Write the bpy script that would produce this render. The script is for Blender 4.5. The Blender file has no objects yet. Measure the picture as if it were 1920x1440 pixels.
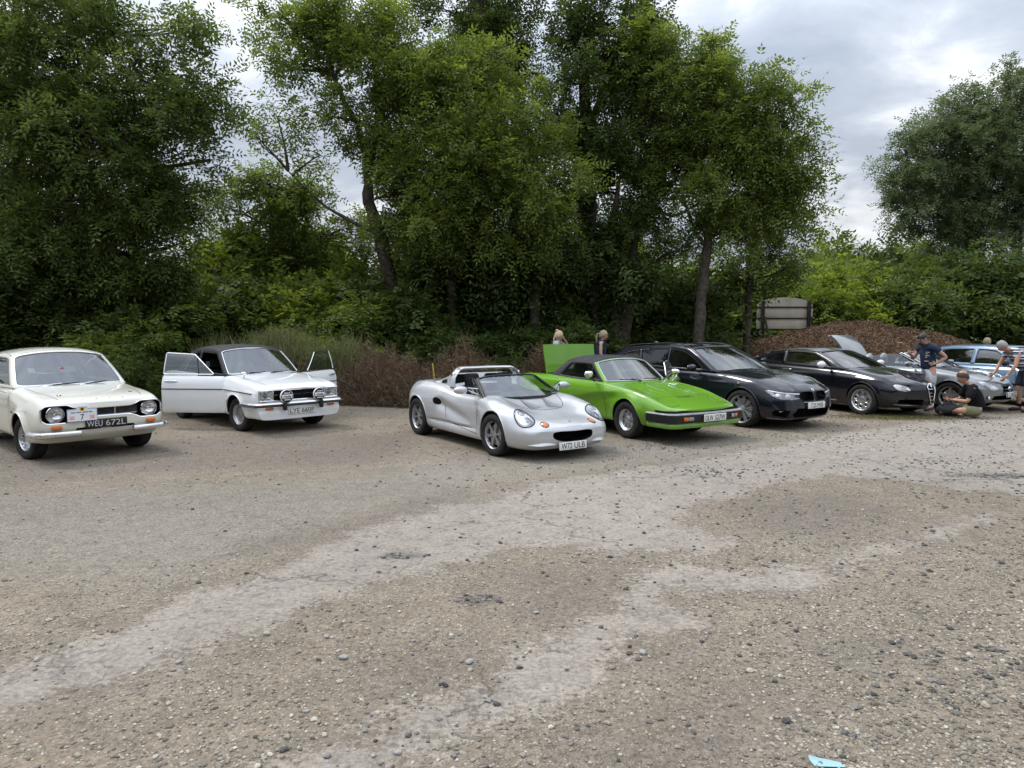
import bpy, bmesh, math, random
import numpy as np
from mathutils import Vector, Matrix, noise
from mathutils.bvhtree import BVHTree
R = math.radians
sc = bpy.context.scene
COL = sc.collection
rng = np.random.default_rng(7)
random.seed(7)
# ---------------------------------------------------------------- camera constants (metres, radians)
F_PX, PITCH, CAM_H, ROLL = 1289.4, R(4.558), 1.724, R(0.26)
def ray(px, py):
    a, b = (px-960)/F_PX, (720-py)/F_PX
    c, s = math.cos(ROLL), math.sin(ROLL)
    a, b = a*c-b*s*1.0, b*c+a*s
    return Vector((a, math.cos(PITCH)+b*math.sin(PITCH), -math.sin(PITCH)+b*math.cos(PITCH)))
def ground(px, py, z=0.0):
    d = ray(px, py); t = (z-CAM_H)/d.z
    return Vector((d.x*t, d.y*t, z))
def at(px, py, Y):
    d = ray(px, py); t = Y/d.y
    return Vector((d.x*t, Y, CAM_H+d.z*t))
# ---------------------------------------------------------------- object helpers
def tag(o, label=None, cat=None, group=None, kind=None):
    if label: o['label'] = label
    if cat: o['category'] = cat
    if group: o['group'] = group
    if kind: o['kind'] = kind
    return o
def empty(name, loc=(0, 0, 0), rz=0, parent=None, scale=1):
    o = bpy.data.objects.new(name, None); COL.objects.link(o)
    o.location = loc; o.rotation_euler = (0, 0, rz); o.empty_display_size = .2
    o.scale = (scale,)*3
    if parent: o.parent = parent
    return o
def link(name, me, parent=None):
    o = bpy.data.objects.new(name, me); COL.objects.link(o)
    if parent: o.parent = parent
    return o
def npmesh(name, V, Fq, mats, parent=None, midx=None, smooth=False, attr=None):
    """fast mesh from numpy verts and an (n,k) face array"""
    me = bpy.data.meshes.new(name)
    V = np.asarray(V, dtype=np.float32); Fq = np.asarray(Fq, dtype=np.int32)
    n, k = Fq.shape
    me.vertices.add(len(V)); me.vertices.foreach_set('co', V.ravel())
    me.loops.add(n*k); me.loops.foreach_set('vertex_index', Fq.ravel())
    me.polygons.add(n); me.polygons.foreach_set('loop_start', np.arange(0, n*k, k, dtype=np.int32))
    if midx is not None: me.polygons.foreach_set('material_index', np.asarray(midx, dtype=np.int32))
    me.update(calc_edges=True)
    me.polygons.foreach_set('use_smooth', np.full(n, smooth))
    for m in (mats if isinstance(mats, (list, tuple)) else [mats]): me.materials.append(m)
    if attr:
        for an, vals in attr.items():
            a = me.attributes.new(an, 'FLOAT', 'POINT'); a.data.foreach_set('value', np.asarray(vals, dtype=np.float32))
    return link(name, me, parent)
class MB:
    """collects shapes, then becomes ONE mesh"""
    def __init__(s): s.v = []; s.f = []; s.m = []; s.mi = 0
    def add(s, vs, fs):
        b = len(s.v); s.v += [tuple(p) for p in vs]
        for f in fs: s.f.append([b+i for i in f]); s.m.append(s.mi)
        return s
    def box(s, c, d, rot=None, bev=0.0, taper=1.0):
        hx, hy, hz = d[0]/2, d[1]/2, d[2]/2
        if bev <= 0:
            P = [(x*hx*(taper if z > 0 else 1), y*hy*(taper if z > 0 else 1), z*hz) for z in (-1, 1) for y in (-1, 1) for x in (-1, 1)]
            Fs = [(0, 2, 3, 1), (4, 5, 7, 6), (0, 1, 5, 4), (2, 6, 7, 3), (0, 4, 6, 2), (1, 3, 7, 5)]
        else:
            b = min(bev, hx*.95, hy*.95, hz*.95)
            rings = []
            for (ins, z) in ((b, -hz), (b*.3, -hz+b*.3), (0, -hz+b), (0, hz-b), (b*.3, hz-b*.3), (b, hz)):
                ring = []
                X, Y = hx-ins, hy-ins
                t = (taper if z > 0 else 1)
                for (sx, sy, a0) in ((1, 1, 0), (-1, 1, 90), (-1, -1, 180), (1, -1, 270)):
                    for k in range(3):
                        a = R(a0+45*k); rr = b*.95 if ins == 0 else b*.7
                        rr = min(rr, X, Y)
                        ring.append((t*(sx*(X-rr)+rr*math.cos(a)), t*(sy*(Y-rr)+rr*math.sin(a)), z))
                rings.append(ring)
            P = [p for r_ in rings for p in r_]; n = 12; Fs = []
            for i in range(5):
                for j in range(n): Fs.append((i*n+j, i*n+(j+1) % n, (i+1)*n+(j+1) % n, (i+1)*n+j))
            Fs.append(tuple(range(n-1, -1, -1))); Fs.append(tuple(range(5*n, 6*n)))
        if rot is not None: P = [rot @ Vector(p) for p in P]
        return s.add([(p[0]+c[0], p[1]+c[1], p[2]+c[2]) for p in P], Fs)
    def tube(s, pts, r, n=8, cap=True, flat=1.0):
        pts = [Vector(p) for p in pts]; m = len(pts)
        rs = r if isinstance(r, (list, tuple)) else [r]*m
        V = []; prev = None
        for i, p in enumerate(pts):
            t = (pts[min(i+1, m-1)]-pts[max(i-1, 0)])
            if t.length < 1e-9: t = Vector((0, 0, 1))
            t.normalize()
            if prev is None:
                a = Vector((0, 0, 1)) if abs(t.z) < .9 else Vector((1, 0, 0))
                u = t.cross(a).normalized()
            else:
                u = (prev-t*prev.dot(t))
                u = u.normalized() if u.length > 1e-6 else t.orthogonal().normalized()
            prev = u; w = t.cross(u)
            for k in range(n):
                a = 2*math.pi*k/n
                V.append(p+u*math.cos(a)*rs[i]+w*math.sin(a)*rs[i]*flat)
        Fs = [(i*n+k, i*n+(k+1) % n, (i+1)*n+(k+1) % n, (i+1)*n+k) for i in range(m-1) for k in range(n)]
        if cap: Fs += [tuple(range(n-1, -1, -1)), tuple(range((m-1)*n, m*n))]
        return s.add(V, Fs)
    def lathe(s, prof, c=(0, 0, 0), axis='y', n=32, close=False):
        """prof: (radius, offset along axis)"""
        V = []
        for (r, h) in prof:
            for k in range(n):
                a = 2*math.pi*k/n; p = (r*math.cos(a), h, r*math.sin(a))
                if axis == 'x': p = (h, r*math.cos(a), r*math.sin(a))
                if axis == 'z': p = (r*math.cos(a), r*math.sin(a), h)
                V.append((p[0]+c[0], p[1]+c[1], p[2]+c[2]))
        m = len(prof); Fs = [(i*n+k, i*n+(k+1) % n, (i+1)*n+(k+1) % n, (i+1)*n+k) for i in range(m-1) for k in range(n)]
        return s.add(V, Fs)
    def ell(s, c, r, rot=None, nu=14, nv=9, f=None):
        V = []; Fs = []
        for j in range(nv+1):
            th = math.pi*j/nv
            for i in range(nu):
                ph = 2*math.pi*i/nu
                p = Vector((math.sin(th)*math.cos(ph), math.sin(th)*math.sin(ph), math.cos(th)))
                if f: p = f(p)
                p = Vector((p.x*r[0], p.y*r[1], p.z*r[2]))
                if rot is not None: p = rot @ p
                V.append(p+Vector(c))
        for j in range(nv):
            for i in range(nu): Fs.append((j*nu+i, (j+1)*nu+i, (j+1)*nu+(i+1) % nu, j*nu+(i+1) % nu))
        return s.add(V, Fs)
    def surf(s, fn, us, vs):
        b = [[fn(u, v) for v in vs] for u in us]
        V = [p for r_ in b for p in r_]; m = len(vs)
        return s.add(V, [(i*m+j, (i+1)*m+j, (i+1)*m+j+1, i*m+j+1) for i in range(len(us)-1) for j in range(m-1)])
    def prism(s, poly, z0, z1, axis='z', cz=1):
        n = len(poly)
        def P(a, b, h):
            return {'z': (a, b, h), 'y': (a, h, b), 'x': (h, a, b)}[axis]
        V = [P(a, b, z0) for a, b in poly]+[P(a, b, z1) for a, b in poly]
        return s.add(V, [tuple(range(n-1, -1, -1)), tuple(range(n, 2*n))]+[(k, (k+1) % n, n+(k+1) % n, n+k) for k in range(n)])
    def build(s, name, mats, parent=None, smooth=True, ang=35, weld=True):
        me = bpy.data.meshes.new(name)
        me.from_pydata(s.v, [], s.f)
        for m in (mats if isinstance(mats, (list, tuple)) else [mats]): me.materials.append(m)
        me.polygons.foreach_set('material_index', s.m)
        bm = bmesh.new(); bm.from_mesh(me)
        if weld: bmesh.ops.remove_doubles(bm, verts=bm.verts, dist=1e-5)
        bmesh.ops.recalc_face_normals(bm, faces=bm.faces)
        bm.to_mesh(me); bm.free()
        if smooth:
            me.polygons.foreach_set('use_smooth', [True]*len(me.polygons))
            me.set_sharp_from_angle(angle=R(ang))
        me.update()
        return link(name, me, parent)
# ---------------------------------------------------------------- materials
def newmat(name):
    m = bpy.data.materials.new(name); m.use_nodes = True
    nt = m.node_tree; b = nt.nodes['Principled BSDF']; return m, nt, b
def N(nt, t, **kw):
    n = nt.nodes.new(t)
    for k, v in kw.items():
        if k.startswith('i_'):
            key = k[2:]; key = int(key) if key.isdigit() else key.replace('_', ' ')
            n.inputs[key].default_value = v
        else: setattr(n, k, v)
    return n
def ramp(nt, src, stops):
    r_ = nt.nodes.new('ShaderNodeValToRGB'); e = r_.color_ramp.elements
    while len(e) < len(stops): e.new(.5)
    for q, (p, c) in zip(e, stops):
        q.position = p; q.color = (c, c, c, 1) if isinstance(c, (int, float)) else (*c, 1)
    nt.links.new(src, r_.inputs[0]); return r_
def mix(nt, fac, a, b, bt='MIX'):
    m = nt.nodes.new('ShaderNodeMix'); m.data_type = 'RGBA'; m.blend_type = bt
    for i, s in ((0, fac), (6, a), (7, b)):
        if hasattr(s, 'is_linked') or hasattr(s, 'links'): nt.links.new(s, m.inputs[i])
        elif i == 0: m.inputs[0].default_value = s
        else: m.inputs[i].default_value = (*s, 1) if len(s) == 3 else s
    return m.outputs[2]
def simple(name, col, rough=.5, metal=0, var=.08, scale=6, bump=0, coat=0, spec=.5):
    m, nt, b = newmat(name)
    tc = N(nt, 'ShaderNodeTexCoord'); nz = N(nt, 'ShaderNodeTexNoise', i_Scale=scale, i_Detail=4.)
    nt.links.new(tc.outputs['Object'], nz.inputs['Vector'])
    lo = tuple(c*(1-var) for c in col); hi = tuple(min(1, c*(1+var)) for c in col)
    rp = ramp(nt, nz.outputs['Fac'], [(.3, lo), (.7, hi)])
    nt.links.new(rp.outputs[0], b.inputs['Base Color'])
    b.inputs['Roughness'].default_value = rough; b.inputs['Metallic'].default_value = metal
    b.inputs['Specular IOR Level'].default_value = spec
    if coat:
        b.inputs['Coat Weight'].default_value = coat; b.inputs['Coat Roughness'].default_value = .04
    if bump:
        bp = N(nt, 'ShaderNodeBump', i_Strength=bump, i_Distance=.01)
        nt.links.new(nz.outputs['Fac'], bp.inputs['Height']); nt.links.new(bp.outputs[0], b.inputs['Normal'])
    return m
def paint(name, col, metal=0.0, rough=.35, dust=.04, dirt=(.25, .22, .18), orange=.0):
    m, nt, b = newmat(name)
    tc = N(nt, 'ShaderNodeTexCoord')
    nz = N(nt, 'ShaderNodeTexNoise', i_Scale=3., i_Detail=6., i_Roughness=.65)
    nt.links.new(tc.outputs['Object'], nz.inputs['Vector'])
    sx = N(nt, 'ShaderNodeSeparateXYZ'); nt.links.new(tc.outputs['Object'], sx.inputs[0])
    low = N(nt, 'ShaderNodeMapRange', i_1=.62, i_2=.22, i_3=0., i_4=1.); nt.links.new(sx.outputs['Z'], low.inputs[0])
    rp = ramp(nt, nz.outputs['Fac'], [(.35, 0.15), (.75, 1.)])
    mm = N(nt, 'ShaderNodeMath', operation='MULTIPLY'); nt.links.new(low.outputs[0], mm.inputs[0]); nt.links.new(rp.outputs[0], mm.inputs[1])
    m2 = N(nt, 'ShaderNodeMath', operation='MULTIPLY_ADD', i_1=dust*5, i_2=0.); nt.links.new(mm.outputs[0], m2.inputs[0])
    m3 = N(nt, 'ShaderNodeMath', operation='MULTIPLY_ADD', i_1=dust); nt.links.new(rp.outputs[0], m3.inputs[0]); nt.links.new(m2.outputs[0], m3.inputs[2])
    c = mix(nt, m3.outputs[0], col, dirt); nt.links.new(c, b.inputs['Base Color'])
    b.inputs['Metallic'].default_value = metal; b.inputs['Roughness'].default_value = rough
    b.inputs['Coat Weight'].default_value = 1.0; b.inputs['Specular IOR Level'].default_value = .15 if not metal else .5
    cr = N(nt, 'ShaderNodeMath', operation='MULTIPLY_ADD', i_1=.8, i_2=.03); nt.links.new(m3.outputs[0], cr.inputs[0])
    nt.links.new(cr.outputs[0], b.inputs['Coat Roughness'])
    if metal:
        vf = N(nt, 'ShaderNodeTexNoise', i_Scale=900., i_Detail=0.)
        nt.links.new(tc.outputs['Object'], vf.inputs['Vector'])
        bp = N(nt, 'ShaderNodeBump', i_Strength=.06, i_Distance=.001); nt.links.new(vf.outputs['Fac'], bp.inputs['Height'])
        nt.links.new(bp.outputs[0], b.inputs['Normal'])
    return m
def glassmat(name, tint=(.55, .6, .58), ior=1.7, rough=0.0):
    m = bpy.data.materials.new(name); m.use_nodes = True; nt = m.node_tree; nt.nodes.clear()
    out = N(nt, 'ShaderNodeOutputMaterial'); tr = N(nt, 'ShaderNodeBsdfTransparent'); tr.inputs[0].default_value = (*tint, 1)
    gl = N(nt, 'ShaderNodeBsdfGlossy'); gl.inputs['Roughness'].default_value = rough
    gl.inputs[0].default_value = (.95, .97, 1, 1)
    fr = N(nt, 'ShaderNodeFresnel', i_IOR=ior); mx = N(nt, 'ShaderNodeMixShader')
    # faint smears and dust on the pane
    tc = N(nt, 'ShaderNodeTexCoord'); nz = N(nt, 'ShaderNodeTexNoise', i_Scale=2.5, i_Detail=5.); nt.links.new(tc.outputs['Object'], nz.inputs['Vector'])
    df = N(nt, 'ShaderNodeBsdfDiffuse'); df.inputs[0].default_value = (.55, .55, .53, 1)
    rp = ramp(nt, nz.outputs['Fac'], [(.4, .004), (.8, .02)])
    nt.links.new(fr.outputs[0], mx.inputs[0]); nt.links.new(tr.outputs[0], mx.inputs[1]); nt.links.new(gl.outputs[0], mx.inputs[2])
    m2 = N(nt, 'ShaderNodeMixShader'); nt.links.new(rp.outputs[0], m2.inputs[0]); nt.links.new(mx.outputs[0], m2.inputs[1]); nt.links.new(df.outputs[0], m2.inputs[2])
    nt.links.new(m2.outputs[0], out.inputs[0]); return m
M = {}
M['glass'] = glassmat('window_glass', (.55, .62, .60), 2.25)
M['darkglass'] = glassmat('tinted_glass', (.16, .18, .18), 1.6)
M['lensglass'] = glassmat('lens_glass', (.93, .93, .93), 1.28)
M['chrome'] = simple('chrome', (.78, .79, .8), .12, 1, .04)
M['alu'] = simple('cast_alloy', (.55, .56, .57), .3, .85, .08, 20)
M['alud'] = simple('alloy_grey', (.40, .40, .41), .38, .8, .08, 20)
M['rubber'] = simple('tyre_rubber', (.026, .025, .024), .85, 0, .35, 14, .15, spec=.2)
M['blackp'] = simple('black_plastic', (.016, .016, .017), .45, 0, .15, 10, spec=.35)
M['matt'] = simple('underbody_black', (.008, .008, .008), .9, 0, .3, 8, spec=.1)
M['seat'] = simple('seat_cloth', (.022, .022, .024), .9, 0, .3, 30, .2, spec=.1)
M['seatgrey'] = simple('seat_grey_cloth', (.10, .11, .12), .9, 0, .2, 30, .2, spec=.1)
M['dash'] = simple('dashboard_vinyl', (.03, .03, .032), .6, 0, .2, 12, spec=.3)
M['vinyl'] = simple('roof_vinyl', (.028, .029, .033), .62, 0, .15, 60, .35, spec=.4)
M['amber'] = simple('amber_lens', (.62, .15, .01), .15, 0, .1, 30, coat=.8)
M['red'] = simple('red_lens', (.35, .01, .01), .15, 0, .1, 30, coat=.8)
M['lamp'] = simple('lamp_reflector', (.78, .8, .82), .16, .75, .3, 25)
M['lampdark'] = simple('lamp_dark_bowl', (.38, .39, .40), .25, .6, .5, 30)
M['platew'] = simple('plate_white', (.72, .72, .69), .4, 0, .05, 5)
M['plateb'] = simple('plate_black', (.012, .012, .013), .35, 0, .1, 5)
M['ink'] = simple('black_ink', (.01, .01, .01), .5, 0, .05)
M['silverink'] = simple('silver_letter', (.6, .6, .6), .35, .4, .05)
M['white'] = simple('white_plastic', (.8, .8, .8), .4, 0, .04)
M['blueband'] = simple('blue_band', (.02, .08, .45), .4, 0, .05)
M['redink'] = simple('red_ink', (.55, .04, .06), .5, 0, .05)
M['yellow'] = simple('yellow_disc', (.75, .45, .03), .5, 0, .05)
M['skin'] = simple('skin', (.50, .27, .19), .5, 0, .1, 12)
# ---------------------------------------------------------------- curves
def pchip(xs, ys):
    xs = np.asarray(xs, float); ys = np.asarray(ys, float)
    h = np.diff(xs); d = np.diff(ys)/h; n = len(xs); m = np.zeros(n)
    if n == 2: m[:] = d[0]
    else:
        for i in range(1, n-1):
            if d[i-1]*d[i] > 0:
                w1, w2 = 2*h[i]+h[i-1], h[i]+2*h[i-1]
                m[i] = (w1+w2)/(w1/d[i-1]+w2/d[i])
        m[0], m[-1] = d[0], d[-1]
    def f(x):
        x = np.clip(x, xs[0], xs[-1]); i = np.clip(np.searchsorted(xs, x)-1, 0, n-2)
        t = (x-xs[i])/h[i]
        return ((1+2*t)*(1-t)**2*ys[i]+t*(1-t)**2*h[i]*m[i]+t*t*(3-2*t)*ys[i+1]+t*t*(t-1)*h[i]*m[i+1])
    return f
def rounded(P, rad, closed=False, nseg=4, nc=6):
    """polyline with bezier-rounded corners; same sample count for the same control count"""
    P = [Vector(p) for p in P]; n = len(P); out = []
    rad = rad if isinstance(rad, (list, tuple)) else [rad]*n
    idx = range(n) if closed else range(n)
    def corner(i):
        if not closed and (i == 0 or i == n-1): return P[i], P[i], P[i]
        a, b, c = P[i-1], P[i], P[(i+1) % n]
        return b+(a-b)*(rad[i]/2), b, b+(c-b)*(rad[i]/2)
    marks = []
    for i in idx:
        A, B, C_ = corner(i)
        if not closed and i in (0, n-1):
            marks.append(len(out)); out.append(B)
        else:
            for k in range(nc+1):
                t = k/nc
                if k == nc//2: marks.append(len(out))
                out.append(A*(1-t)**2+B*2*t*(1-t)+C_*t*t)
        if closed or i < n-1:
            j = (i+1) % n; A2, B2, C2 = corner(j)
            for k in range(1, nseg): out.append(C_+(A2-C_)*(k/nseg))
    return out, marks
def fillfn(mb, fn, outline, rings=4):
    """concentric fill of a 2D outline evaluated through fn(a, b, w); w goes 0 at the rim to 1 in the middle"""
    n = len(outline); cx = sum(p[0] for p in outline)/n; cy = sum(p[1] for p in outline)/n
    V = []; Fs = []
    for k in range(rings):
        s = 1-k/rings
        for p in outline: V.append(fn(cx+(p[0]-cx)*s, cy+(p[1]-cy)*s, 1-s*s))
    V.append(fn(cx, cy, 1.0)); c = len(V)-1
    for k in range(rings-1):
        for i in range(n): Fs.append((k*n+i, k*n+(i+1) % n, (k+1)*n+(i+1) % n, (k+1)*n+i))
    for i in range(n): Fs.append(((rings-1)*n+i, (rings-1)*n+(i+1) % n, c))
    mb.add(V, Fs)
def ringfn(mb, fn, outer, inner, steps=3):
    n = len(outer); V = []
    for k in range(steps+1):
        t = k/steps
        for a, b in zip(outer, inner): V.append(fn(a[0]*(1-t)+b[0]*t, a[1]*(1-t)+b[1]*t))
    mb.add(V, [(k*n+i, k*n+(i+1) % n, (k+1)*n+(i+1) % n, (k+1)*n+i) for k in range(steps) for i in range(n)])
def circ(cx, cy, rx, ry=None, n=24, rot=0, pw=2.0):
    ry = ry or rx; o = []
    for k in range(n):
        a = 2*math.pi*k/n; c, s = math.cos(a), math.sin(a)
        x = math.copysign(abs(c)**(2/pw), c)*rx; y = math.copysign(abs(s)**(2/pw), s)*ry
        o.append((cx+x*math.cos(rot)-y*math.sin(rot), cy+x*math.sin(rot)+y*math.cos(rot)))
    return o
def text(name, s, mat, parent, M4, size=.1, width=None, ext=.001, height=None, shear=0, bold=0):
    cu = bpy.data.curves.new(name, 'FONT'); cu.body = s; cu.size = size; cu.align_x = 'CENTER'; cu.align_y = 'CENTER'
    cu.extrude = ext; cu.shear = shear; cu.offset = bold; cu.resolution_u = 3
    o = bpy.data.objects.new(name, cu); COL.objects.link(o)
    dg = bpy.context.evaluated_depsgraph_get(); me = bpy.data.meshes.new_from_object(o.evaluated_get(dg))
    bpy.data.objects.remove(o); bpy.data.curves.remove(cu)
    co = np.empty(len(me.vertices)*3, dtype=np.float32); me.vertices.foreach_get('co', co); co = co.reshape(-1, 3)
    mn, mx = co.min(0), co.max(0)
    co[:, 0] -= (mn[0]+mx[0])/2; co[:, 1] -= (mn[1]+mx[1])/2
    if width: co[:, 0] *= width/(mx[0]-mn[0])
    if height: co[:, 1] *= height/(mx[1]-mn[1])
    me.vertices.foreach_set('co', co.ravel()); me.materials.clear(); me.materials.append(mat); me.update()
    t = link(name, me, parent); t.matrix_local = M4
    return t
# ================================================================ car construction kit
# car space: x forward from the front axle, y to the car's left, z up, metres
class Car:
    def __init__(s, name, loc, yaw, scale, label, group, mats):
        s.root = empty(name, loc, yaw, scale=scale); tag(s.root, label, 'car', group)
        s.m = mats; s.loc = loc
    def P(s, name, parent=None, **kw): return dict(name=name, parent=parent or s.root, **kw)
    def body(s, rows, rad, bow_f=0.0, bow_r=0.0, cuts=(), deform=None, xs_extra=0, dxf=None, dxr=None, NX=110, nose_cols=15, bowpow=2.0):
        """rows: x, zb,yb, yl,zl, ym,zm, yu,zu, ye,ze, yh,zh, yc,zc, zt"""
        rows = sorted(rows, key=lambda r_: r_[0]); xs = [r_[0] for r_ in rows]
        keys = np.array([[0, r_[1], r_[2], r_[1]]+list(r_[3:15])+[0, r_[15]] for r_ in rows], float).reshape(len(rows), 9, 2)
        fns = [[pchip(xs, keys[:, i, k]) for k in (0, 1)] for i in range(9)]
        # dense stations, denser near both ends
        t = np.linspace(0, 1, NX); tt = .5-.5*np.cos(math.pi*t); tt = .55*t+.45*tt
        X = xs[0]+(xs[-1]-xs[0])*tt
        secs = []
        L = xs[-1]-xs[0]
        for x in X:
            pts = [(float(fns[i][0](x)), float(fns[i][1](x))) for i in range(9)]
            out, _ = rounded([(a, b, 0) for a, b in pts], rad, nseg=3, nc=5)
            secs.append([(p.x, p.y) for p in out])
        K = len(secs[0]); V = []
        dxf_f = None
        if dxf: dxf_f = lambda z: np.interp(z, [a for a, _ in dxf], [b for _, b in dxf])
        dxr_f = None
        if dxr: dxr_f = lambda z: np.interp(z, [a for a, _ in dxr], [b for _, b in dxr])
        def place(x, y, z, v, ym):
            # rake and plan bow fade in towards the ends
            wf = max(0, (x-(xs[-1]-.5))/.5)**2; wr = max(0, ((xs[0]+.5)-x)/.5)**2
            q = 1-min(1, abs(y)/max(.01, ym))**bowpow
            x2 = x+wf*(bow_f*q+(dxf_f(z) if dxf_f else 0))-wr*(bow_r*q+(dxr_f(z) if dxr_f else 0))
            p = (x2, y, z)
            return deform(*p) if deform else p
        mb = MB(); grid = []
        for x, sec in zip(X, secs):
            ymx = max(a for a, _ in sec)
            ring = [place(x, y, z, 0, ymx) for y, z in sec]+[place(x, -y, z, 0, ymx) for y, z in reversed(sec)]
            grid.append(ring)
        n = 2*K
        V = [p for g_ in grid for p in g_]
        Fs = [(i*n+j, i*n+(j+1) % n, (i+1)*n+(j+1) % n, (i+1)*n+j) for i in range(NX-1) for j in range(n)]
        mb.add(V, Fs)
        for x, sec in ((X[0], secs[0]), (X[-1], secs[-1])):
            ymx = max(a for a, _ in sec)
            ring2 = list(sec)+[(-y, z) for y, z in reversed(sec)]
            zc_ = (sec[0][1]+sec[-1][1])/2; nr = 9; cv = []
            for k in range(nr):
                sc_ = 1-k/nr
                cv += [place(x, y*sc_, zc_+(z-zc_)*sc_, 0, ymx) for y, z in ring2]
            cv.append(place(x, 0, zc_, 0, ymx)); n2 = len(ring2)
            mb.add(cv, [(k*n2+j, k*n2+(j+1) % n2, (k+1)*n2+(j+1) % n2, (k+1)*n2+j) for k in range(nr-1) for j in range(n2)]+[((nr-1)*n2+j, (nr-1)*n2+(j+1) % n2, nr*n2) for j in range(n2)])
        me_o = mb.build('body', s.m['body'], s.root, weld=True)
        me_o.data.materials.append(M['matt'])
        for c in s.m.get('extra', []): me_o.data.materials.append(c)
        s.bodyo = me_o
        s.cut(cuts)
        return me_o
    def cut(s, cuts):
        me_o = s.bodyo
        # one cutter for arches, cabin and openings
        for cut in cuts:
            cb = MB(); cb.mi = cut.get('mi', 1)
            k = cut['t']
            if k == 'arch':
                for sy in (-1, 1):
                    q = [(cut['r']*math.cos(2*math.pi*j/48), cut['r']*math.sin(2*math.pi*j/48)*cut.get('ez', 1)) for j in range(48)]
                    cb.prism([(cut['x']+a, cut['z']+b_) for a, b_ in q], sy*cut['y0'], sy*1.3, axis='y')
            elif k == 'plan': cb.prism(cut['poly'], cut['z0'], cut['z1'], axis='z')
            elif k == 'side': cb.prism(cut['poly'], cut['y0'], cut['y1'], axis='y')
            elif k == 'front': cb.prism(cut['poly'], cut['x0'], cut['x1'], axis='x')
            o = cb.build('cutter', [s.m['body'], M['matt']], s.root, smooth=False)
            md = me_o.modifiers.new('b', 'BOOLEAN'); md.object = o; md.operation = 'DIFFERENCE'; md.solver = 'EXACT'
            bpy.context.view_layer.update(); dg = bpy.context.evaluated_depsgraph_get()
            nm = bpy.data.meshes.new_from_object(me_o.evaluated_get(dg))
            me_o.modifiers.clear(); old = me_o.data; me_o.data = nm; bpy.data.meshes.remove(old)
            bpy.data.objects.remove(o)
        nm = me_o.data; nm.name = 'body'
        nm.polygons.foreach_set('use_smooth', [True]*len(nm.polygons)); nm.set_sharp_from_angle(angle=R(s.m.get('ang', 32))); nm.update()
        s.bvh = BVHTree.FromPolygons([v.co[:] for v in nm.vertices], [p.vertices[:] for p in nm.polygons])
    # projection of 2-D points on the body: 'R'/'L' sides (x,z), 'T' top (x,y), 'F' front (y,z), 'B' back (y,z)
    def hit(s, ax, a, b):
        if ax == 'R': o, d = Vector((a, -3, b)), Vector((0, 1, 0))
        elif ax == 'L': o, d = Vector((a, 3, b)), Vector((0, -1, 0))
        elif ax == 'T': o, d = Vector((a, b, 3)), Vector((0, 0, -1))
        elif ax == 'F': o, d = Vector((3, a, b)), Vector((-1, 0, 0))
        elif ax == 'B': o, d = Vector((-8, a, b)), Vector((1, 0, 0))
        else:   # ax is a heading in degrees: 0 = from the front, negative = from the right
            c_, s_ = math.cos(R(ax)), math.sin(R(ax)); o, d = Vector((c_*3-s_*a, s_*3+c_*a, b)), Vector((-c_, -s_, 0))
        h = s.bvh.ray_cast(o, d)
        if h[0] is None:
            h2 = s.bvh.find_nearest(o+d*3.0)
            return h2[0], -d
        n = h[1]
        return h[0], (n if n.dot(d) < 0 else -n)
    def ribbon(s, mb, ax, pts, w=.007, off=.0015, dens=.04, flat=True):
        P = []
        for (p, q) in zip(pts[:-1], pts[1:]):
            L = math.hypot(q[0]-p[0], q[1]-p[1]); k = max(1, int(L/dens))
            P += [(p[0]+(q[0]-p[0])*i/k, p[1]+(q[1]-p[1])*i/k) for i in range(k)]
        P.append(pts[-1])
        H = [s.hit(ax, *p) for p in P]; V = []
        for i, (h, n) in enumerate(H):
            t = H[min(i+1, len(H)-1)][0]-H[max(i-1, 0)][0]
            c = t.cross(n)
            c = c.normalized() if c.length > 1e-8 else Vector((0, 0, 1))
            h = h+n*off
            V += [h-c*w/2, h+c*w/2] if flat else [h-c*w/2-n*off*1.2, h-c*w/2+n*off*.0, h+c*w/2+n*off*.0, h+c*w/2-n*off*1.2]
        m_ = 2 if flat else 4
        mb.add(V, [(m_*i+j, m_*i+j+1, m_*i+m_+j+1, m_*i+m_+j) for i in range(len(H)-1) for j in range(m_-1)])
    def patch(s, mb, ax, outline, off=.003, dome=0.0, rings=4, skirt=.012, cen=None):
        def fn(a, b, w):
            h, n = s.hit(ax, a, b); return h+n*(off+dome*w)
        fillfn(mb, fn, outline, rings)
        if skirt:
            top = [fn(a, b, 0) for a, b in outline]; bot = []
            for a, b in outline:
                h, n = s.hit(ax, a, b); bot.append(h-n*skirt)
            m_ = len(top); mb.add(top+bot, [(i, (i+1) % m_, m_+(i+1) % m_, m_+i) for i in range(m_)])
    def rim(s, mb, ax, outline, r=.006, off=.004, n=6):
        pts = []
        for a, b in outline:
            h, nn = s.hit(ax, a, b); pts.append(h+nn*off)
        pts.append(pts[0]); pts.append(pts[1])
        mb.tube(pts, r, n=n, cap=False)
    def archlip(s, x, z, r, rt=.012, a0=0, a1=180, mat=None, out=.004, name='wheel_arch', rise=1.0):
        for sd, sy in (('R', -1), ('L', 1)):
            pts = []
            for k in range(25):
                a = R(a0+(a1-a0)*k/24)
                xx, zz = x+(r+rt*.5)*math.cos(a), z+(r+rt*.5)*math.sin(a)*rise
                h, n = s.hit(sd, xx, zz)
                y = h.y
                pts.append(Vector((x+r*math.cos(a), y+sy*out, z+r*math.sin(a)*rise)))
            # steady any outlier of the projection
            for _ in range(2):
                ys = [p.y for p in pts]
                for i in range(1, 24): pts[i].y = sorted(ys[i-1:i+2])[1]
            mb = MB(); mb.tube(pts, rt, n=8)
            mb.build(name, mat or s.m['body'], s.root)
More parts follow.
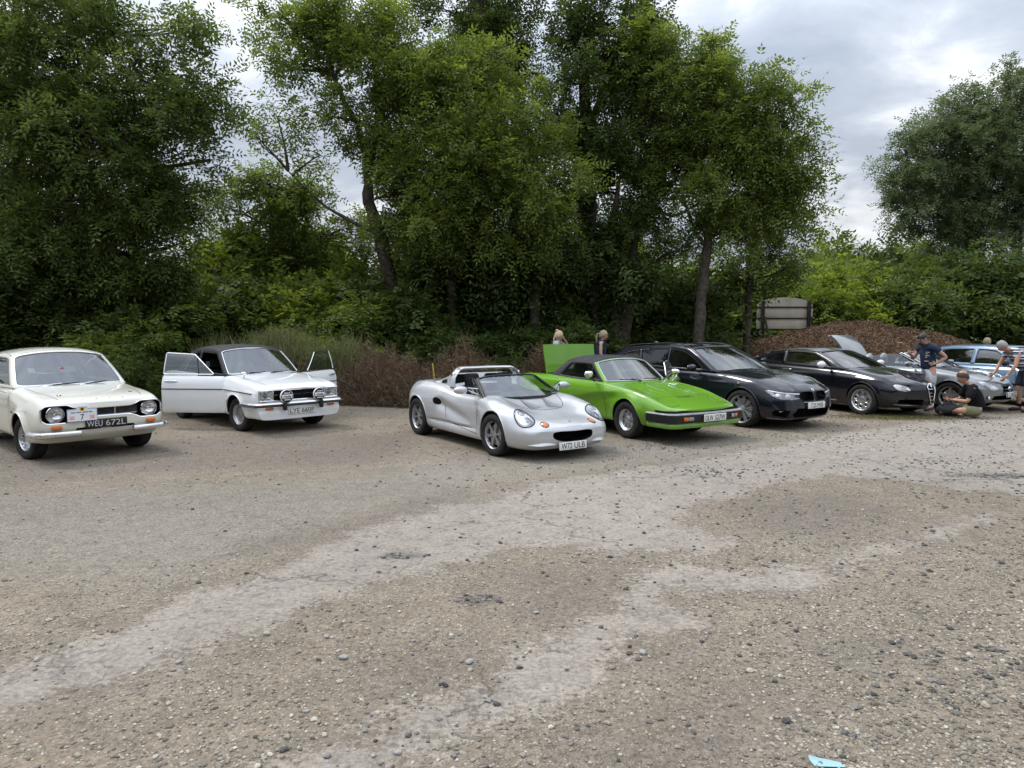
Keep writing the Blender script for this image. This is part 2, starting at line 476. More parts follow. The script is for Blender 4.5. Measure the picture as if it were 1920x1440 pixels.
    # ------------------------------------------------------------ greenhouse
    def green(s, outer, orad, inner, irad, tags, belt, rail, bulge=.012, ws=(.10, .05), rw=(.06, .03), crown=.05, pw=2.4,
              roofmat=None, sidemat=None, ws_m=(.07, .05, .06), rw_m=(.09, .08, .08), wsr=.25, bars=(), framemat=None, glass=None, wsglass=None,
              do_roof=True, do_rw=True, trim=None, side_trim=None, wsring=None, do_side=True, sidedo=(-1, 1), windows=None, skip=()):
        """outer/inner: (x,z) side outlines with equal control counts; tags: indices of (A base, A top, C top, C base) in outer"""
        bx, by, bz = [np.array([b[i] for b in belt], float) for i in range(3)]
        rx, ry, rz = [np.array([b[i] for b in rail], float) for i in range(3)]
        o_ = np.argsort(bx); bx, by, bz = bx[o_], by[o_], bz[o_]; o_ = np.argsort(rx); rx, ry, rz = rx[o_], ry[o_], rz[o_]
        def SY(x, z):
            zb, zr = np.interp(x, bx, bz), np.interp(x, rx, rz); yb, yr = np.interp(x, bx, by), np.interp(x, rx, ry)
            t = (z-zb)/max(.05, zr-zb)
            return float(yb+(yr-yb)*t+bulge*4*t*(1-t) if 0 <= t <= 1.2 else yb+(yr-yb)*t)
        s.SY = SY
        O, om = rounded([(a, b, 0) for a, b in outer], orad, closed=True, nseg=5)
        I, im = rounded([(a, b, 0) for a, b in inner], irad, closed=True, nseg=5)
        O2 = [(p.x, p.y) for p in O]; I2 = [(p.x, p.y) for p in I]
        sm = sidemat or s.m['body']; rm = roofmat or s.m['body']; fm = framemat or M['blackp']
        glass = glass or M['glass']
        def idx(a, b):
            n = len(O2); r_ = []; i = om[a]
            while True:
                r_.append(i % n)
                if i % n == om[b] % n: break
                i += 1
            return r_
        A = [O2[i] for i in idx(tags[0], tags[1])]; T = [O2[i] for i in idx(tags[1], tags[2])]; C_ = [O2[i] for i in idx(tags[2], tags[3])]
        C_ = C_[::-1]
        s.edgeA = [Vector((x, SY(x, z), z)) for x, z in A]
        for sg in (sidedo if do_side else ()):
            f = lambda a, b: (a, sg*SY(a, b), b)
            mb = MB(); ringfn(mb, f, O2, I2, 3)
            o = mb.build('side_frame', sm, s.root, ang=50)
            md = o.modifiers.new('t', 'SOLIDIFY'); md.thickness = .018; md.offset = -1 if sg > 0 else 1
            md.offset = 0
            for wi, wo in enumerate(windows or [None]):
                if (sg, wi) in skip: continue
                W2 = I2 if wo is None else [(p.x, p.y) for p in rounded([(a, b, 0) for a, b in wo], .3, closed=True, nseg=5)[0]]
                mb = MB(); fillfn(mb, lambda a, b, w: (a, sg*(SY(a, b)-.012), b), W2, 4)
                mb.build('side_window', glass, s.root)
            mb = MB(); pts = [Vector((a, sg*(SY(a, b)+.001), b)) for a, b in I2]; pts += pts[:2]
            mb.tube(pts, .007, n=6, cap=False)
            mb.build('window_trim', side_trim or M['blackp'], s.root)
            for (x0, z0, x1, z1, w) in bars:
                mb = MB(); k = 8
                q0 = []; 
                for i in range(k+1):
                    t = i/k; x, z = x0+(x1-x0)*t, z0+(z1-z0)*t; y = SY(x, z)+.004
                    q0 += [(x-w/2, sg*y, z), (x+w/2, sg*y, z)]
                mb.add(q0, [(2*i, 2*i+1, 2*i+3, 2*i+2) for i in range(k)])
                o = mb.build('pillar', M['blackp'] if w < .05 else sm, s.root)
                md = o.modifiers.new('t', 'SOLIDIFY'); md.thickness = .02; md.offset = 0
        def glazing(edge, bow0, bow1, cr, marg, rad_, nm, gm, ringm, sgn, tr):
            E = [Vector((x, SY(x, z), z)) for x, z in edge]; n = len(E)-1
            L = [0]
            for i in range(n): L.append(L[-1]+(E[i+1]-E[i]).length)
            L = [l/L[-1] for l in L]
            def fn(v, u, w=0):
                u = min(1, max(0, u)); i = 0
                while i < n-1 and L[i+1] < u: i += 1
                t = (u-L[i])/max(1e-9, L[i+1]-L[i]); e = E[i]*(1-t)+E[i+1]*t
                av = abs(v)
                return Vector((e.x+sgn*(bow0*(1-u)+bow1*u)*(1-av*av), v*e.y, e.z+cr*u*(1-av**pw)))
            l, bt, tp = marg
            inn = [(-1+l, bt), (-1+l, 1-tp), (1-l, 1-tp), (1-l, bt)]; out = [(-1, 0), (-1, 1), (1, 1), (1, 0)]
            ii, _ = rounded([(a, b, 0) for a, b in inn], rad_, closed=True, nseg=9, nc=6); oo, _ = rounded([(a, b, 0) for a, b in out], .02, closed=True, nseg=9, nc=6)
            ii = [(p.x, p.y) for p in ii]; oo = [(p.x, p.y) for p in oo]
            if ringm:
                mb = MB(); ringfn(mb, fn, oo, ii, 2); o = mb.build(nm+'_frame', ringm, s.root, ang=50)
                md = o.modifiers.new('t', 'SOLIDIFY'); md.thickness = .016; md.offset = 0
            mb = MB(); fillfn(mb, lambda a, b, w: fn(a, b), ii, 9); mb.build(nm, gm, s.root, ang=60)
            mb = MB(); pts = [fn(a, b)+Vector((sgn*.004, 0, .004)) for a, b in ii]; pts += pts[:2]; mb.tube(pts, .010, n=6, cap=False)
            mb.build('window_seal', tr or M['blackp'], s.root)
            return fn
        s.wsfn = glazing(A, ws[0], ws[1], crown, ws_m, wsr, 'windscreen', wsglass or M['glass'], wsring or sm, 1, trim)
        if do_rw: s.rwfn = glazing(C_, rw[0], rw[1], crown, rw_m, wsr, 'rear_window', glass, sm, -1, None)
        if do_roof:
            E = [Vector((x, SY(x, z), z)) for x, z in T]; n = len(E)
            mb = MB(); vs = [math.sin(math.pi/2*k/12) for k in range(-12, 13)]; V = []
            for i, e in enumerate(E):
                t = i/(n-1); b = ws[1]*(1-t)-rw[1]*t
                fade = 1
                V += [(e.x+b*(1-v*v), v*e.y, e.z+crown*(1-abs(v)**pw)) for v in vs]
            m_ = len(vs); mb.add(V, [(i*m_+j, i*m_+j+1, (i+1)*m_+j+1, (i+1)*m_+j) for i in range(n-1) for j in range(m_-1)])
            o = mb.build('roof', rm, s.root, ang=50)
            md = o.modifiers.new('t', 'SOLIDIFY'); md.thickness = .02; md.offset = 0
            for sg in (-1, 1): mb = MB(); mb.tube([Vector((e.x, sg*(e.y+.004), e.z)) for e in E], .008, n=6); mb.build('drip_rail', s.m.get('rail', rm), s.root)
        s.roofE = [Vector((x, SY(x, z), z)) for x, z in T]
    # ------------------------------------------------------------ wheels
    def wheel(s, x, y, R_, W, rr, kind, steer=0, mat=None, camber=0):
        sg = 1 if y > 0 else -1
        w = empty('wheel', (x, y, R_), R(steer), s.root)
        side = sg  # outer face direction along y
        h = W/2
        prof = [(rr*.97, -h*.80), (rr, -h*.86), (R_*.80, -h), (R_*.90, -h*.98), (R_*.965, -h*.84), (R_*.99, -h*.6)]
        full = prof+[(R_, -h*.3)]+[(R_, h*.3)]+[(a, -b) for a, b in reversed(prof)]
        mb = MB(); mb.lathe([(a, b*side) for a, b in full], n=48)
        # tread grooves: thin raised ribs between shallow channels
        for g in (-.5, -.18, .18, .5): mb.lathe([(R_*1.0, (g-.10)*h), (R_*1.004, (g-.09)*h), (R_*1.004, (g+.09)*h), (R_*1.0, (g+.10)*h)], n=48)
        mb.build('tyre', M['rubber'], w)
        mat = mat or M['alu']; mb = MB()
        O = h*.72*side
        def Y(v): return v*side*1.0
        # barrel and lip
        mb.mi = 0
        mb.lathe([(rr*.90, O*.2), (rr*.93, O*.9), (rr*.965, O*1.06), (rr*1.0, O*1.15), (rr*1.015, O*1.08), (rr*.99, O*.9)], n=48)
        mb.mi = 1; mb.lathe([(rr*.90, O*.2), (rr*.88, -O*.9), (0.01, -O*.9)], n=32)
        mb.mi = 0
        def spoke(a, r0, r1, w0, w1, yo0, yo1, th=.018):
            c, sn = math.cos(a), math.sin(a); V = []
            for (r_, ww, yo) in ((r0, w0, yo0), ((r0+r1)/2, (w0+w1)/2*.96, (yo0+yo1)/2+.003), (r1, w1, yo1)):
                for (q, dy) in ((-ww/2, -th), (-ww*.36, 0), (ww*.36, 0), (ww/2, -th)):
                    V.append((c*r_-sn*q, side*(yo+dy), sn*r_+c*q))
            mb.add(V, [(4*i+j, 4*i+j+1, 4*i+5+j, 4*i+4+j) for i in range(2) for j in range(3)])
        yo = abs(O)
        if kind == 'twin6':      # six pairs of slim spokes
            for k in range(6):
                a = 2*math.pi*k/6+.2
                for d in (-.15, .15): spoke(a+d*.55, rr*.16, rr*.93, .020, .022, yo*.72, yo*.92)
                spoke(a, rr*.12, rr*.45, .034, .03, yo*.70, yo*.80)
            mb.lathe([(rr*.22, yo*.6*side), (rr*.22, yo*.75*side), (rr*.15, yo*.8*side), (0.001, yo*.8*side)], n=20)
            for k in range(4):
                a = math.pi/2*k+.3; mb.ell((math.cos(a)*rr*.15, side*yo*.8, math.sin(a)*rr*.15), (.009, .008, .009), nu=6, nv=4)
        elif kind == 'twin10':   # large wheel, five double-spoke groups, dark pockets
            for k in range(10):
                a = 2*math.pi*k/10+.1
                for d in (-.085, .085): spoke(a+d, rr*.18, rr*.94, .013, .015, yo*.72, yo*.98, .03)
            mb.lathe([(rr*.2, yo*.5*side), (rr*.2, yo*.78*side), (rr*.12, yo*.84*side), (.001, yo*.84*side)], n=20)
        elif kind == 'slots':    # alloy disc with slots between stubby spokes
            for k in range(8):
                a = 2*math.pi*k/8; spoke(a, rr*.28, rr*.80, .045, .034, yo*.55, yo*.35, .03)
            mb.lathe([(rr*.78, yo*.3*side), (rr*.80, yo*.62*side), (rr*.86, yo*.85*side), (rr*.93, yo*.98*side)], n=40)
            mb.lathe([(rr*.36, yo*.35*side), (rr*.36, yo*.62*side), (rr*.26, yo*.70*side), (.001, yo*.70*side)], n=24)
            for k in range(4):
                a = math.pi/2*k+.4; mb.ell((math.cos(a)*rr*.22, side*yo*.7, math.sin(a)*rr*.22), (.012, .014, .012), nu=6, nv=4)
        elif kind == 'four':     # four thick spokes, deep polished rim
            for k in range(4):
                a = math.pi/2*k+.6; spoke(a, rr*.15, rr*.76, .10, .075, yo*.42, yo*.30, .04)
            mb.lathe([(rr*.74, yo*.1*side), (rr*.76, yo*.5*side), (rr*.88, yo*.92*side), (rr*.93, yo*.98*side)], n=40)
            mb.lathe([(rr*.24, yo*.2*side), (rr*.24, yo*.5*side), (.001, yo*.52*side)], n=20)
        elif kind == 'tele':     # disc with seven round holes
            ri, ro = rr*.30, rr*.90
            hc, hr = rr*.60, rr*.195
            # disc built as sectors round each hole
            n_ = 7
            for k in range(n_):
                a0 = 2*math.pi*k/n_+.1; outl = []; hole = []
                for j in range(32):
                    t = 2*math.pi*j/32
                    hole.append((hc*math.cos(a0)+hr*math.cos(t+a0), hc*math.sin(a0)+hr*math.sin(t+a0)))
                    # matching point on the sector boundary
                    dx, dy = math.cos(t), math.sin(t); best = 9
                    px, py = hc, 0
                    for st in range(1, 220):
                        l = st*rr*.0035; x_, y_ = px+dx*l, py+dy*l
                        rr_, th = math.hypot(x_, y_), abs(math.atan2(y_, x_))
                        if rr_ > ro or rr_ < ri or th > math.pi/n_: break
                    outl.append((math.cos(a0)*x_-math.sin(a0)*y_, math.sin(a0)*x_+math.cos(a0)*y_))
                nn = 32
                yf = yo*.80*side; yb = yo*.45*side
                V = [(p[0], yf*(1.0), p[1]) for p in outl]+[(p[0], yf, p[1]) for p in hole]+[(p[0]*1, yb, p[1]) for p in hole]
                mb.add(V, [(i, (i+1) % nn, nn+(i+1) % nn, nn+i) for i in range(nn)]+[(nn+i, nn+(i+1) % nn, 2*nn+(i+1) % nn, 2*nn+i) for i in range(nn)])
                q = [Vector((p[0], yf, p[1])) for p in hole]; mb.tube(q+q[:2], .006, n=5, cap=False)
            mb.lathe([(ri*1.05, yo*.8*side), (ri*.7, yo*.9*side), (.001, yo*.9*side)], n=24)
            mb.lathe([(ro*.99, yo*.8*side), (rr*.95, yo*1.0*side)], n=48)
        elif kind == 'five':
            for k in range(5):
                a = 2*math.pi*k/5+.3; spoke(a, rr*.12, rr*.94, .085, .05, yo*.75, yo*.92, .03)
            mb.lathe([(rr*.25, yo*.5*side), (rr*.25, yo*.75*side), (.001, yo*.8*side)], n=20)
        elif kind == 'steel':
            mb.lathe([(rr*.9, yo*.3*side), (rr*.75, yo*.2*side), (rr*.6, yo*.45*side), (rr*.3, yo*.5*side), (rr*.25, yo*.75*side), (.001, yo*.75*side)], n=40)
        mb.build('rim', [mat, M['matt']], w, ang=40)
        mb = MB(); mb.lathe([(rr*.72, side*.01), (rr*.72, side*.02), (rr*.2, side*.02)], n=24); mb.build('brake_disc', M['alud'], w)
        return w
    def wheels(s, wb, tf, tr_, R_, W, rr, kind, steer=0, mat=None, Rr=None, Wr=None):
        for y in (-tf/2, tf/2): s.wheel(0, y, R_, W, rr, kind, steer, mat)
        for y in (-tr_/2, tr_/2): s.wheel(-wb, y, Rr or R_, Wr or W, rr*((Rr or R_)/R_), kind, 0, mat)
    # ------------------------------------------------------------ fittings
    def plate(s, x, y, z, txt, w=.52, h=.11, mat='platew', ink='ink', rake=0, eu=False, tw=.44, th=.078, bold=.0, parent=None, face=1):
        M4 = Matrix.Translation((x, y, z)) @ Matrix.Rotation(R(rake)*face, 4, 'Y')
        mb = MB(); mb.box((0, 0, 0), (.008, w, h), bev=.003)
        p = mb.build('number_plate', M[mat], s.root); p.matrix_local = M4
        T = Matrix(((0, 0, 1, .0052), (1, 0, 0, 0.0), (0, 1, 0, 0), (0, 0, 0, 1)))
        if face < 0: T = Matrix(((0, 0, -1, -.0052), (-1, 0, 0, 0), (0, 1, 0, 0), (0, 0, 0, 1)))
        off = .03 if eu else 0
        words = txt.split(' '); un = tw/(sum(len(w_) for w_ in words)+.55*(len(words)-1)); y0 = -tw/2
        for w_ in words:
            ww = len(w_)*un; text('plate_text', w_, M[ink], p, Matrix.Translation((0, off+face*(y0+ww/2), 0)) @ T, size=.1, width=ww*.97, height=th, bold=bold); y0 += ww+.55*un
        if eu:
            mb = MB(); mb.box((.0045, -w/2+.022, 0), (.003, .042, h*.94)); mb.build('plate_band', M['blueband'], p)
        return p
    def seats(s, xs, zs, yy=.36, mat=None, head=True, back_h=.56, w=.46, names='seat'):
        mat = mat or M['seat']
        for x, z in zip(xs, zs):
            for sy in (-1, 1):
                mb = MB(); rot = Matrix.Rotation(R(-16), 3, 'Y')
                mb.box((x, sy*yy, z), (.50, w, .16), bev=.06)
                mb.box((x-.30, sy*yy, z+back_h/2), (.14, w*.96, back_h), rot=rot, bev=.06)
                if head: mb.box((x-.30-math.sin(R(16))*(back_h/2+.12), sy*yy, z+back_h+.10), (.09, .26, .17), rot=rot, bev=.04)
                mb.build(names, mat, s.root)
    def dash(s, x, z, hw, steer_y=-.36, dx=.42):
        mb = MB(); mb.box((x-.18, 0, z-.10), (.42, hw*2, .20), bev=.06); mb.box((x-.20, steer_y, z+.01), (.22, .34, .07), bev=.03)
        mb.build('dashboard', M['dash'], s.root)
        mb = MB(); c = Vector((x-dx, steer_y, z-.02)); ax = Vector((-.92, 0, .38)).normalized(); u = Vector((0, 1, 0)); w = ax.cross(u)
        pts = [c+(u*math.cos(a)+w*math.sin(a))*.185 for a in [2*math.pi*k/24 for k in range(26)]]
        mb.tube(pts, .013, n=6, cap=False); mb.ell(c, (.04, .05, .05), nu=8, nv=6)
        for a in (.0, math.pi, -math.pi/2): mb.tube([c, c+(u*math.cos(a)+w*math.sin(a))*.18], .011, n=6)
        mb.tube([c, c-ax*.3], .02, n=6)
        mb.build('steering_wheel', M['blackp'], s.root)
    def wiper(s, mat='blackp', spec=((-.45, .15, .02, .0), (.25, .85, .02, .0)), base=.0, armat=None):
        for (v0, v1, dv, _) in spec:
            mb = MB()
            f = lambda v, u, o: s.wsfn(v, u)+Vector((o*.75, 0, o))
            a = f(v0, base-.02, .012); b = f((v0+v1)/2, .055, .024)
            mb.tube([a, a+(b-a)*.5+Vector((.01, 0, .012)), b], [.009, .006, .005], n=6)
            mb.ell(a, (.014, .014, .016), nu=8, nv=5)
            w = mb.build('wiper', M[armat or mat], s.root)
            mb = MB(); mb.tube([f(v0+(v1-v0)*(.25+.75*k/6), .035+.045*k/6, .014) for k in range(7)], .0065, n=5)
            mb.build('wiper_blade', M['blackp'], w)
    def mirror(s, y, p, size, mat, stem=True, fwd=0, stemmat=None, rot=0):
        mb = MB(); sg = 1 if y > 0 else -1
        rt = Matrix.Rotation(R(rot)*sg, 3, 'Z')
        mb.ell(p, size, rot=rt, nu=16, nv=10, f=lambda q: Vector((q.x if q.x > -.25 else -.25, math.copysign(abs(q.y)**.8, q.y), math.copysign(abs(q.z)**.85, q.z))))
        o = mb.build('wing_mirror', mat, s.root)
        mb = MB()
        mb.surf(lambda a, b: Vector(p)+rt @ Vector((-size[0]*.26, a*size[1]*.8, b*size[2]*.72)), [-1, 0, 1], [-1, 0, 1]); mb.build('mirror_glass', M['chrome'], o)
        if stem:
            mb = MB(); mb.tube([Vector(p)+Vector((0, -sg*size[1]*.5, -size[2]*.4)), Vector((p[0]+fwd, y, p[2]-size[2]*1.3))], [.02, .028], n=8, flat=.6)
            mb.build('mirror_arm', stemmat or mat, o)
    def door(s, sg, lower, x_hinge, ang, win=None, trim=None, inner=None, frame_mat=None, thick=.055, glass=None):
        """a door swung about its front edge; lower: (x,z) outline of the panel, win: (x,z) outline of its glass"""
        sd = 'L' if sg > 0 else 'R'
        hy = s.hit(sd, x_hinge, .6)[0].y-sg*.02
        e = empty('door', (x_hinge, hy, 0), R(ang)*sg*-1, s.root)
        off = Vector((x_hinge, hy, 0))
        def g(a, b, dep):
            h, n = s.hit(sd, a, b); return Vector((h.x, h.y-sg*dep, h.z))-off
        mb = MB(); ou = [(p.x, p.y) for p in rounded([(a, b, 0) for a, b in lower], .12, closed=True, nseg=8, nc=4)[0]]
        fillfn(mb, lambda a, b, w: g(a, b, 0), ou, 8)
        A_ = [g(a, b, 0) for a, b in ou]; B_ = [g(a, b, thick) for a, b in ou]; n = len(ou)
        mb.add(A_+B_, [(i, (i+1) % n, n+(i+1) % n, n+i) for i in range(n)])
        mb.mi = 1; fillfn(mb, lambda a, b, w: g(a, b, thick+.02*w), ou, 5)
        d = mb.build('door_panel', [s.m['body'], inner or M['blackp']], e, ang=40)
        if win:
            wo = [(p.x, p.y) for p in rounded([(a, b, 0) for a, b in win], .12, closed=True, nseg=6, nc=4)[0]]
            q = lambda a, b, w=0: Vector((a, sg*(s.SY(a, b)+.005), b))-off
            mb = MB(); fillfn(mb, q, wo, 4); mb.build('door_window', glass or M['glass'], e)
            mb = MB(); pts = [q(a, b) for a, b in wo]; mb.tube(pts+pts[:2], .011, n=6, cap=False); mb.build('window_frame', frame_mat or M['chrome'], e)
        return e, (lambda a, b, o: g(a, b, -o))
def build_elise():
    m = paint('silver_car_paint', (.54, .55, .565), .35, .36, .05)
    c = Car('sports_car', (0.401, 9.705, 0), -.981, .992, 'open silver two-seat roadster with roll hoop and round headlamps, parked nearest the camera', 'classic and modern cars parked side by side', dict(body=m))
    rows = [
     # x   zb   yb   yl   zl   ym   zm   yu   zu   ye   ze   yh   zh   yc   zc   zt
     [.74, .17, .30, .36, .19, .43, .30, .43, .38, .37, .43, .28, .445, .14, .455, .455],
     [.70, .155, .44, .52, .17, .59, .30, .59, .37, .52, .430, .38, .465, .2, .48, .48],
     [.60, .14, .54, .66, .16, .72, .32, .71, .41, .64, .505, .42, .505, .22, .515, .52],
     [.46, .14, .57, .74, .16, .79, .35, .78, .47, .68, .630, .43, .55, .22, .545, .55],
     [.34, .14, .58, .77, .16, .825, .36, .81, .54, .68, .690, .44, .60, .24, .575, .58],
     [.18, .14, .60, .80, .16, .855, .38, .835, .60, .66, .725, .44, .635, .24, .62, .625],
     [.00, .14, .60, .80, .16, .86, .40, .84, .64, .66, .76, .44, .675, .24, .66, .66],
     [-.22, .14, .60, .80, .16, .83, .40, .81, .68, .68, .785, .46, .745, .24, .73, .735],
     [-.42, .14, .60, .80, .16, .79, .40, .78, .68, .68, .785, .46, .79, .24, .79, .80],
     [-.60, .14, .60, .80, .16, .765, .40, .765, .66, .68, .77, .46, .78, .24, .80, .81],
     [-1.0, .14, .60, .80, .16, .755, .40, .765, .65, .70, .76, .46, .78, .24, .80, .81],
     [-1.45, .14, .60, .80, .16, .78, .42, .785, .70, .71, .81, .46, .84, .24, .86, .86],
     [-1.75, .14, .60, .80, .16, .82, .42, .82, .72, .70, .86, .46, .90, .24, .92, .92],
     [-2.30, .15, .60, .80, .18, .862, .44, .85, .74, .66, .905, .44, .885, .24, .89, .89],
     [-2.58, .18, .58, .74, .22, .83, .44, .81, .72, .64, .885, .44, .87, .24, .875, .88],
     [-2.78, .22, .52, .66, .28, .73, .46, .71, .70, .60, .84, .44, .86, .24, .87, .87],
     [-2.88, .26, .40, .52, .34, .62, .46, .62, .68, .54, .80, .4, .845, .22, .86, .865]]
    def dfm(x, y, z):
        # sculpted door channel running forward and down from the intake
        ay = abs(y)
        if -1.7 < x < -.45 and .30 < z < .70 and ay > .5:
            t = (x+1.65)/1.15; zc = .60-.26*t
            d = (z-zc)/(.085-.035*t); k = math.exp(-d*d)*max(0, 1-t)**.6*min(1, (x+1.70)/.10)
            y -= math.copysign(.050*k, y)
            d2 = (z-zc-.10)/.05; y += math.copysign(.010*math.exp(-d2*d2)*max(0, 1-t), y)
        if -2.0 < x < -.35 and z < .34 and ay > .5:   # sill tuck above the rounded sill
            t = min(1, (x+2.0)/.3, (-.35-x)/.3); d = (z-.315)/.03; y -= math.copysign(.03*math.exp(-d*d)*max(0, t), y)
        return (x, y, z)
    mouth = circ(-.015, .338, .335, .072, 28, pw=3.0)
    mouth = [(a, b+(.018 if a*a < 9 else 0)*(1-(a/.3)**2)*-1) for a, b in mouth]
    c.body(rows, [0, .8, .9, .8, .9, 1, 1, .9, 0], bow_f=.07, bow_r=.05, deform=dfm, bowpow=2.2,
        dxf=[(.15, -.05), (.22, .0), (.30, .01), (.40, 0), (.5, -.06)], dxr=[(.2, -.1), (.5, 0), (.9, 0)],
        cuts=[dict(t='arch', x=0, z=.295, r=.335, y0=.52), dict(t='arch', x=-2.30, z=.31, r=.345, y0=.50),
              dict(t='plan', poly=[(-.60, -.62), (-.60, .62), (-1.48, .62), (-1.52, 0), (-1.48, -.62)], z0=.24, z1=1.5),
              dict(t='front', poly=mouth, x0=.55, x1=1.2)])
    c.archlip(0, .295, .337, .010, -8, 188, out=-.002); c.archlip(-2.30, .31, .347, .010, -8, 188, out=-.002)
    # windscreen: frame is black, glass strongly curved
    A = [(-.40, .745), (-.62, .87), (-.86, .99)]
    outer = A+[(-.92, 1.00), (-.95, .99), (-.70, .85), (-.46, .73)]
    inner = [(-.43, .755), (-.63, .86), (-.87, .975), (-.90, .985), (-.93, .98), (-.72, .86), (-.47, .745)]
    belt = [(-.3, .70, .74), (-1.2, .70, .74)]; rail = [(-.3, .52, 1.05), (-1.2, .52, 1.05)]
    c.green(outer, 0, inner, 0, (0, 2, 3, 6), belt, rail, ws=(.20, .14), crown=.065, pw=5, do_roof=False, do_rw=False, ws_m=(.06, .04, .035), wsr=.10,
            wsring=M['blackp'], sidemat=M['blackp'])
    c.wiper(spec=((.88, .40, 0, 0),), base=.02)
    # roll hoop with buttresses
    mb = MB(); pts = []
    for k in range(33):
        t = -1+2*k/32; a = abs(t)
        y = .62*math.copysign(min(1, a*1.12)**.9, t); zz = .84+.285*(1-max(0, (a-.62)/.38)**1.8)
        pts.append(Vector((-1.50-.06*(1-a)+.04*a, -y, zz)))
    V = []
    for i, p in enumerate(pts):
        t = (pts[min(i+1, 32)]-pts[max(i-1, 0)]).normalized(); nn = Vector((1, 0, 0)).cross(t).normalized()
        nn = nn if nn.z > 0 or abs(t.z) > .5 else -nn
        for k in range(10):
            a = 2*math.pi*k/10; V.append(p+Vector((.085, 0, 0))*math.cos(a)+nn*math.sin(a)*.026)
    mb.add(V, [(i*10+k, i*10+(k+1) % 10, i*10+10+(k+1) % 10, i*10+10+k) for i in range(32) for k in range(10)])
    mb.build('roll_hoop', m, c.root)
    for sy in (-1, 1):
        mb = MB()   # quarter panel behind the door with the small fixed glass
        f = lambda a, b: Vector((-1.42-.62*a, sy*(.60+.06*a*(1-b)), .80+(.27*b)*(1-a)**1.3+.09*a))
        mb.surf(f, [k/8 for k in range(9)], [k/6 for k in range(7)]); o = mb.build('buttress', m, c.root)
        md = o.modifiers.new('t', 'SOLIDIFY'); md.thickness = .02; md.offset = 0
        mb = MB(); mb.surf(lambda a, b: f(a, b)+Vector((0, sy*.014, 0)), [.34+.05*k for k in range(6)], [.35+.12*k for k in range(5)]); mb.build('quarter_window', M['darkglass'], c.root)
        mb = MB(); mb.tube([f(.14, .02)+Vector((0, sy*.016, 0)), f(.10, .95)+Vector((0, sy*.016, 0))], .012, n=6); mb.build('door_seal', M['blackp'], c.root)
    mb = MB(); mb.surf(lambda a, b: Vector((-1.60-.02*b, -.5+1.0*a, .82+.22*b)), [0, .5, 1], [0, .5, 1]); mb.build('rear_window', M['glass'], c.root)
    # front details
    for sy in (-1, 1):
        q = circ(.475, sy*.605, .145, .125, 28, rot=-sy*.3)
        mb = MB(); c.patch(mb, 'T', q, off=.002, dome=.022, rings=6); h = mb.build('headlight', M['lensglass'], c.root)
        q2 = circ(.475, sy*.605, .127, .108, 24, rot=-sy*.3)
        mb = MB(); c.patch(mb, 'T', q2, off=.003, dome=-.0, rings=4, skirt=0); mb.build('lamp_bowl', M['lamp'], h)
        for dx_, r_ in ((-.06, .058), (.07, .05)):
            mb = MB(); c.patch(mb, 'T', circ(.475+dx_, sy*(.605-dx_*.3), r_, r_*.8, 16), off=.006, dome=.01, rings=3, skirt=0); mb.build('lamp_bowl', M['lampdark'], h)
        mb = MB(); c.rim(mb, 'T', q, .0075, .003); mb.build('headlight_seal', M['blackp'], h)
        q = circ(.655, sy*.40, .056, .052, 18); mb = MB(); c.patch(mb, 'T', q, off=.003, dome=.024, rings=4); i_ = mb.build('indicator', M['amber'], c.root)
        mb = MB(); c.rim(mb, 'T', q, .006, .002); mb.build('indicator_seal', M['blackp'], i_)
        sd = 'R' if sy < 0 else 'L'
        q = circ(-.42, .585, .026, .016, 14); mb = MB(); c.patch(mb, sd, q, off=.004, dome=.008); mb.build('side_repeater', M['amber'], c.root)
        q = circ(-1.66, .615, .085, .055, 22, rot=-.2); mb = MB(); c.patch(mb, sd, q, off=.004, rings=2, skirt=.01); mb.build('air_intake', M['matt'], c.root)
        # lower lip scoops: a bright fold of bodywork under the mouth on each side
        mb = MB(); V = []
        for k in range(9):
            t = k/8; yy = sy*(.30+.36*t); hh, nn = c.hit('F', yy, .225); w = .030*math.sin(math.pi*min(1, t*.9+.08))
            V += [hh+nn*.004+Vector((0, 0, w)), hh+nn*(.004+.028*math.sin(math.pi*t))+Vector((0, 0, 0)), hh+Vector((0, 0, -w*.3))]
        mb.add(V, [(3*i+j, 3*i+j+1, 3*i+4+j, 3*i+3+j) for i in range(8) for j in range(2)]); mb.build('lip_scoop', m, c.root)
        # door mirror on an open triangular arm
        mb = MB(); mb.ell((-.66, sy*.93, .865), (.062, .115, .058), nu=16, nv=10, f=lambda q: Vector((max(q.x, -.3), q.y, q.z)))
        o = mb.build('wing_mirror', m, c.root)
        mb = MB(); mb.tube([(-.66, sy*.84, .87), (-.66, sy*.81, .87)], .035, n=10)
        o2 = mb.build('mirror_collar', M['blackp'], o)
        mb = MB()
        for a, b in (((-.64, sy*.82, .89), (-.55, sy*.70, .88)), ((-.64, sy*.82, .86), (-.52, sy*.72, .80)), ((-.60, sy*.78, .88), (-.60, sy*.72, .80)), ((-.66, sy*.8, .86), (-.68, sy*.71, .80))):
            mb.tube([a, b], .009, n=6)
        mb.build('mirror_arm', m, o)
    # front lid outline, vents, badge
    mb = MB(); lid = [(-.30, -.50), (-.02, -.42), (.14, -.30), (.20, -.15), (.215, 0), (.20, .15), (.14, .30), (-.02, .42), (-.30, .50)]
    lid = [(p.x, p.y) for p in rounded([(a, b, 0) for a, b in lid], 1)[0]]
    c.ribbon(mb, 'T', lid, .008); mb.build('panel_gap', M['blackp'], c.root)
    for sy in (-1, 1):
        mb = MB(); c.patch(mb, 'T', [(.12, sy*.06), (.16, sy*.26), (-.20, sy*.22), (-.22, sy*.185)][::sy], off=.002, rings=4, skirt=0); mb.build('bonnet_vent', M['alud'], c.root)
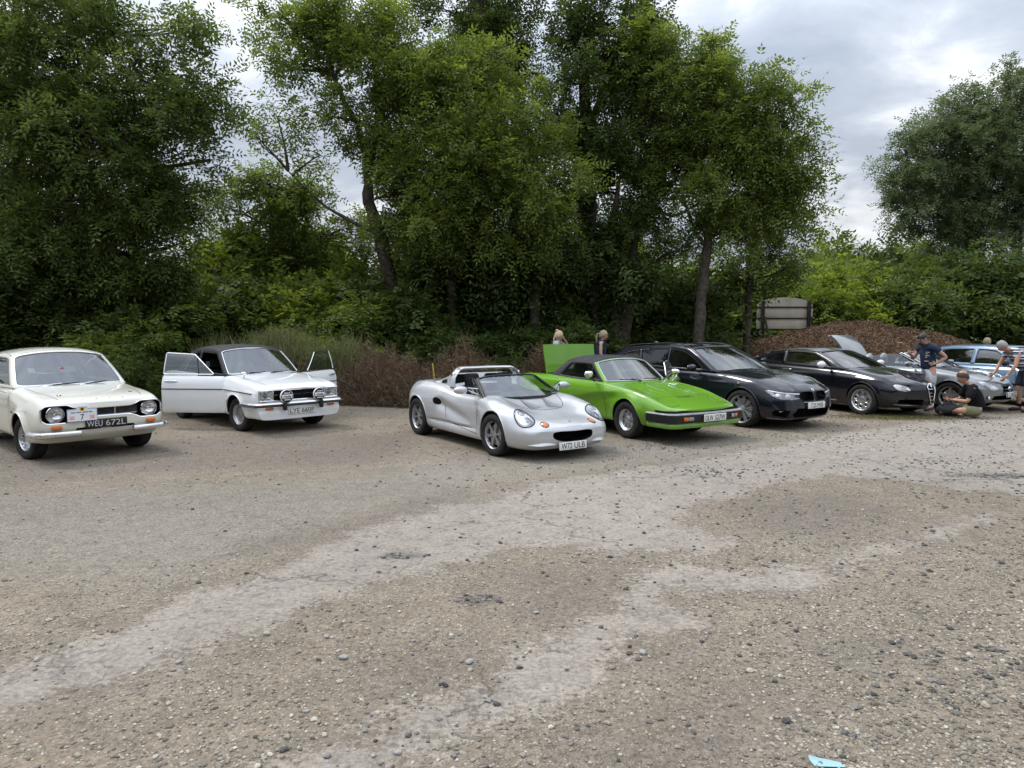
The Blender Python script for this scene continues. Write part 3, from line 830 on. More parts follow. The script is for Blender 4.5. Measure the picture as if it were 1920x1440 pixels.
    mb = MB(); c.patch(mb, 'T', circ(.66, 0, .028, .026, 16), off=.003, dome=.002); mb.build('badge', M['lampdark'], c.root)
    mb = MB()
    for sd in 'RL':
        c.ribbon(mb, sd, [(-.46, .76), (-.47, .5), (-.44, .24)]); c.ribbon(mb, sd, [(-1.52, .79), (-1.50, .60), (-1.40, .42), (-1.34, .315)]); c.ribbon(mb, sd, [(-1.95, .33), (-1.34, .315), (-.44, .25)])
    mb.build('door_gap', M['blackp'], c.root)
    mb = MB(); mb.box((.60, 0, .335), (.02, .70, .16)); mb.build('grille', M['matt'], c.root)
    c.plate(.845, -.07, .205, 'W72 ULB', w=.46, h=.105, rake=-4, tw=.40, bold=.0)
    mb = MB(); mb.box((-.9, 0, .25), (1.6, 1.5, .20)); mb.box((-.60, 0, .76), (.20, 1.2, .07), bev=.03); mb.build('chassis', M['matt'], c.root)
    c.seats([-1.02], [.36], yy=.30, mat=M['seat'], back_h=.50, w=.44)
    for sy in (-1, 1): mb = MB(); mb.box((-1.40, sy*.30, .84), (.11, .26, .30), bev=.05); mb.build('headrest', M['seat'], c.root)
    c.dash(-.62, .76, .55, -.30, .36)
    for yy in (-.42, -.28, .28, .42): mb = MB(); c.patch(mb, 'B', circ(yy, .70, .06, .06, 16), off=.003, dome=.01); mb.build('tail_light', M['red'], c.root)
    c.wheels(2.30, 1.46, 1.47, .292, .185, .195, 'twin6', steer=4, Rr=.305, Wr=.215, mat=M['alud'])
def lamp_round(c, x, y, z, r, glass='lensglass', seal=True, name='headlight'):
    mb = MB(); mb.lathe([(r, 0), (r*.98, .006), (r*.85, .022), (r*.5, .036), (.001, .040)], c=(x, y, z), axis='x', n=28); h = mb.build(name, M[glass], c.root)
    mb = MB(); mb.lathe([(r*.97, .002), (r*.75, -.03), (r*.35, -.055), (.001, -.06)], c=(x, y, z), axis='x', n=24); mb.build('lamp_bowl', M['lamp'], h)
    mb = MB(); mb.ell((x-.03, y, z), (.02, .018, .018), nu=8, nv=6); mb.build('bulb', M['chrome'], h)
    if seal:
        mb = MB(); mb.lathe([(r*1.0, -.05), (r*1.09, -.01), (r*1.09, .006), (r*1.02, .012), (r*.98, .004)], c=(x, y, z), axis='x', n=28); mb.build('lamp_ring', M['chrome'], h)
    return h
def build_mk1():
    m = paint('cream_car_paint', (.70, .685, .60), 0, .3, .05)
    c = Car('classic_saloon', (-5.885, 9.424, 0), -.702, .995, 'cream classic two-door saloon wearing a rally plate with number 7, leftmost car', 'classic and modern cars parked side by side', dict(body=m, rail=M['chrome']))
    rows = [
     [.70, .30, .45, .58, .31, .69, .45, .70, .60, .66, .735, .50, .745, .26, .755, .757],
     [.66, .26, .52, .66, .27, .745, .45, .745, .62, .69, .77, .52, .78, .28, .79, .793],
     [.50, .24, .58, .72, .26, .77, .46, .76, .66, .695, .82, .54, .83, .30, .838, .84],
     [.20, .23, .60, .74, .26, .782, .48, .77, .70, .70, .855, .55, .862, .30, .872, .875],
     [.00, .23, .60, .74, .26, .782, .50, .77, .72, .70, .868, .55, .875, .30, .888, .89],
     [-.40, .23, .60, .74, .26, .765, .50, .765, .75, .71, .895, .58, .91, .32, .925, .928],
     [-.60, .23, .60, .74, .26, .76, .52, .76, .76, .71, .905, .60, .92, .34, .935, .938],
     [-1.60, .23, .60, .74, .26, .765, .52, .765, .77, .70, .905, .60, .915, .34, .92, .92],
     [-2.10, .23, .60, .74, .27, .785, .52, .785, .80, .70, .915, .58, .92, .34, .925, .925],
     [-2.50, .25, .60, .74, .30, .785, .52, .78, .79, .69, .90, .56, .91, .34, .925, .93],
     [-3.00, .30, .56, .70, .36, .755, .54, .75, .76, .66, .86, .54, .875, .32, .885, .89],
     [-3.24, .36, .50, .62, .42, .71, .56, .70, .72, .62, .83, .50, .845, .30, .85, .855],
     [-3.28, .42, .46, .56, .46, .66, .56, .65, .70, .58, .80, .46, .815, .28, .82, .825]]
    half = [(0, .690), (.30, .690), (.37, .71), (.44, .745), (.66, .745), (.72, .705), (.72, .56), (.66, .515), (.44, .515), (.37, .55), (.30, .575), (0, .575)]
    bone = half+[(-a, b) for a, b in half[::-1]][1:-1]
    bone = [(p.x, p.y) for p in rounded([(a, b, 0) for a, b in bone], .5, closed=True, nseg=3, nc=3)[0]]
    slots = [[(s_*.06, .415), (s_*.36, .415), (s_*.34, .445), (s_*.08, .450)] for s_ in (-1, 1)]
    def dfm(x, y, z):
        # slightly flared arches and the swage line along the flank
        ay = abs(y)
        for ax in (0, -2.40):
            d = math.hypot(x-ax, z-.29)
            if ay > .5 and z < .75: y += math.copysign(.028*math.exp(-((d-.33)/.05)**2), y)
        return (x, y, z)
    c.body(rows, [0, .8, .7, .9, .8, .8, .8, .9, 0], bow_f=.05, bow_r=.04, deform=dfm, bowpow=2.6,
        dxf=[(.28, -.10), (.36, -.02), (.45, .0), (.7, .0), (.745, -.02)], dxr=[(.2, -.1), (.5, 0), (.9, 0)],
        cuts=[dict(t='arch', x=0, z=.30, r=.322, y0=.5), dict(t='arch', x=-2.40, z=.30, r=.315, y0=.5),
              dict(t='plan', poly=[(-.56, -.63), (-.50, 0), (-.56, .63), (-2.45, .60), (-2.45, -.60)], z0=.30, z1=1.5),
              dict(t='front', poly=bone, x0=.615, x1=1.2)]+[dict(t='front', poly=q, x0=.6, x1=1.2) for q in slots])
    c.archlip(0, .30, .324, .010, -10, 190, out=-.001); c.archlip(-2.40, .30, .317, .010, -10, 190, out=-.001)
    outer = [(-.46, .90), (-.97, 1.315), (-1.40, 1.345), (-2.02, 1.315), (-2.58, .90)]
    outer = [(-.46, .90), (-.70, 1.10), (-.97, 1.315), (-1.12, 1.345), (-1.55, 1.352), (-1.95, 1.325), (-2.05, 1.29), (-2.32, 1.08), (-2.56, .90), (-1.5, .885)]
    inner = [(-.66, .935), (-.80, 1.07), (-1.02, 1.258), (-1.15, 1.285), (-1.55, 1.292), (-1.88, 1.27), (-1.95, 1.245), (-2.10, 1.08), (-2.20, .945), (-1.5, .935)]
    belt = [(-.4, .70, .90), (-1.5, .71, .90), (-2.6, .68, .90)]; rail = [(-.4, .56, 1.33), (-1.5, .57, 1.35), (-2.6, .56, 1.31)]
    c.green(outer, [0, .5, .0, .6, 1, .6, 0, .5, 0, .0], inner, [.25, .5, .35, .6, 1, .6, .35, .5, .3, 0], (0, 2, 6, 8), belt, rail, ws=(.10, .06), rw=(.06, .04), crown=.075,
            bars=[(-1.60, .93, -1.60, 1.30, .055)], trim=M['chrome'], side_trim=M['chrome'], ws_m=(.05, .05, .04), wsr=.16)
    c.wiper('blackp', ((-.55, .10, 0, 0), (.08, .62, 0, 0)), armat='chrome')
    # grille strip, lamps
    mb = MB(); c_ = bone+bone[:2]; mb.tube([Vector((.735-.05*(abs(a)/.72)**2.6-.0, a, b)) for a, b in c_], .010, n=6, cap=False); mb.build('grille_surround', M['chrome'], c.root)
    mb = MB()
    for k in range(7): mb.tube([(.685-.02*(t/3)**2, t*.14, .585+.0155*k) for t in range(-3, 4)], .0028, n=4)
    for y in (-.13, .13): mb.box((.69, y, .632), (.012, .018, .105))
    mb.tube([(.715-.03*(t/4)**2, t*.10, .584) for t in range(-4, 5)], .007, n=5)
    mb.build('grille', M['alud'], c.root)
    for sy in (-1, 1):
        lamp_round(c, .69, sy*.56, .632, .098)
        mb = MB(); mb.box((.738, sy*.565, .468), (.05, .115, .052), bev=.012); mb.build('indicator', M['amber'], c.root)
        mb = MB()   # quarter bumper curling round the corner
        pts = [(.80, sy*.30), (.805, sy*.34), (.79, sy*.50), (.755, sy*.68), (.70, sy*.775), (.60, sy*.81), (.44, sy*.815)]
        pts = [(p.x, p.y) for p in rounded([(a, b, 0) for a, b in pts], 1, nseg=3)[0]]
        V = []
        for i, (a, b) in enumerate(pts):
            q = pts[min(i+1, len(pts)-1)]; q0 = pts[max(i-1, 0)]; t = Vector((q[0]-q0[0], q[1]-q0[1], 0)).normalized(); nn = Vector((t.y, -t.x, 0))*sy
            nn = nn if nn.x*1+nn.y*sy > 0 else -nn
            end = min(1, (i+1)/4, (len(pts)-i)/3)
            for (o, zz) in ((0, -.040), (.020, -.034), (.032, -.012), (.032, .012), (.020, .032), (0, .038)): V.append(Vector((a, b, .385+zz*end))+nn*o*end)
        mb.add(V, [(6*i+j, 6*i+(j+1) % 6, 6*i+6+(j+1) % 6, 6*i+6+j) for i in range(len(pts)-1) for j in range(6)]+[(0, 1, 2, 3, 4, 5)])
        mb.build('bumper', M['chrome'], c.root)
        mb = MB(); c.patch(mb, 'T', circ(.42, sy*.43, .026, .026, 14), off=.006); mb.build('bonnet_pin', M['ink'], c.root)
        mb = MB(); c.patch(mb, 'T', circ(.42, sy*.43, .014, .014, 10), off=.010, dome=.004); mb.build('bonnet_pin', M['chrome'], c.root)
        if sy < 0: c.mirror(sy*.76, (-.60, sy*.93, .935), (.075, .12, .065), m, fwd=.05)
        mb = MB(); c.patch(mb, 'R' if sy < 0 else 'L', circ(-.36, .60, .035, .014, 12, pw=5), off=.004); mb.build('badge', M['ink'], c.root)
        mb = MB(); mb.box((-2.05, sy*.775, .80), (.02, .02, .02)); 
        mb = MB(); c.patch(mb, 'B', [(sy*.40, .62), (sy*.64, .62), (sy*.62, .74), (sy*.40, .74)][::sy], off=.006); mb.build('tail_light', M['red'], c.root)
    mb = MB(); c.ribbon(mb, 'T', [(.60, -.50), (.2, -.56), (-.38, -.60)], .007); c.ribbon(mb, 'T', [(.60, .50), (.2, .56), (-.38, .60)], .007); c.ribbon(mb, 'T', [(-.38, -.60), (-.36, 0), (-.38, .60)], .006)
    mb.build('bonnet_gap', M['ink'], c.root)
    mb = MB()
    for sd in 'RL':
        c.ribbon(mb, sd, [(-.52, .89), (-.50, .6), (-.50, .29), (-1.60, .27), (-1.64, .6), (-1.60, .90)])
    mb.build('door_gap', M['ink'], c.root)
    mb = MB()
    for sd in 'RL': c.ribbon(mb, sd, [(.30, .66), (-.5, .655), (-1.6, .66), (-3.1, .68)], .012, .004)
    mb.build('swage_line', m, c.root)
    for sd in (-1, 1): mb = MB(); mb.tube([(-1.46, sd*.775, .80), (-1.36, sd*.79, .80), (-1.30, sd*.775, .80)], .011, n=6); mb.build('door_handle', M['chrome'], c.root)
    mb = MB()   # cowl air grille slots
    for k in range(26): 
        y = -.34+k*.0272; c.ribbon(mb, 'T', [(-.30, y), (-.33, y+.006)], .009, .002)
    mb.build('cowl_vent', M['ink'], c.root)
    for k, ch in enumerate('FORD'):
        y = -.24+.16*k; h, n = c.hit('T', .67, y)
        T = Matrix.Translation(h+n*.004) @ Matrix(((-n.z*0-.45, .0, .9, 0), (0, 0, 0, 0), (0, 0, 0, 0), (0, 0, 0, 1)))
        T = Matrix.Translation(h+n*.003) @ Matrix(((0, -n.z, n.x, 0), (1, 0, 0, 0), (0, n.x, n.z, 0), (0, 0, 0, 1)))
        text('bonnet_letter', ch, M['chrome'], c.root, T, size=.03, ext=.003, height=.022)
    c.plate(.765, 0, .485, 'WEU 672L', w=.50, h=.115, mat='plateb', ink='silverink', tw=.47, th=.075, bold=.0)
    # rally plate clipped over the grille
    e = Matrix.Translation((.775, -.285, .622)); mb = MB()
    pl = [(-.17, -.085), (.17, -.085), (.17, .065), (.07, .068), (.045, .095), (-.045, .095), (-.07, .068), (-.17, .065)]
    mb.prism(pl, -.003, .003, axis='x'); rp = mb.build('rally_plate', M['white'], c.root); rp.matrix_local = e
    mb = MB(); q = [Vector((.004, a, b)) for a, b in pl]; mb.tube(q+q[:2], .004, n=5, cap=False); mb.build('plate_border', simple('pale_blue_border', (.35, .45, .75), .5), rp)
    T = lambda y, z: Matrix(((0, 0, 1, .0045), (1, 0, 0, y), (0, 1, 0, z), (0, 0, 0, 1)))
    text('plate_text', '7', M['ink'], rp, T(.0, -.035), height=.072, width=.038)
    bi = simple('blue_ink', (.03, .05, .25), .5)
    for y, w_ in ((-.105, .05), (-.04, .055), (.035, .06), (.095, .04)): mb = MB(); mb.box((.004, y, .026), (.002, w_, .010)); mb.build('plate_lettering', bi, rp)
    mb = MB(); mb.lathe([(.030, .003), (.030, .005), (.001, .006)], c=(0, 0, .068), axis='x', n=20); mb.build('plate_emblem', M['yellow'], rp)
    mb = MB(); mb.lathe([(.016, .0065), (.001, .007)], c=(0, 0, .068), axis='x', n=16); mb.build('plate_emblem', M['ink'], rp)
    for y in (-.115, .115):
        for k in range(3): mb = MB(); mb.box((.004, y, -.025-.016*k), (.002, .055-.008*(k % 2), .008)); mb.build('plate_logo', simple('pink_ink', (.7, .25, .28), .5), rp)
    # sticker strip seen through the screen
    mb = MB(); mb.add([c.wsfn(a, b)-Vector((.008, 0, .008)) for a, b in ((-.18, .40), (.16, .40), (.16, .56), (-.18, .56))], [(0, 1, 2, 3)]); st = mb.build('window_sticker', simple('sticker_grey', (.55, .56, .6), .5), c.root)
    mb = MB(); p0 = c.wsfn(-.10, .48); mb.ell(p0-Vector((.004, 0, .004)), (.004, .035, .03), nu=10, nv=6); mb.build('sticker_mark', M['redink'], st)
    c.dash(-.58, .92, .60); c.seats([-1.35, -2.10], [.40, .42], yy=.32, head=True)
    mb = MB(); mb.box((-1.3, 0, .29), (3.3, 1.3, .10)); mb.build('underside', M['matt'], c.root)
    c.wheels(2.40, 1.30, 1.30, .285, .19, .175, 'steel', steer=9)
def build_mk2():
    m = paint('white_car_paint', (.80, .81, .82), 0, .3, .04)
    c = Car('classic_saloon', (-4.08, 11.952, 0), -.75, 1.0, 'white classic saloon with black vinyl roof, both doors open and two round spotlamps', 'classic and modern cars parked side by side', dict(body=m, rail=M['vinyl'], ang=28))
    rows = [
     [.70, .24, .54, .70, .25, .755, .40, .73, .58, .72, .715, .55, .725, .28, .735, .737],
     [.66, .24, .54, .72, .25, .770, .40, .77, .60, .725, .755, .55, .765, .28, .775, .778],
     [.50, .23, .58, .73, .25, .775, .46, .775, .66, .73, .80, .56, .808, .30, .815, .818],
     [.00, .23, .60, .74, .26, .785, .50, .78, .72, .73, .86, .57, .872, .30, .885, .888],
     [-.42, .23, .60, .74, .26, .775, .50, .775, .74, .725, .895, .60, .91, .32, .925, .928],
     [-.60, .23, .60, .74, .26, .77, .52, .77, .76, .72, .90, .60, .91, .34, .93, .93],
     [-1.60, .23, .60, .74, .26, .775, .52, .775, .77, .715, .905, .60, .915, .34, .92, .92],
     [-2.40, .25, .60, .74, .28, .785, .52, .78, .79, .71, .905, .56, .915, .34, .925, .93],
     [-3.00, .30, .56, .72, .36, .76, .54, .755, .78, .69, .885, .54, .895, .32, .90, .90],
     [-3.24, .36, .54, .68, .40, .74, .56, .73, .74, .67, .86, .50, .87, .30, .875, .878],
     [-3.28, .42, .50, .64, .44, .71, .56, .70, .72, .65, .84, .46, .85, .28, .855, .858]]
    face = [(-.715, .545), (.715, .545), (.715, .715), (-.715, .715)]
    def dfm(x, y, z):
        ay = abs(y)
        for ax in (0, -2.40):
            d = math.hypot(x-ax, z-.29)
            if ay > .5 and z < .75: y += math.copysign(.022*math.exp(-((d-.33)/.05)**2), y)
        if ay > .6: y += math.copysign(.006*math.exp(-((z-.675)/.02)**2), y)
        if x > .45 and z < .46:   # the front air dam juts forward
            x += .05*min(1, (.46-z)/.10)*min(1, (x-.45)/.2)
        return (x, y, z)
    c.body(rows, [0, .5, .5, .8, .5, .6, .6, .9, 0], bow_f=.035, bow_r=.02, deform=dfm, bowpow=3,
        dxf=[(.24, -.0), (.45, .0), (.7, .0), (.735, .01)], dxr=[(.2, -.1), (.5, 0), (.9, 0)],
        cuts=[dict(t='arch', x=0, z=.30, r=.322, y0=.5), dict(t='arch', x=-2.40, z=.30, r=.315, y0=.5),
              dict(t='plan', poly=[(-.56, -.63), (-.50, 0), (-.56, .63), (-2.45, .60), (-2.45, -.60)], z0=.30, z1=1.5),
              dict(t='front', poly=face, x0=.655, x1=1.2)])
    c.archlip(0, .30, .324, .011, -10, 190, out=-.001); c.archlip(-2.40, .30, .317, .010, -10, 190, out=-.001)
    outer = [(-.46, .90), (-.70, 1.10), (-.96, 1.305), (-1.10, 1.335), (-1.55, 1.345), (-1.98, 1.32), (-2.08, 1.28), (-2.32, 1.08), (-2.56, .90), (-1.5, .885)]
    inner = [(-.60, .925), (-.76, 1.07), (-1.00, 1.258), (-1.13, 1.28), (-1.55, 1.287), (-1.88, 1.268), (-1.95, 1.235), (-2.12, 1.08), (-2.24, .945), (-1.5, .925)]
    belt = [(-.4, .69, .90), (-1.5, .70, .90), (-2.6, .68, .90)]; rail = [(-.4, .565, 1.33), (-1.5, .575, 1.35), (-2.6, .565, 1.31)]
    c.green(outer, [0, .5, .0, .6, 1, .6, 0, .5, 0, .0], inner, [.25, .5, .35, .6, 1, .6, .35, .5, .3, 0], (0, 2, 6, 8), belt, rail, ws=(.08, .05), rw=(.06, .04), crown=.07,
            roofmat=M['vinyl'], sidemat=M['vinyl'], trim=M['chrome'], side_trim=M['chrome'], ws_m=(.05, .05, .045), wsr=.10,
            windows=[[(-.62, .93), (-1.00, 1.25), (-1.56, 1.285), (-1.58, .93)], [(-1.66, .935), (-1.66, 1.28), (-1.90, 1.262), (-2.22, .945)]], skip=[(-1, 0), (1, 0)],
            bars=[(-1.62, .92, -1.62, 1.31, .06)])
    c.wiper('blackp', ((-.60, -.02, 0, 0), (.02, .62, 0, 0)))
    # chrome-edged grille strip with rectangular lamps
    mb = MB(); q = [(.725, a, b) for a, b in face]; mb.tube([Vector(p) for p in q+q[:2]], .009, n=6, cap=False); mb.build('grille_surround', M['chrome'], c.root)
    mb = MB()
    for k in range(9): mb.box((.672, 0, .562+.017*k), (.02, .92, .005))
    mb.build('grille', M['blackp'], c.root)
    for s_ in (-1, 1): mb = MB(); mb.tube([(.69, s_*.06, .632), (.69, s_*.44, .632)], .004, n=5); mb.build('grille_bar', M['chrome'], c.root)
    text('grille_badge', '1600', M['chrome'], c.root, Matrix(((0, 0, 1, .692), (1, 0, 0, 0), (0, 1, 0, .632), (0, 0, 0, 1))), height=.022, width=.085)
    for sy in (-1, 1):
        o_ = rounded([(sy*.47, .555, 0), (sy*.705, .555, 0), (sy*.705, .705, 0), (sy*.47, .705, 0)], .25, closed=True)[0]
        mb = MB(); fillfn(mb, lambda a, b, w: (.708+.012*w, a, b), [(p.x, p.y) for p in o_], 4); h = mb.build('headlight', M['lensglass'], c.root)
        mb = MB(); fillfn(mb, lambda a, b, w: (.700-.035*w, a, b), [(p.x, p.y) for p in o_], 4); mb.build('lamp_bowl', M['lamp'], h)
        mb = MB(); mb.lathe([(.05, -.03), (.03, -.01), (.001, -.008)], c=(.70, sy*.585, .63), axis='x', n=16); mb.build('bulb', M['lampdark'], h)
        mb = MB(); q = [Vector((.712, p.x, p.y)) for p in o_]; mb.tube(q+q[:2], .006, n=5, cap=False); mb.build('lamp_frame', M['chrome'], h)
        # auxiliary lamp with printed cover
        sp = empty('spotlight', (.83, sy*.30, .615), 0, c.root)
        mb = MB(); mb.lathe([(.001, -.09), (.06, -.08), (.10, -.03), (.112, -.01), (.112, .012), (.104, .018), (.104, .012)], axis='x', n=36); mb.build('lamp_shell', M['white'], sp)
        mb = MB(); mb.lathe([(.104, .012), (.06, .018), (.001, .020)], axis='x', n=36); cv = mb.build('lamp_cover', M['ink'], sp)
        mb = MB(); mb.box((.023, 0, .0), (.004, .178, .062), bev=.002); mb.build('cover_band', M['white'], cv)
        TT = Matrix(((0, 0, 1, .0262), (1, 0, 0, 0), (0, 1, 0, 0), (0, 0, 0, 1))); text('cover_text', 'Hella', M['ink'], cv, TT, height=.040, width=.135, bold=.001, shear=.2)
        for zz, ww in ((.055, .11), (-.055, .11)): mb = MB(); mb.box((.0235, 0, zz), (.003, ww, .014)); mb.build('cover_stripe', M['white'], cv)
        mb = MB(); mb.tube([(-.03, 0, -.08), (-.02, 0, -.14)], .02, n=8); mb.build('lamp_bracket', M['blackp'], sp)
        mb = MB(); mb.box((.755, sy*.56, .425), (.05, .13, .035), bev=.01); mb.build('indicator', M['amber'], c.root)
        mb = MB(); mb.box((.835, sy*.335, .455), (.07, .06, .14), bev=.02); mb.build('overrider', M['blackp'], c.root)
        mb = MB(); c.patch(mb, 'B', [(sy*.44, .60), (sy*.68, .60), (sy*.66, .74), (sy*.44, .74)][::sy], off=.006); mb.build('tail_light', M['red'], c.root)
        h, n = c.hit('T', -.02, sy*.60)
        if sy < 0: mb = MB(); mb.tube([h, h+Vector((0, 0, .045)), h+Vector((0, -sy*.0, .075))], .009, n=6); mb.ell(h+Vector((0, 0, .085)), (.035, .055, .036), nu=12, nv=8); mb.build('wing_mirror', M['chrome'], c.root)
    mb = MB()
    pts = [(.30, -.815), (.60, -.815), (.745, -.79), (.79, -.70), (.81, 0), (.79, .70), (.745, .79), (.60, .815), (.30, .815)]
    pts = [(p.x, p.y) for p in rounded([(a, b, 0) for a, b in pts], .6, nseg=4)[0]]
    for (z0, z1, o, mi) in ((.475, .52, 0, 0), (.452, .476, .006, 1)):
        mb.mi = mi; V = []
        for i, (a, b) in enumerate(pts):
            q = pts[min(i+1, len(pts)-1)]; q0 = pts[max(i-1, 0)]; t = Vector((q[0]-q0[0], q[1]-q0[1], 0)).normalized(); nn = Vector((t.y, -t.x, 0))
            V += [Vector((a, b, z0)), Vector((a, b, z0))+nn*(.02+o), Vector((a, b, (z0+z1)/2))+nn*(.032+o), Vector((a, b, z1))+nn*.02, Vector((a, b, z1))]
        mb.add(V, [(5*i+j, 5*i+(j+1) % 5, 5*i+5+(j+1) % 5, 5*i+5+j) for i in range(len(pts)-1) for j in range(5)])
    mb.build('bumper', [M['chrome'], M['blackp']], c.root)
    c.plate(.795, 0, .365, 'LYE 660P', w=.50, h=.11, tw=.45, th=.078)
    mb = MB(); c.ribbon(mb, 'T', [(.62, -.52), (.2, -.57), (-.38, -.61)], .007); c.ribbon(mb, 'T', [(.62, .52), (.2, .57), (-.38, .61)], .007); c.ribbon(mb, 'T', [(-.38, -.61), (-.36, 0), (-.38, .61)], .006)
    mb.build('bonnet_gap', M['ink'], c.root)
    mb = MB(); c.ribbon(mb, 'R', [(.58, .66), (.2, .672), (-.40, .678)], .016, .004); c.ribbon(mb, 'R', [(-1.60, .678), (-3.1, .68)], .016, .004)
    c.ribbon(mb, 'L', [(.58, .66), (.2, .672), (-.40, .678)], .016, .004); c.ribbon(mb, 'L', [(-1.60, .678), (-3.1, .68)], .016, .004)
    mb.build('side_stripe', M['ink'], c.root)
    mb = MB(); c.patch(mb, 'R', circ(-.30, .47, .012, .05, 12, pw=5), off=.004); c.patch(mb, 'R', circ(-.30, .575, .010, .016, 12, pw=5), off=.004); mb.build('side_badge', M['ink'], c.root)
    low = [(-.43, .27), (-.43, .895), (-1.52, .905), (-1.53, .27)]
    for sg, ang, nm in ((-1, 40, 'R'), (1, 64, 'L')):
        win = [(-.63, .925), (-1.0, 1.262), (-1.50, 1.288), (-1.515, .925)]
        e, g = c.door(sg, low, -.43, ang, win, inner=m if sg > 0 else M['seatgrey'])
        off = Vector((-.43, 0, 0))
        mb = MB(); q = [g(-1.47, .815, .012), g(-1.42, .815, .022), g(-1.30, .815, .022), g(-1.26, .815, .010)]; mb.tube(q, .012, n=6); mb.build('door_handle', M['chrome'], e)
        mb = MB(); V = []
        for k in range(12):
            x = -.45-1.10*k/11; V += [g(x, .670, .005), g(x, .686, .005)]
        mb.add(V, [(2*i, 2*i+1, 2*i+3, 2*i+2) for i in range(11)]); mb.build('door_stripe', M['ink'], e)
        mb = MB(); hy = c.hit('L' if sg > 0 else 'R', -.43, .6)[0].y-sg*.02; mb.tube([Vector((x_+.43, sg*(c.SY(x_, z_)+.005)-hy, z_)) for x_, z_ in ((-.90, .925), (-.95, 1.20))], .010, n=5); mb.build('window_divider', M['blackp'], e)
        if sg < 0:
            mb = MB(); mb.box((-.30, .05, .62), (.35, .03, .06), bev=.01); mb.build('arm_rest', M['blackp'], e)
    c.cut([dict(t='side', poly=[(-.45, .30), (-.45, 1.0), (-1.55, 1.0), (-1.55, .30)], y0=-1.2, y1=-.55), dict(t='side', poly=[(-.45, .30), (-.45, 1.0), (-1.55, 1.0), (-1.55, .30)], y0=.55, y1=1.2)])
    mb = MB(); mb.add([c.wsfn(a, b)-Vector((.008, 0, .008)) for a, b in ((-.88, .05), (-.66, .05), (-.66, .14), (-.88, .14))], [(0, 1, 2, 3)]); mb.build('tax_sticker', simple('lime_sticker', (.45, .75, .05), .5), c.root)
    c.dash(-.58, .90, .60); c.seats([-1.25, -2.05], [.40, .42], yy=.33)
    mb = MB(); mb.box((-1.3, 0, .29), (3.3, 1.3, .10)); mb.build('underside', M['matt'], c.root)
    c.wheels(2.40, 1.30, 1.30, .285, .19, .175, 'four', steer=6, mat=M['alud'])
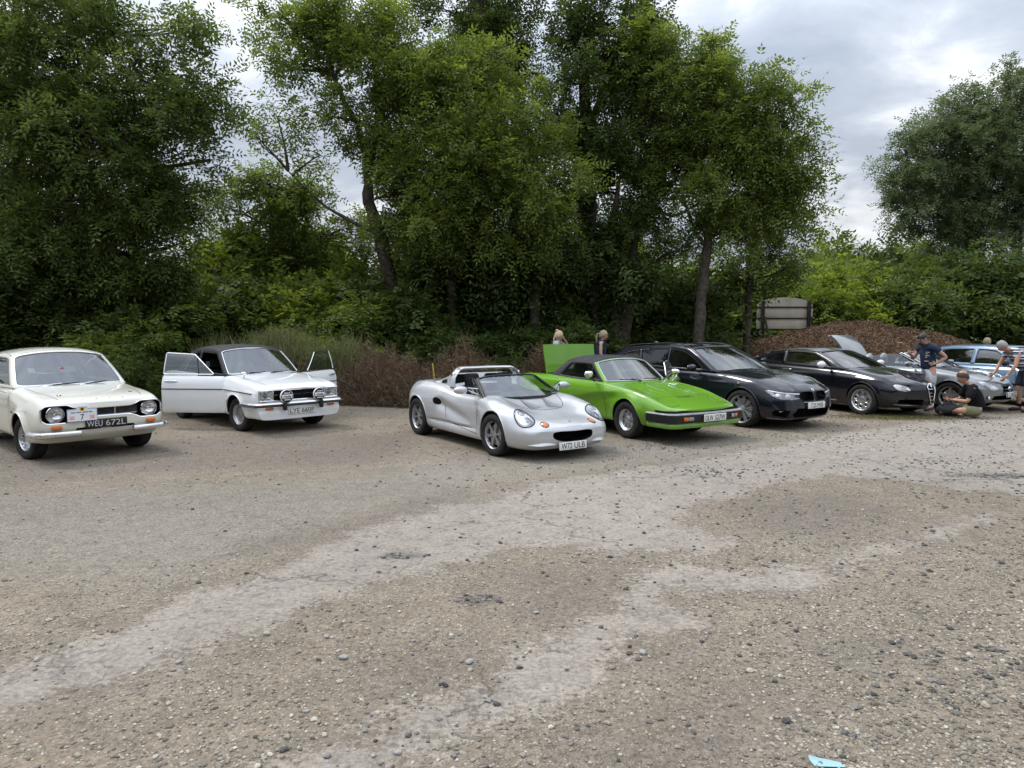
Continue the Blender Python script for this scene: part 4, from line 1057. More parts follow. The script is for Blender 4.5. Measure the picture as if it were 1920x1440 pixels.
def build_tr7():
    m = paint('lime_green_car_paint', (.135, .32, .017), .0, .3, .02)
    c = Car('wedge_convertible', (2.468, 11.291, 0), -.982, .996, 'bright lime green wedge-shaped convertible with black soft top and raised boot lid', 'classic and modern cars parked side by side', dict(body=m, rail=M['vinyl'], ang=28))
    rows = [
     [.92, .30, .50, .62, .31, .70, .36, .70, .46, .66, .520, .48, .530, .26, .535, .536],
     [.85, .26, .54, .72, .27, .78, .36, .78, .47, .735, .548, .52, .556, .28, .562, .563],
     [.60, .22, .58, .74, .25, .815, .40, .81, .55, .75, .640, .54, .632, .30, .640, .642],
     [.30, .22, .60, .75, .25, .835, .44, .825, .62, .75, .735, .55, .705, .30, .712, .715],
     [.00, .22, .60, .75, .25, .84, .46, .83, .67, .74, .790, .56, .765, .30, .772, .775],
     [-.35, .22, .60, .75, .25, .825, .46, .82, .71, .74, .830, .58, .83, .32, .840, .842],
     [-.60, .22, .60, .75, .25, .82, .47, .82, .74, .74, .855, .60, .855, .34, .865, .868],
     [-1.2, .22, .60, .75, .25, .82, .48, .82, .76, .74, .870, .60, .875, .34, .88, .88],
     [-1.8, .22, .60, .75, .25, .83, .48, .83, .79, .74, .890, .60, .895, .34, .90, .90],
     [-2.16, .23, .60, .75, .26, .84, .48, .835, .80, .74, .900, .58, .905, .34, .91, .91],
     [-2.70, .28, .58, .72, .34, .82, .50, .81, .79, .72, .895, .56, .90, .32, .905, .905],
     [-3.02, .34, .54, .68, .38, .78, .54, .77, .78, .70, .875, .54, .885, .32, .89, .89],
     [-3.07, .40, .52, .66, .42, .74, .54, .73, .74, .68, .84, .50, .85, .28, .855, .855]]
    def dfm(x, y, z):
        ay = abs(y)
        for ax in (0, -2.16):
            d = math.hypot(x-ax, z-.30)
            if ay > .5 and z < .74: y += math.copysign(.022*math.exp(-((d-.35)/.06)**2), y)
        # the curved crease sweeping down the flank from nose to rear wheel
        if ay > .6 and -2.3 < x < .2:
            zc = .66-.20*((x+2.3)/2.5-1)**2*1.0 if False else .74-.34*max(0, (-.2-x)/1.9)**1.25
            if z < zc: y -= math.copysign(.045*min(1, (zc-z)/.10)**.8*min(1, max(0, (z-.20)/.2))*min(1, (x+2.3)/.3, (.2-x)/.3), y)
        # two raised ridges along the bonnet
        if -.40 < x < .55 and z > .6:
            k = math.exp(-((ay-.20)/.035)**2)*min(1, (x+.40)/.1, (.55-x)/.25); z += .014*max(0, k)
        return (x, y, z)
    slot = [(-.70, .495), (.70, .495), (.70, .522), (-.70, .522)]
    c.body(rows, [0, .6, .5, .9, .7, .5, .7, .9, 0], bow_f=.10, bow_r=.03, deform=dfm, bowpow=2.2,
        dxf=[(.24, -.16), (.34, -.06), (.45, -.01), (.54, .0)], dxr=[(.2, -.1), (.5, 0), (.9, -.03)],
        cuts=[dict(t='arch', x=0, z=.30, r=.345, y0=.5), dict(t='arch', x=-2.16, z=.30, r=.34, y0=.5),
              dict(t='plan', poly=[(-.60, -.64), (-.52, 0), (-.60, .64), (-1.78, .64), (-1.78, -.64)], z0=.28, z1=1.5),
              dict(t='plan', poly=[(-2.10, -.58), (-2.10, .58), (-2.92, .56), (-2.92, -.56)], z0=.55, z1=1.5)])
    c.archlip(0, .30, .347, .010, -6, 186, out=-.001); c.archlip(-2.16, .30, .342, .010, -6, 186, out=-.001)
    outer = [(-.62, .855), (-.80, 1.00), (-1.00, 1.165), (-1.12, 1.185), (-1.40, 1.195), (-1.66, 1.185), (-1.76, 1.16), (-1.95, 1.01), (-2.12, .88), (-1.4, .85)]
    inner = [(-.76, .895), (-.88, 1.0), (-1.04, 1.125), (-1.14, 1.135), (-1.40, 1.138), (-1.58, 1.13), (-1.64, 1.11), (-1.74, 1.00), (-1.80, .91), (-1.3, .895)]
    belt = [(-.4, .70, .86), (-1.5, .72, .87), (-2.2, .70, .88)]; rail = [(-.4, .59, 1.17), (-1.5, .59, 1.19), (-2.2, .55, 1.15)]
    c.green(outer, [0, .5, 0, .6, 1, .6, 0, .5, 0, 0], inner, [.2, .4, .35, .6, 1, .6, .35, .5, .3, 0], (0, 2, 6, 8), belt, rail, ws=(.16, .07), rw=(.10, .03), crown=.075,
            roofmat=M['vinyl'], sidemat=M['vinyl'], ws_m=(.06, .03, .05), wsr=.10, wsring=m, trim=simple('screen_seal_grey', (.5, .52, .5), .4),
            windows=[[(-.77, .895), (-1.06, 1.125), (-1.40, 1.138), (-1.62, 1.11), (-1.80, .905)]], bars=[(-.98, .88, -.98, 1.115, .018)], skip=[(1, 0)])
    # soft top: fabric skirt, rear deck fold and stitched seams
    mb = MB()
    mb.surf(lambda a, b: Vector((-1.72-.42*a, b*(.66+.03*a), .912-.0*a+.050*(1-a)**2*(1-b*b)+.006*math.sin(b*9))), [k/6 for k in range(7)], [-1+k/10 for k in range(21)])
    mb.build('soft_top_skirt', M['vinyl'], c.root)
    mb = MB()
    for t in (.0, .33, .98):
        i = int(t*(len(c.roofE)-1)); e = c.roofE[i]; mb.tube([(e.x+(.07-.10*t)*(1-v*v), v*e.y, e.z+.075*(1-abs(v)**2.4)+.006) for v in [-1+k/8 for k in range(17)]], .010, n=5)
    mb.build('roof_seam', M['vinyl'], c.root)
    for sg in (-1, 1):      # green screen pillar
        mb = MB(); V = []
        for p in c.edgeA: V += [Vector((p.x+.03, sg*(p.y-.03), p.z+.006)), Vector((p.x-.005, sg*(p.y+.010), p.z+.004)), Vector((p.x-.055, sg*(p.y+.009), p.z-.015))]
        n = len(c.edgeA); mb.add(V, [(3*i+j, 3*i+j+1, 3*i+4+j, 3*i+3+j) for i in range(n-1) for j in range(2)]); o = mb.build('screen_pillar', m, c.root)
    c.wiper('blackp', ((-.05, -.62, 0, 0), (.75, .10, 0, 0)))
    # black bumper with bright top edge
    pts = [(.50, -.835), (.84, -.83), (.95, -.80), (1.01, -.72), (1.05, -.30), (1.065, 0), (1.05, .30), (1.01, .72), (.95, .80), (.84, .83), (.50, .835)]
    pts = [(p.x, p.y) for p in rounded([(a, b, 0) for a, b in pts], .45, nseg=4)[0]]
    mb = MB(); mb2 = MB(); mb3 = MB(); V = []; V2 = []; V3 = []
    for i, (a, b) in enumerate(pts):
        q = pts[min(i+1, len(pts)-1)]; q0 = pts[max(i-1, 0)]; t = Vector((q[0]-q0[0], q[1]-q0[1], 0)).normalized(); nn = Vector((t.y, -t.x, 0)); B = Vector((a, b, 0))
        Z = lambda z: Vector((0, 0, z))
        V += [B-nn*.06+Z(.345), B+nn*.012+Z(.345), B+nn*.022+Z(.38), B+nn*.022+Z(.462), B-nn*.06+Z(.464)]
        V2 += [B+nn*.023+Z(.463), B+nn*.028+Z(.472), B+nn*.018+Z(.486), B-nn*.06+Z(.490)]
        V3 += [B-nn*.10+Z(.25), B-nn*.015+Z(.262), B-nn*.004+Z(.30), B-nn*.02+Z(.344)]
    n = len(pts)
    mb.add(V, [(5*i+j, 5*i+j+1, 5*i+6+j, 5*i+5+j) for i in range(n-1) for j in range(4)]); mb.build('bumper', M['blackp'], c.root)
    mb2.add(V2, [(4*i+j, 4*i+j+1, 4*i+5+j, 4*i+4+j) for i in range(n-1) for j in range(3)]); mb2.build('bumper_top', simple('bumper_sheen', (.30, .30, .31), .28, 0, .2, 10), c.root)
    mb3.add(V3, [(4*i+j, 4*i+j+1, 4*i+5+j, 4*i+4+j) for i in range(n-1) for j in range(3)]); mb3.build('front_valance', m, c.root)
    mb = MB(); V = []
    for (a, b) in pts[3:-3]: V += [Vector((a-.03, b*.985, .488)), Vector((a-.06, b*.97, .522))]
    mb.add(V, [(2*i, 2*i+1, 2*i+3, 2*i+2) for i in range(len(V)//2-1)]); mb.build('air_slot', M['matt'], c.root)
    pts2 = pts
    for sy in (-1, 1):
        for yy, ma in ((.565, 'amber'), (.475, 'lampdark')):
            mb = MB(); mb.box((1.072-(yy-.47)*.22, sy*yy, .405), (.03, .085, .055), rot=Matrix.Rotation(R(13)*sy, 3, 'Z'), bev=.008); mb.build('front_lamp', M[ma], c.root)
        q = [(p.x, p.y) for p in rounded([(.80, sy*.42, 0), (.82, sy*.67, 0), (.52, sy*.69, 0), (.50, sy*.46, 0)], [.2, .3, .9, .9], closed=True)[0]]
        mb = MB(); c.patch(mb, 'T', q if sy > 0 else q[::-1], off=.004, skirt=.01); h = mb.build('headlight_lid', m, c.root)
        mb = MB(); c.rim(mb, 'T', q, .004, .001, 4); mb.build('lid_gap', M['ink'], h)
        sd = 'R' if sy < 0 else 'L'
        if sy < 0: mb = MB(); mb.ell((-.80, sy*.90, .985), (.05, .085, .058), nu=14, nv=9, f=lambda q: Vector((max(q.x, -.3), math.copysign(abs(q.y)**.7, q.y), math.copysign(abs(q.z)**.7, q.z)))); o = mb.build('wing_mirror', M['chrome'], c.root)
        if sy < 0: mb = MB(); mb.tube([(-.80, sy*.88, .95), (-.79, sy*.82, .90), (-.78, sy*.78, .868)], [.012, .013, .02], n=6); mb.build('mirror_arm', M['blackp'], o)
        mb = MB(); c.patch(mb, 'B', [(sy*.40, .62), (sy*.70, .62), (sy*.68, .76), (sy*.40, .76)][::sy], off=.006); mb.build('tail_light', M['red'], c.root)
    q = [(p.x, p.y) for p in rounded([(-1.74, .735, 0), (-1.56, .735, 0), (-1.56, .80, 0), (-1.74, .80, 0)], .2, closed=True)[0]]
    mb = MB(); c.patch(mb, 'R', q, off=.004); dh = mb.build('door_handle', M['ink'], c.root)
    mb = MB(); c.patch(mb, 'R', [(-1.71, .745), (-1.60, .745), (-1.60, .79), (-1.71, .79)], off=.010); mb.build('handle_grip', M['alud'], dh)
    mb = MB(); c.ribbon(mb, 'R', [(-.56, .86), (-.54, .6), (-.50, .25)]); c.ribbon(mb, 'R', [(-1.82, .885), (-1.84, .6), (-1.78, .32)]); mb.build('door_gap', M['ink'], c.root)
    mb = MB(); c.ribbon(mb, 'T', [(.86, -.60), (.3, -.60), (-.42, -.62)], .006); c.ribbon(mb, 'T', [(.86, .60), (.3, .60), (-.42, .62)], .006); c.ribbon(mb, 'T', [(.44, -.66), (.44, .66)], .005); mb.build('bonnet_gap', M['ink'], c.root)
    for k, ch in enumerate('TRIUMPH'):
        h, n = c.hit('T', .50, -.165+.055*k); T = Matrix.Translation(h+n*.003) @ Matrix(((0, -n.z, n.x, 0), (1, 0, 0, 0), (0, n.x, n.z, 0), (0, 0, 0, 1)))
        text('bonnet_letter', ch, M['ink'], c.root, T, height=.045, width=.034 if ch != 'I' else .008, ext=.001)
    c.plate(1.103, .02, .405, 'OLW 527W', w=.50, h=.11, tw=.455, th=.08)
    # raised boot lid, hinged at its front edge
    e = empty('boot_lid', (-2.34, 0, .895), 0, c.root)
    mb = MB(); T = lambda a, b, o: Vector((-.03-.10*a+o*.97, b*(.60+.02*a), .02+.53*a+o*.15+.0))
    mb.surf(lambda a, b: T(a, b, .03*(1-b*b)+.0), [k/8 for k in range(9)], [-1+k/8 for k in range(17)]); mb.mi = 1
    mb.surf(lambda a, b: T(a, b, -.03), [0, 1], [-1, 1]); mb.mi = 0
    for b in (-1, 1): mb.surf(lambda a, o: T(a, b, o), [0, 1], [-.03, 0])
    for a in (0, 1): mb.surf(lambda b, o: T(a, b, o*.03+(.03*(1-b*b) if o == 0 else 0)), [-1+k/8 for k in range(17)], [-1, 0])
    lid = mb.build('lid_panel', [m, M['ink']], e)
    # open passenger-side door, seen beyond the bonnet
    win = [(-.78, .90), (-1.04, 1.13), (-1.42, 1.145), (-1.62, 1.10), (-1.78, .915)]
    low = [(-.60, .27), (-.62, .855), (-1.80, .885), (-1.80, .28)]
    ed, g = c.door(1, low, -.60, 55, win, inner=m, frame_mat=M['alud'])
    p0 = g(-.80, .85, 0); mb = MB(); mb.ell(p0+Vector((0, .12, .13)), (.05, .085, .055), nu=14, nv=9); o = mb.build('door_mirror', M['chrome'], ed)
    mb = MB(); mb.tube([p0, p0+Vector((0, .06, .08)), p0+Vector((0, .10, .12))], .013, n=6); mb.build('mirror_arm', M['blackp'], ed)
    c.cut([dict(t='side', poly=[(-.64, .30), (-.64, 1.2), (-1.78, 1.2), (-1.78, .30)], y0=.6, y1=1.2)])
    c.dash(-.62, .86, .60); c.seats([-1.28], [.36], yy=.33, mat=M['seatgrey'])
    mb = MB(); mb.box((-1.0, 0, .27), (3.3, 1.3, .12)); mb.build('underside', M['matt'], c.root)
    c.wheels(2.16, 1.42, 1.42, .30, .19, .178, 'slots', steer=-3)
def plain_mirrors(c, x, z, y, mat, size=(.06, .125, .07), stem=M['blackp'], dy=.17):
    for sy in (-1, 1): c.mirror(sy*(y-.02), (x, sy*(y+dy), z), size, mat, fwd=.03, stemmat=stem)
def build_bmw():
    m = paint('midnight_blue_car_paint', (.004, .005, .013), .0, .28, .012)
    c = Car('estate_car', (4.81, 12.65, 0), -.995, .974, 'very dark blue modern estate car with large twin-spoke alloy wheels, beside the green convertible', 'classic and modern cars parked side by side', dict(body=m, rail=M['blackp']))
    rows = [
     [.72, .22, .50, .64, .24, .74, .36, .73, .58, .66, .68, .48, .70, .26, .725, .73],
     [.66, .18, .56, .72, .20, .83, .38, .82, .60, .74, .72, .54, .76, .28, .79, .80],
     [.46, .16, .60, .78, .18, .895, .42, .88, .66, .82, .80, .58, .85, .30, .875, .88],
     [.25, .16, .62, .80, .18, .925, .45, .91, .72, .84, .875, .60, .92, .32, .935, .94],
     [.00, .16, .62, .80, .18, .93, .46, .92, .76, .84, .915, .60, .955, .32, .97, .975],
     [-.40, .16, .62, .80, .18, .915, .46, .915, .80, .84, .955, .62, 1.00, .34, 1.02, 1.025],
     [-.70, .16, .62, .80, .18, .905, .46, .91, .80, .85, .965, .64, 1.00, .36, 1.02, 1.03],
     [-1.6, .16, .62, .80, .18, .90, .46, .91, .82, .85, .985, .64, 1.00, .36, 1.01, 1.01],
     [-2.5, .16, .62, .80, .18, .91, .46, .92, .84, .84, 1.00, .64, 1.01, .36, 1.01, 1.01],
     [-3.0, .16, .62, .80, .19, .93, .46, .925, .85, .83, 1.01, .62, 1.02, .34, 1.02, 1.02],
     [-3.6, .20, .60, .76, .26, .90, .48, .89, .85, .80, 1.00, .60, 1.01, .34, 1.02, 1.02],
     [-4.0, .26, .54, .70, .32, .82, .50, .80, .84, .74, .98, .56, 1.00, .32, 1.01, 1.01],
     [-4.08, .32, .50, .64, .38, .74, .52, .72, .82, .68, .94, .50, .96, .28, .97, .97]]
    low = [(-.46, .235), (.46, .235), (.52, .29), (.44, .40), (-.44, .40), (-.52, .29)]
    kid = []
    for s_ in (-1, 1):
        k = [(s_*.025, .545), (s_*.06, .515), (s_*.31, .515), (s_*.385, .575), (s_*.37, .665), (s_*.30, .690), (s_*.07, .690), (s_*.025, .66)]
        kid.append([(p.x, p.y) for p in rounded([(a, b, 0) for a, b in k], .6, closed=True, nseg=3, nc=3)[0]])
    corner = [[(s_*.60, .24), (s_*.84, .27), (s_*.82, .38), (s_*.58, .36)] for s_ in (-1, 1)]
    def dfm(x, y, z):
        ay = abs(y)
        if ay > .6 and -4 < x < .2: y += math.copysign(.012*math.exp(-((z-.80-.02*(-x/3))/.022)**2)*min(1, (.2-x)/.3), y)
        if ay > .6 and -2.8 < x < -.4 and z < .45: y -= math.copysign(.02*math.exp(-((z-.36)/.06)**2), y)
        if x > -.3 and z > .6: z += .012*math.exp(-((ay-.42+.10*x)/.05)**2)*min(1, (x+.3)/.3)
        return (x, y, z)
    c.body(rows, [0, .8, .8, .9, .8, .9, .9, 1, 0], bow_f=.17, bow_r=.06, deform=dfm, bowpow=2.3,
        dxf=[(.2, -.04), (.35, .02), (.55, .0), (.70, -.05), (.75, -.09)], dxr=[(.3, -.05), (.5, .02), (.9, -.05)],
        cuts=[dict(t='arch', x=0, z=.345, r=.385, y0=.55), dict(t='arch', x=-2.975, z=.345, r=.385, y0=.55),
              dict(t='plan', poly=[(-.90, -.74), (-.80, 0), (-.90, .74), (-3.85, .66), (-3.85, -.66)], z0=.30, z1=1.6)]
             +[dict(t='front', poly=q, x0=.60, x1=1.5) for q in [low]+corner]+[dict(t='front', poly=q, x0=.70, x1=1.5) for q in kid])
    c.archlip(0, .345, .387, .012, -6, 186, out=-.002); c.archlip(-2.975, .345, .387, .012, -6, 186, out=-.002)
    outer = [(-.66, .975), (-1.10, 1.23), (-1.44, 1.395), (-1.74, 1.435), (-2.2, 1.445), (-3.1, 1.40), (-3.50, 1.345), (-3.82, 1.15), (-3.98, .98), (-2.0, .97)]
    inner = [(-.96, 1.005), (-1.22, 1.19), (-1.54, 1.335), (-1.82, 1.375), (-2.2, 1.382), (-3.0, 1.335), (-3.35, 1.26), (-3.50, 1.16), (-3.38, 1.06), (-2.0, 1.01)]
    belt = [(-.3, .82, .98), (-2.0, .845, .98), (-4.0, .76, 1.0)]; rail = [(-.3, .64, 1.42), (-2.0, .665, 1.44), (-4.0, .60, 1.36)]
    c.green(outer, [0, .6, 0, .6, 1, 1, 0, .6, 0, 0], inner, [.3, .6, .5, .6, 1, 1, .7, .8, .6, 0], (0, 2, 6, 8), belt, rail, ws=(.22, .10), rw=(.08, .06), crown=.055, pw=2.2,
            glass=M['darkglass'], wsglass=M['glass'], ws_m=(.045, .03, .05), wsr=.12, bars=[(-1.92, 1.0, -1.98, 1.40, .05), (-2.72, 1.02, -2.88, 1.37, .05)], side_trim=M['alud'])
    c.wiper('blackp', ((-.75, .05, 0, 0), (.0, .75, 0, 0)))
    for sg in (-1, 1): mb = MB(); E_ = c.roofE[4:-3]; nE = len(E_)-1; mb.tube([Vector((e.x-.02, sg*(e.y-.045), e.z+.030+.022*min(1, 6*i/nE, 6*(nE-i)/nE))) for i, e in enumerate(E_)], .012, n=6); mb.build('roof_rail', M['blackp'], c.root)
    mb = MB(); mb.ell((-3.1, 0, 1.47), (.09, .03, .045), nu=10, nv=6); mb.build('roof_aerial', m, c.root)
    for q in kid:
        cy = sum(a for a, b in q)/len(q)
        mb = MB(); mb.box((.71, cy, .60), (.02, .38, .20)); g = mb.build('kidney_grille', M['matt'], c.root)
        mb = MB()
        for k in range(9): mb.box((.79-abs(cy)*.25, cy-.15+.0375*k, .60), (.05, .011, .17))
        mb.build('grille_slats', M['blackp'], g)
        mb = MB(); c.rim(mb, 'F', q, .008, .004); mb.build('grille_surround', M['blackp'], g)
    mb = MB(); mb.box((.63, 0, .32), (.02, 1.0, .18)); mb.build('lower_grille', M['matt'], c.root)
    mb = MB(); c.ribbon(mb, 'F', [(-.30, .505), (0, .498), (.30, .505)], .012, .006); mb.build('chrome_strip', M['alu'], c.root)
    for sy in (-1, 1):
        AX = sy*40.0
        q = [(-.25, .570), (-.10, .548), (.10, .560), (.24, .610), (.36, .712), (.30, .715), (.06, .678), (-.25, .655)]
        q = [(-sy*-1*a_, b_) for a_, b_ in q]
        q = [(p.x, p.y) for p in rounded([(a, b, 0) for a, b in q], .4, closed=True, nseg=4, nc=3)[0]]
        mb = MB(); c.patch(mb, AX, q, off=.008, dome=.004, rings=4); h = mb.build('headlight', M['lensglass'], c.root)
        mb = MB(); c.patch(mb, AX, [(a*.998, b) for a, b in q], off=.003, rings=3, skirt=0); mb.build('lamp_housing', M['lampdark'], h)
        for yy in (-.02, .15): mb = MB(); c.patch(mb, AX, circ(sy*yy, .612+max(0, yy)*.1, .050, .034, 16), off=.0075, dome=.004, skirt=0); mb.build('lamp_ring', M['lamp'], h)
        mb = MB(); c.ribbon(mb, AX, [(-sy*.24, .648), (sy*.06, .668), (sy*.31, .706)], .018, .010); mb.build('light_strip', M['white'], h)
        mb = MB(); c.ribbon(mb, 'F', [(sy*.50, .225), (sy*.66, .215), (sy*.84, .235)], .018, .012); mb.build('bumper_blade', M['alud'], c.root)
        mb = MB(); mb.box((.68, sy*.66, .345), (.05, .12, .022), bev=.008); mb.build('fog_light', M['lamp'], c.root)
        mb = MB(); c.ribbon(mb, 'T', [(.55, sy*.46), (.1, sy*.62), (-.60, sy*.72)], .006); mb.build('bonnet_gap', M['ink'], c.root)
        sd = 'R' if sy < 0 else 'L'
        mb = MB(); c.ribbon(mb, sd, [(-.82, .96), (-.70, .6), (-.62, .25)]); c.ribbon(mb, sd, [(-1.94, .97), (-1.92, .55), (-1.86, .24)]); c.ribbon(mb, sd, [(-2.80, .98), (-2.70, .70), (-2.58, .60)]); mb.build('door_gap', M['ink'], c.root)
        for x in (-1.74, -2.64): mb = MB(); mb.tube([(x-.10, sy*.915, .86), (x-.08, sy*.94, .86), (x+.08, sy*.94, .86), (x+.10, sy*.912, .86)], .014, n=6); mb.build('door_handle', m, c.root)
        mb = MB(); c.patch(mb, 'B', [(sy*.40, .86), (sy*.76, .86), (sy*.74, .94), (sy*.40, .94)][::sy], off=.006); mb.build('tail_light', M['red'], c.root)
    mb = MB(); c.patch(mb, 'F', circ(0, .712, .034, .022, 16), off=.006); b = mb.build('badge', M['chrome'], c.root)
    mb = MB(); c.patch(mb, 'F', circ(0, .712, .015, .010, 14), off=.008); mb.build('badge_centre', M['blueband'], b)
    c.plate(.925, 0, .445, 'T25 MYB', w=.50, h=.11, tw=.36, th=.078)
    plain_mirrors(c, -1.05, 1.04, .90, m)
    c.dash(-1.0, .98, .74); c.seats([-1.75, -2.60], [.48, .50], yy=.38)
    mb = MB(); mb.box((-1.6, 0, .26), (3.8, 1.4, .12)); mb.build('underside', M['matt'], c.root)
    c.wheels(2.975, 1.62, 1.62, .345, .23, .262, 'twin10', steer=2, mat=simple('diamond_cut_alloy', (.62, .62, .63), .3, .7, .06))
def build_alfa():
    m = paint('black_blue_car_paint', (.005, .005, .010), .0, .28, .012)
    c = Car('coupe', (7.90, 14.42, 0), -1.08, 1.0, 'black modern coupe with seven-hole alloy wheels and white mirrors, behind the dark estate', 'classic and modern cars parked side by side', dict(body=m, rail=m))
    rows = [
     [.68, .26, .34, .42, .28, .47, .38, .47, .54, .43, .62, .34, .64, .18, .655, .66],
     [.62, .20, .44, .58, .22, .66, .38, .65, .55, .58, .65, .46, .68, .24, .70, .705],
     [.46, .18, .54, .72, .20, .81, .40, .81, .59, .74, .72, .54, .755, .28, .775, .78],
     [.35, .17, .58, .76, .19, .865, .42, .855, .65, .78, .80, .56, .83, .30, .845, .85],
     [.00, .17, .60, .77, .19, .88, .44, .87, .70, .78, .86, .56, .89, .30, .905, .91],
     [-.40, .17, .60, .77, .19, .86, .45, .86, .74, .78, .90, .58, .94, .32, .955, .96],
     [-.80, .17, .60, .77, .19, .85, .45, .86, .77, .78, .92, .60, .95, .32, .96, .965],
     [-1.8, .17, .60, .77, .19, .855, .46, .87, .81, .78, .96, .60, .97, .32, .98, .98],
     [-2.6, .18, .60, .77, .20, .88, .46, .875, .85, .76, .99, .56, 1.0, .32, 1.01, 1.01],
     [-3.2, .24, .56, .70, .30, .83, .50, .82, .87, .70, 1.0, .52, 1.01, .30, 1.02, 1.02],
     [-3.42, .32, .48, .60, .38, .66, .54, .64, .86, .56, .98, .44, 1.0, .26, 1.01, 1.01],
     [-3.48, .38, .42, .52, .42, .62, .54, .60, .80, .52, .92, .38, .94, .22, .95, .95]]
    def dfm(x, y, z):
        ay = abs(y)
        if ay > .6: y += math.copysign(.010*math.exp(-((z-.74-.03*(-x/2))/.03)**2), y)
        if x > -.2 and z > .5: z += .016*math.exp(-((ay-.30+.14*x)/.05)**2)*min(1, (x+.2)/.3)
        return (x, y, z)
    low = [[(s_*.16, .26), (s_*.62, .28), (s_*.60, .36), (s_*.18, .37)] for s_ in (-1, 1)]
    c.body(rows, [0, .8, .8, .9, .8, .9, .9, 1, 0], bow_f=.25, bow_r=.06, deform=dfm, bowpow=1.7,
        dxf=[(.2, -.06), (.35, .0), (.55, .0), (.66, -.05)], dxr=[(.3, -.05), (.5, .02), (.9, -.05)],
        cuts=[dict(t='arch', x=0, z=.32, r=.355, y0=.5), dict(t='arch', x=-2.596, z=.32, r=.355, y0=.5),
              dict(t='plan', poly=[(-.78, -.68), (-.70, 0), (-.78, .68), (-2.9, .55), (-2.9, -.55)], z0=.30, z1=1.6)]+[dict(t='front', poly=q, x0=.56, x1=1.3) for q in low])
    c.archlip(0, .32, .357, .011, -6, 186, out=-.002); c.archlip(-2.596, .32, .357, .011, -6, 186, out=-.002)
    outer = [(-.50, .915), (-.90, 1.12), (-1.26, 1.265), (-1.55, 1.30), (-1.95, 1.30), (-2.35, 1.265), (-2.60, 1.22), (-2.95, 1.10), (-3.28, .985), (-2.0, .94)]
    inner = [(-.86, .965), (-1.04, 1.09), (-1.34, 1.215), (-1.60, 1.245), (-1.95, 1.243), (-2.25, 1.21), (-2.45, 1.165), (-2.62, 1.09), (-2.62, 1.03), (-1.9, 1.0)]
    belt = [(-.4, .74, .93), (-2.0, .765, .96), (-3.3, .66, 1.0)]; rail = [(-.4, .56, 1.28), (-2.0, .58, 1.30), (-3.3, .52, 1.2)]
    c.green([(a, .9+(b-.9)*.95) for a, b in outer], [0, .6, 0, .6, 1, 1, 0, .6, 0, 0], [(a, .9+(b-.9)*.95) for a, b in inner], [.3, .6, .5, .6, 1, 1, .7, .8, .6, 0], (0, 2, 6, 8), belt, rail, ws=(.20, .10), rw=(.10, .06), crown=.05, pw=2.2,
            ws_m=(.05, .03, .05), wsr=.12, bars=[(-2.05, .99, -2.10, 1.27, .10)], side_trim=M['blackp'])
    c.wiper('blackp', ((-.75, .05, 0, 0), (.0, .75, 0, 0)))
    for sy in (-1, 1):
        AX = sy*38.0; q = [(sy*a_, b_) for a_, b_ in [(-0.16, 0.545), (-0.04, 0.52), (0.12, 0.555), (0.2, 0.64), (0.14, 0.665), (-0.08, 0.63)]]
        q = [(p.x, p.y) for p in rounded([(a, b, 0) for a, b in q], .6, closed=True, nseg=4, nc=3)[0]]
        mb = MB(); c.patch(mb, AX, q, off=.008, dome=.010); h = mb.build('headlight', M['lensglass'], c.root)
        mb = MB(); c.patch(mb, AX, q, off=.003, skirt=0); mb.build('lamp_housing', M['lamp'], h)
        sd = 'R' if sy < 0 else 'L'
        mb = MB(); c.ribbon(mb, sd, [(-.62, .90), (-.60, .55), (-.56, .27)]); c.ribbon(mb, sd, [(-2.02, .96), (-2.04, .6), (-1.96, .27), (-.56, .26)]); mb.build('door_gap', M['ink'], c.root)
        mb = MB(); mb.tube([(-1.96, sy*.865, .86), (-1.94, sy*.89, .86), (-1.76, sy*.89, .855), (-1.74, sy*.865, .855)], .014, n=6); mb.build('door_handle', M['chrome'], c.root)
        mb = MB(); c.ribbon(mb, sd, [(-.60, .26), (-1.2, .25), (-1.9, .26)], .03, .008); mb.build('sill_strip', M['alu'], c.root)
        mb = MB(); c.patch(mb, sd, circ(-.46, .66, .032, .028, 14), off=.004); mb.build('side_badge', M['chrome'], c.root)
        mb = MB(); c.ribbon(mb, 'F', [(sy*.22, .245), (sy*.5, .25), (sy*.66, .27)], .014, .008); mb.build('lip_strip', M['alud'], c.root)
        mb = MB(); c.ribbon(mb, 'T', [(.66, sy*.30), (.25, sy*.50), (-.40, sy*.64)], .006); mb.build('bonnet_gap', M['ink'], c.root)
        mb = MB(); c.patch(mb, 'B', [(sy*.30, .76), (sy*.58, .76), (sy*.56, .84), (sy*.30, .84)][::sy], off=.006); mb.build('tail_light', M['red'], c.root)
        mb = MB(); mb.ell((-.85, sy*1.0, 1.0), (.065, .12, .07), nu=16, nv=10, f=lambda q: Vector((max(q.x, -.35), q.y, q.z))); o = mb.build('wing_mirror', M['white'], c.root)
        mb = MB(); mb.tube([(-.83, sy*.95, .95), (-.78, sy*.83, .93)], [.03, .04], n=8, flat=.6); mb.build('mirror_arm', M['blackp'], o)
    # shield grille with chrome bars
    sh = [(0, .27), (.055, .36), (.098, .53), (.108, .62), (.05, .66), (0, .668), (-.05, .66), (-.108, .62), (-.098, .53), (-.055, .36)]
    sh = [(p.x, p.y) for p in rounded([(a, b, 0) for a, b in sh], .6, closed=True, nseg=3, nc=3)[0]]
    mb = MB(); c.patch(mb, 'F', sh, off=.012, rings=4); g = mb.build('shield_grille', M['matt'], c.root)
    mb = MB(); c.rim(mb, 'F', sh, .011, .016); mb.build('shield_surround', M['chrome'], g)
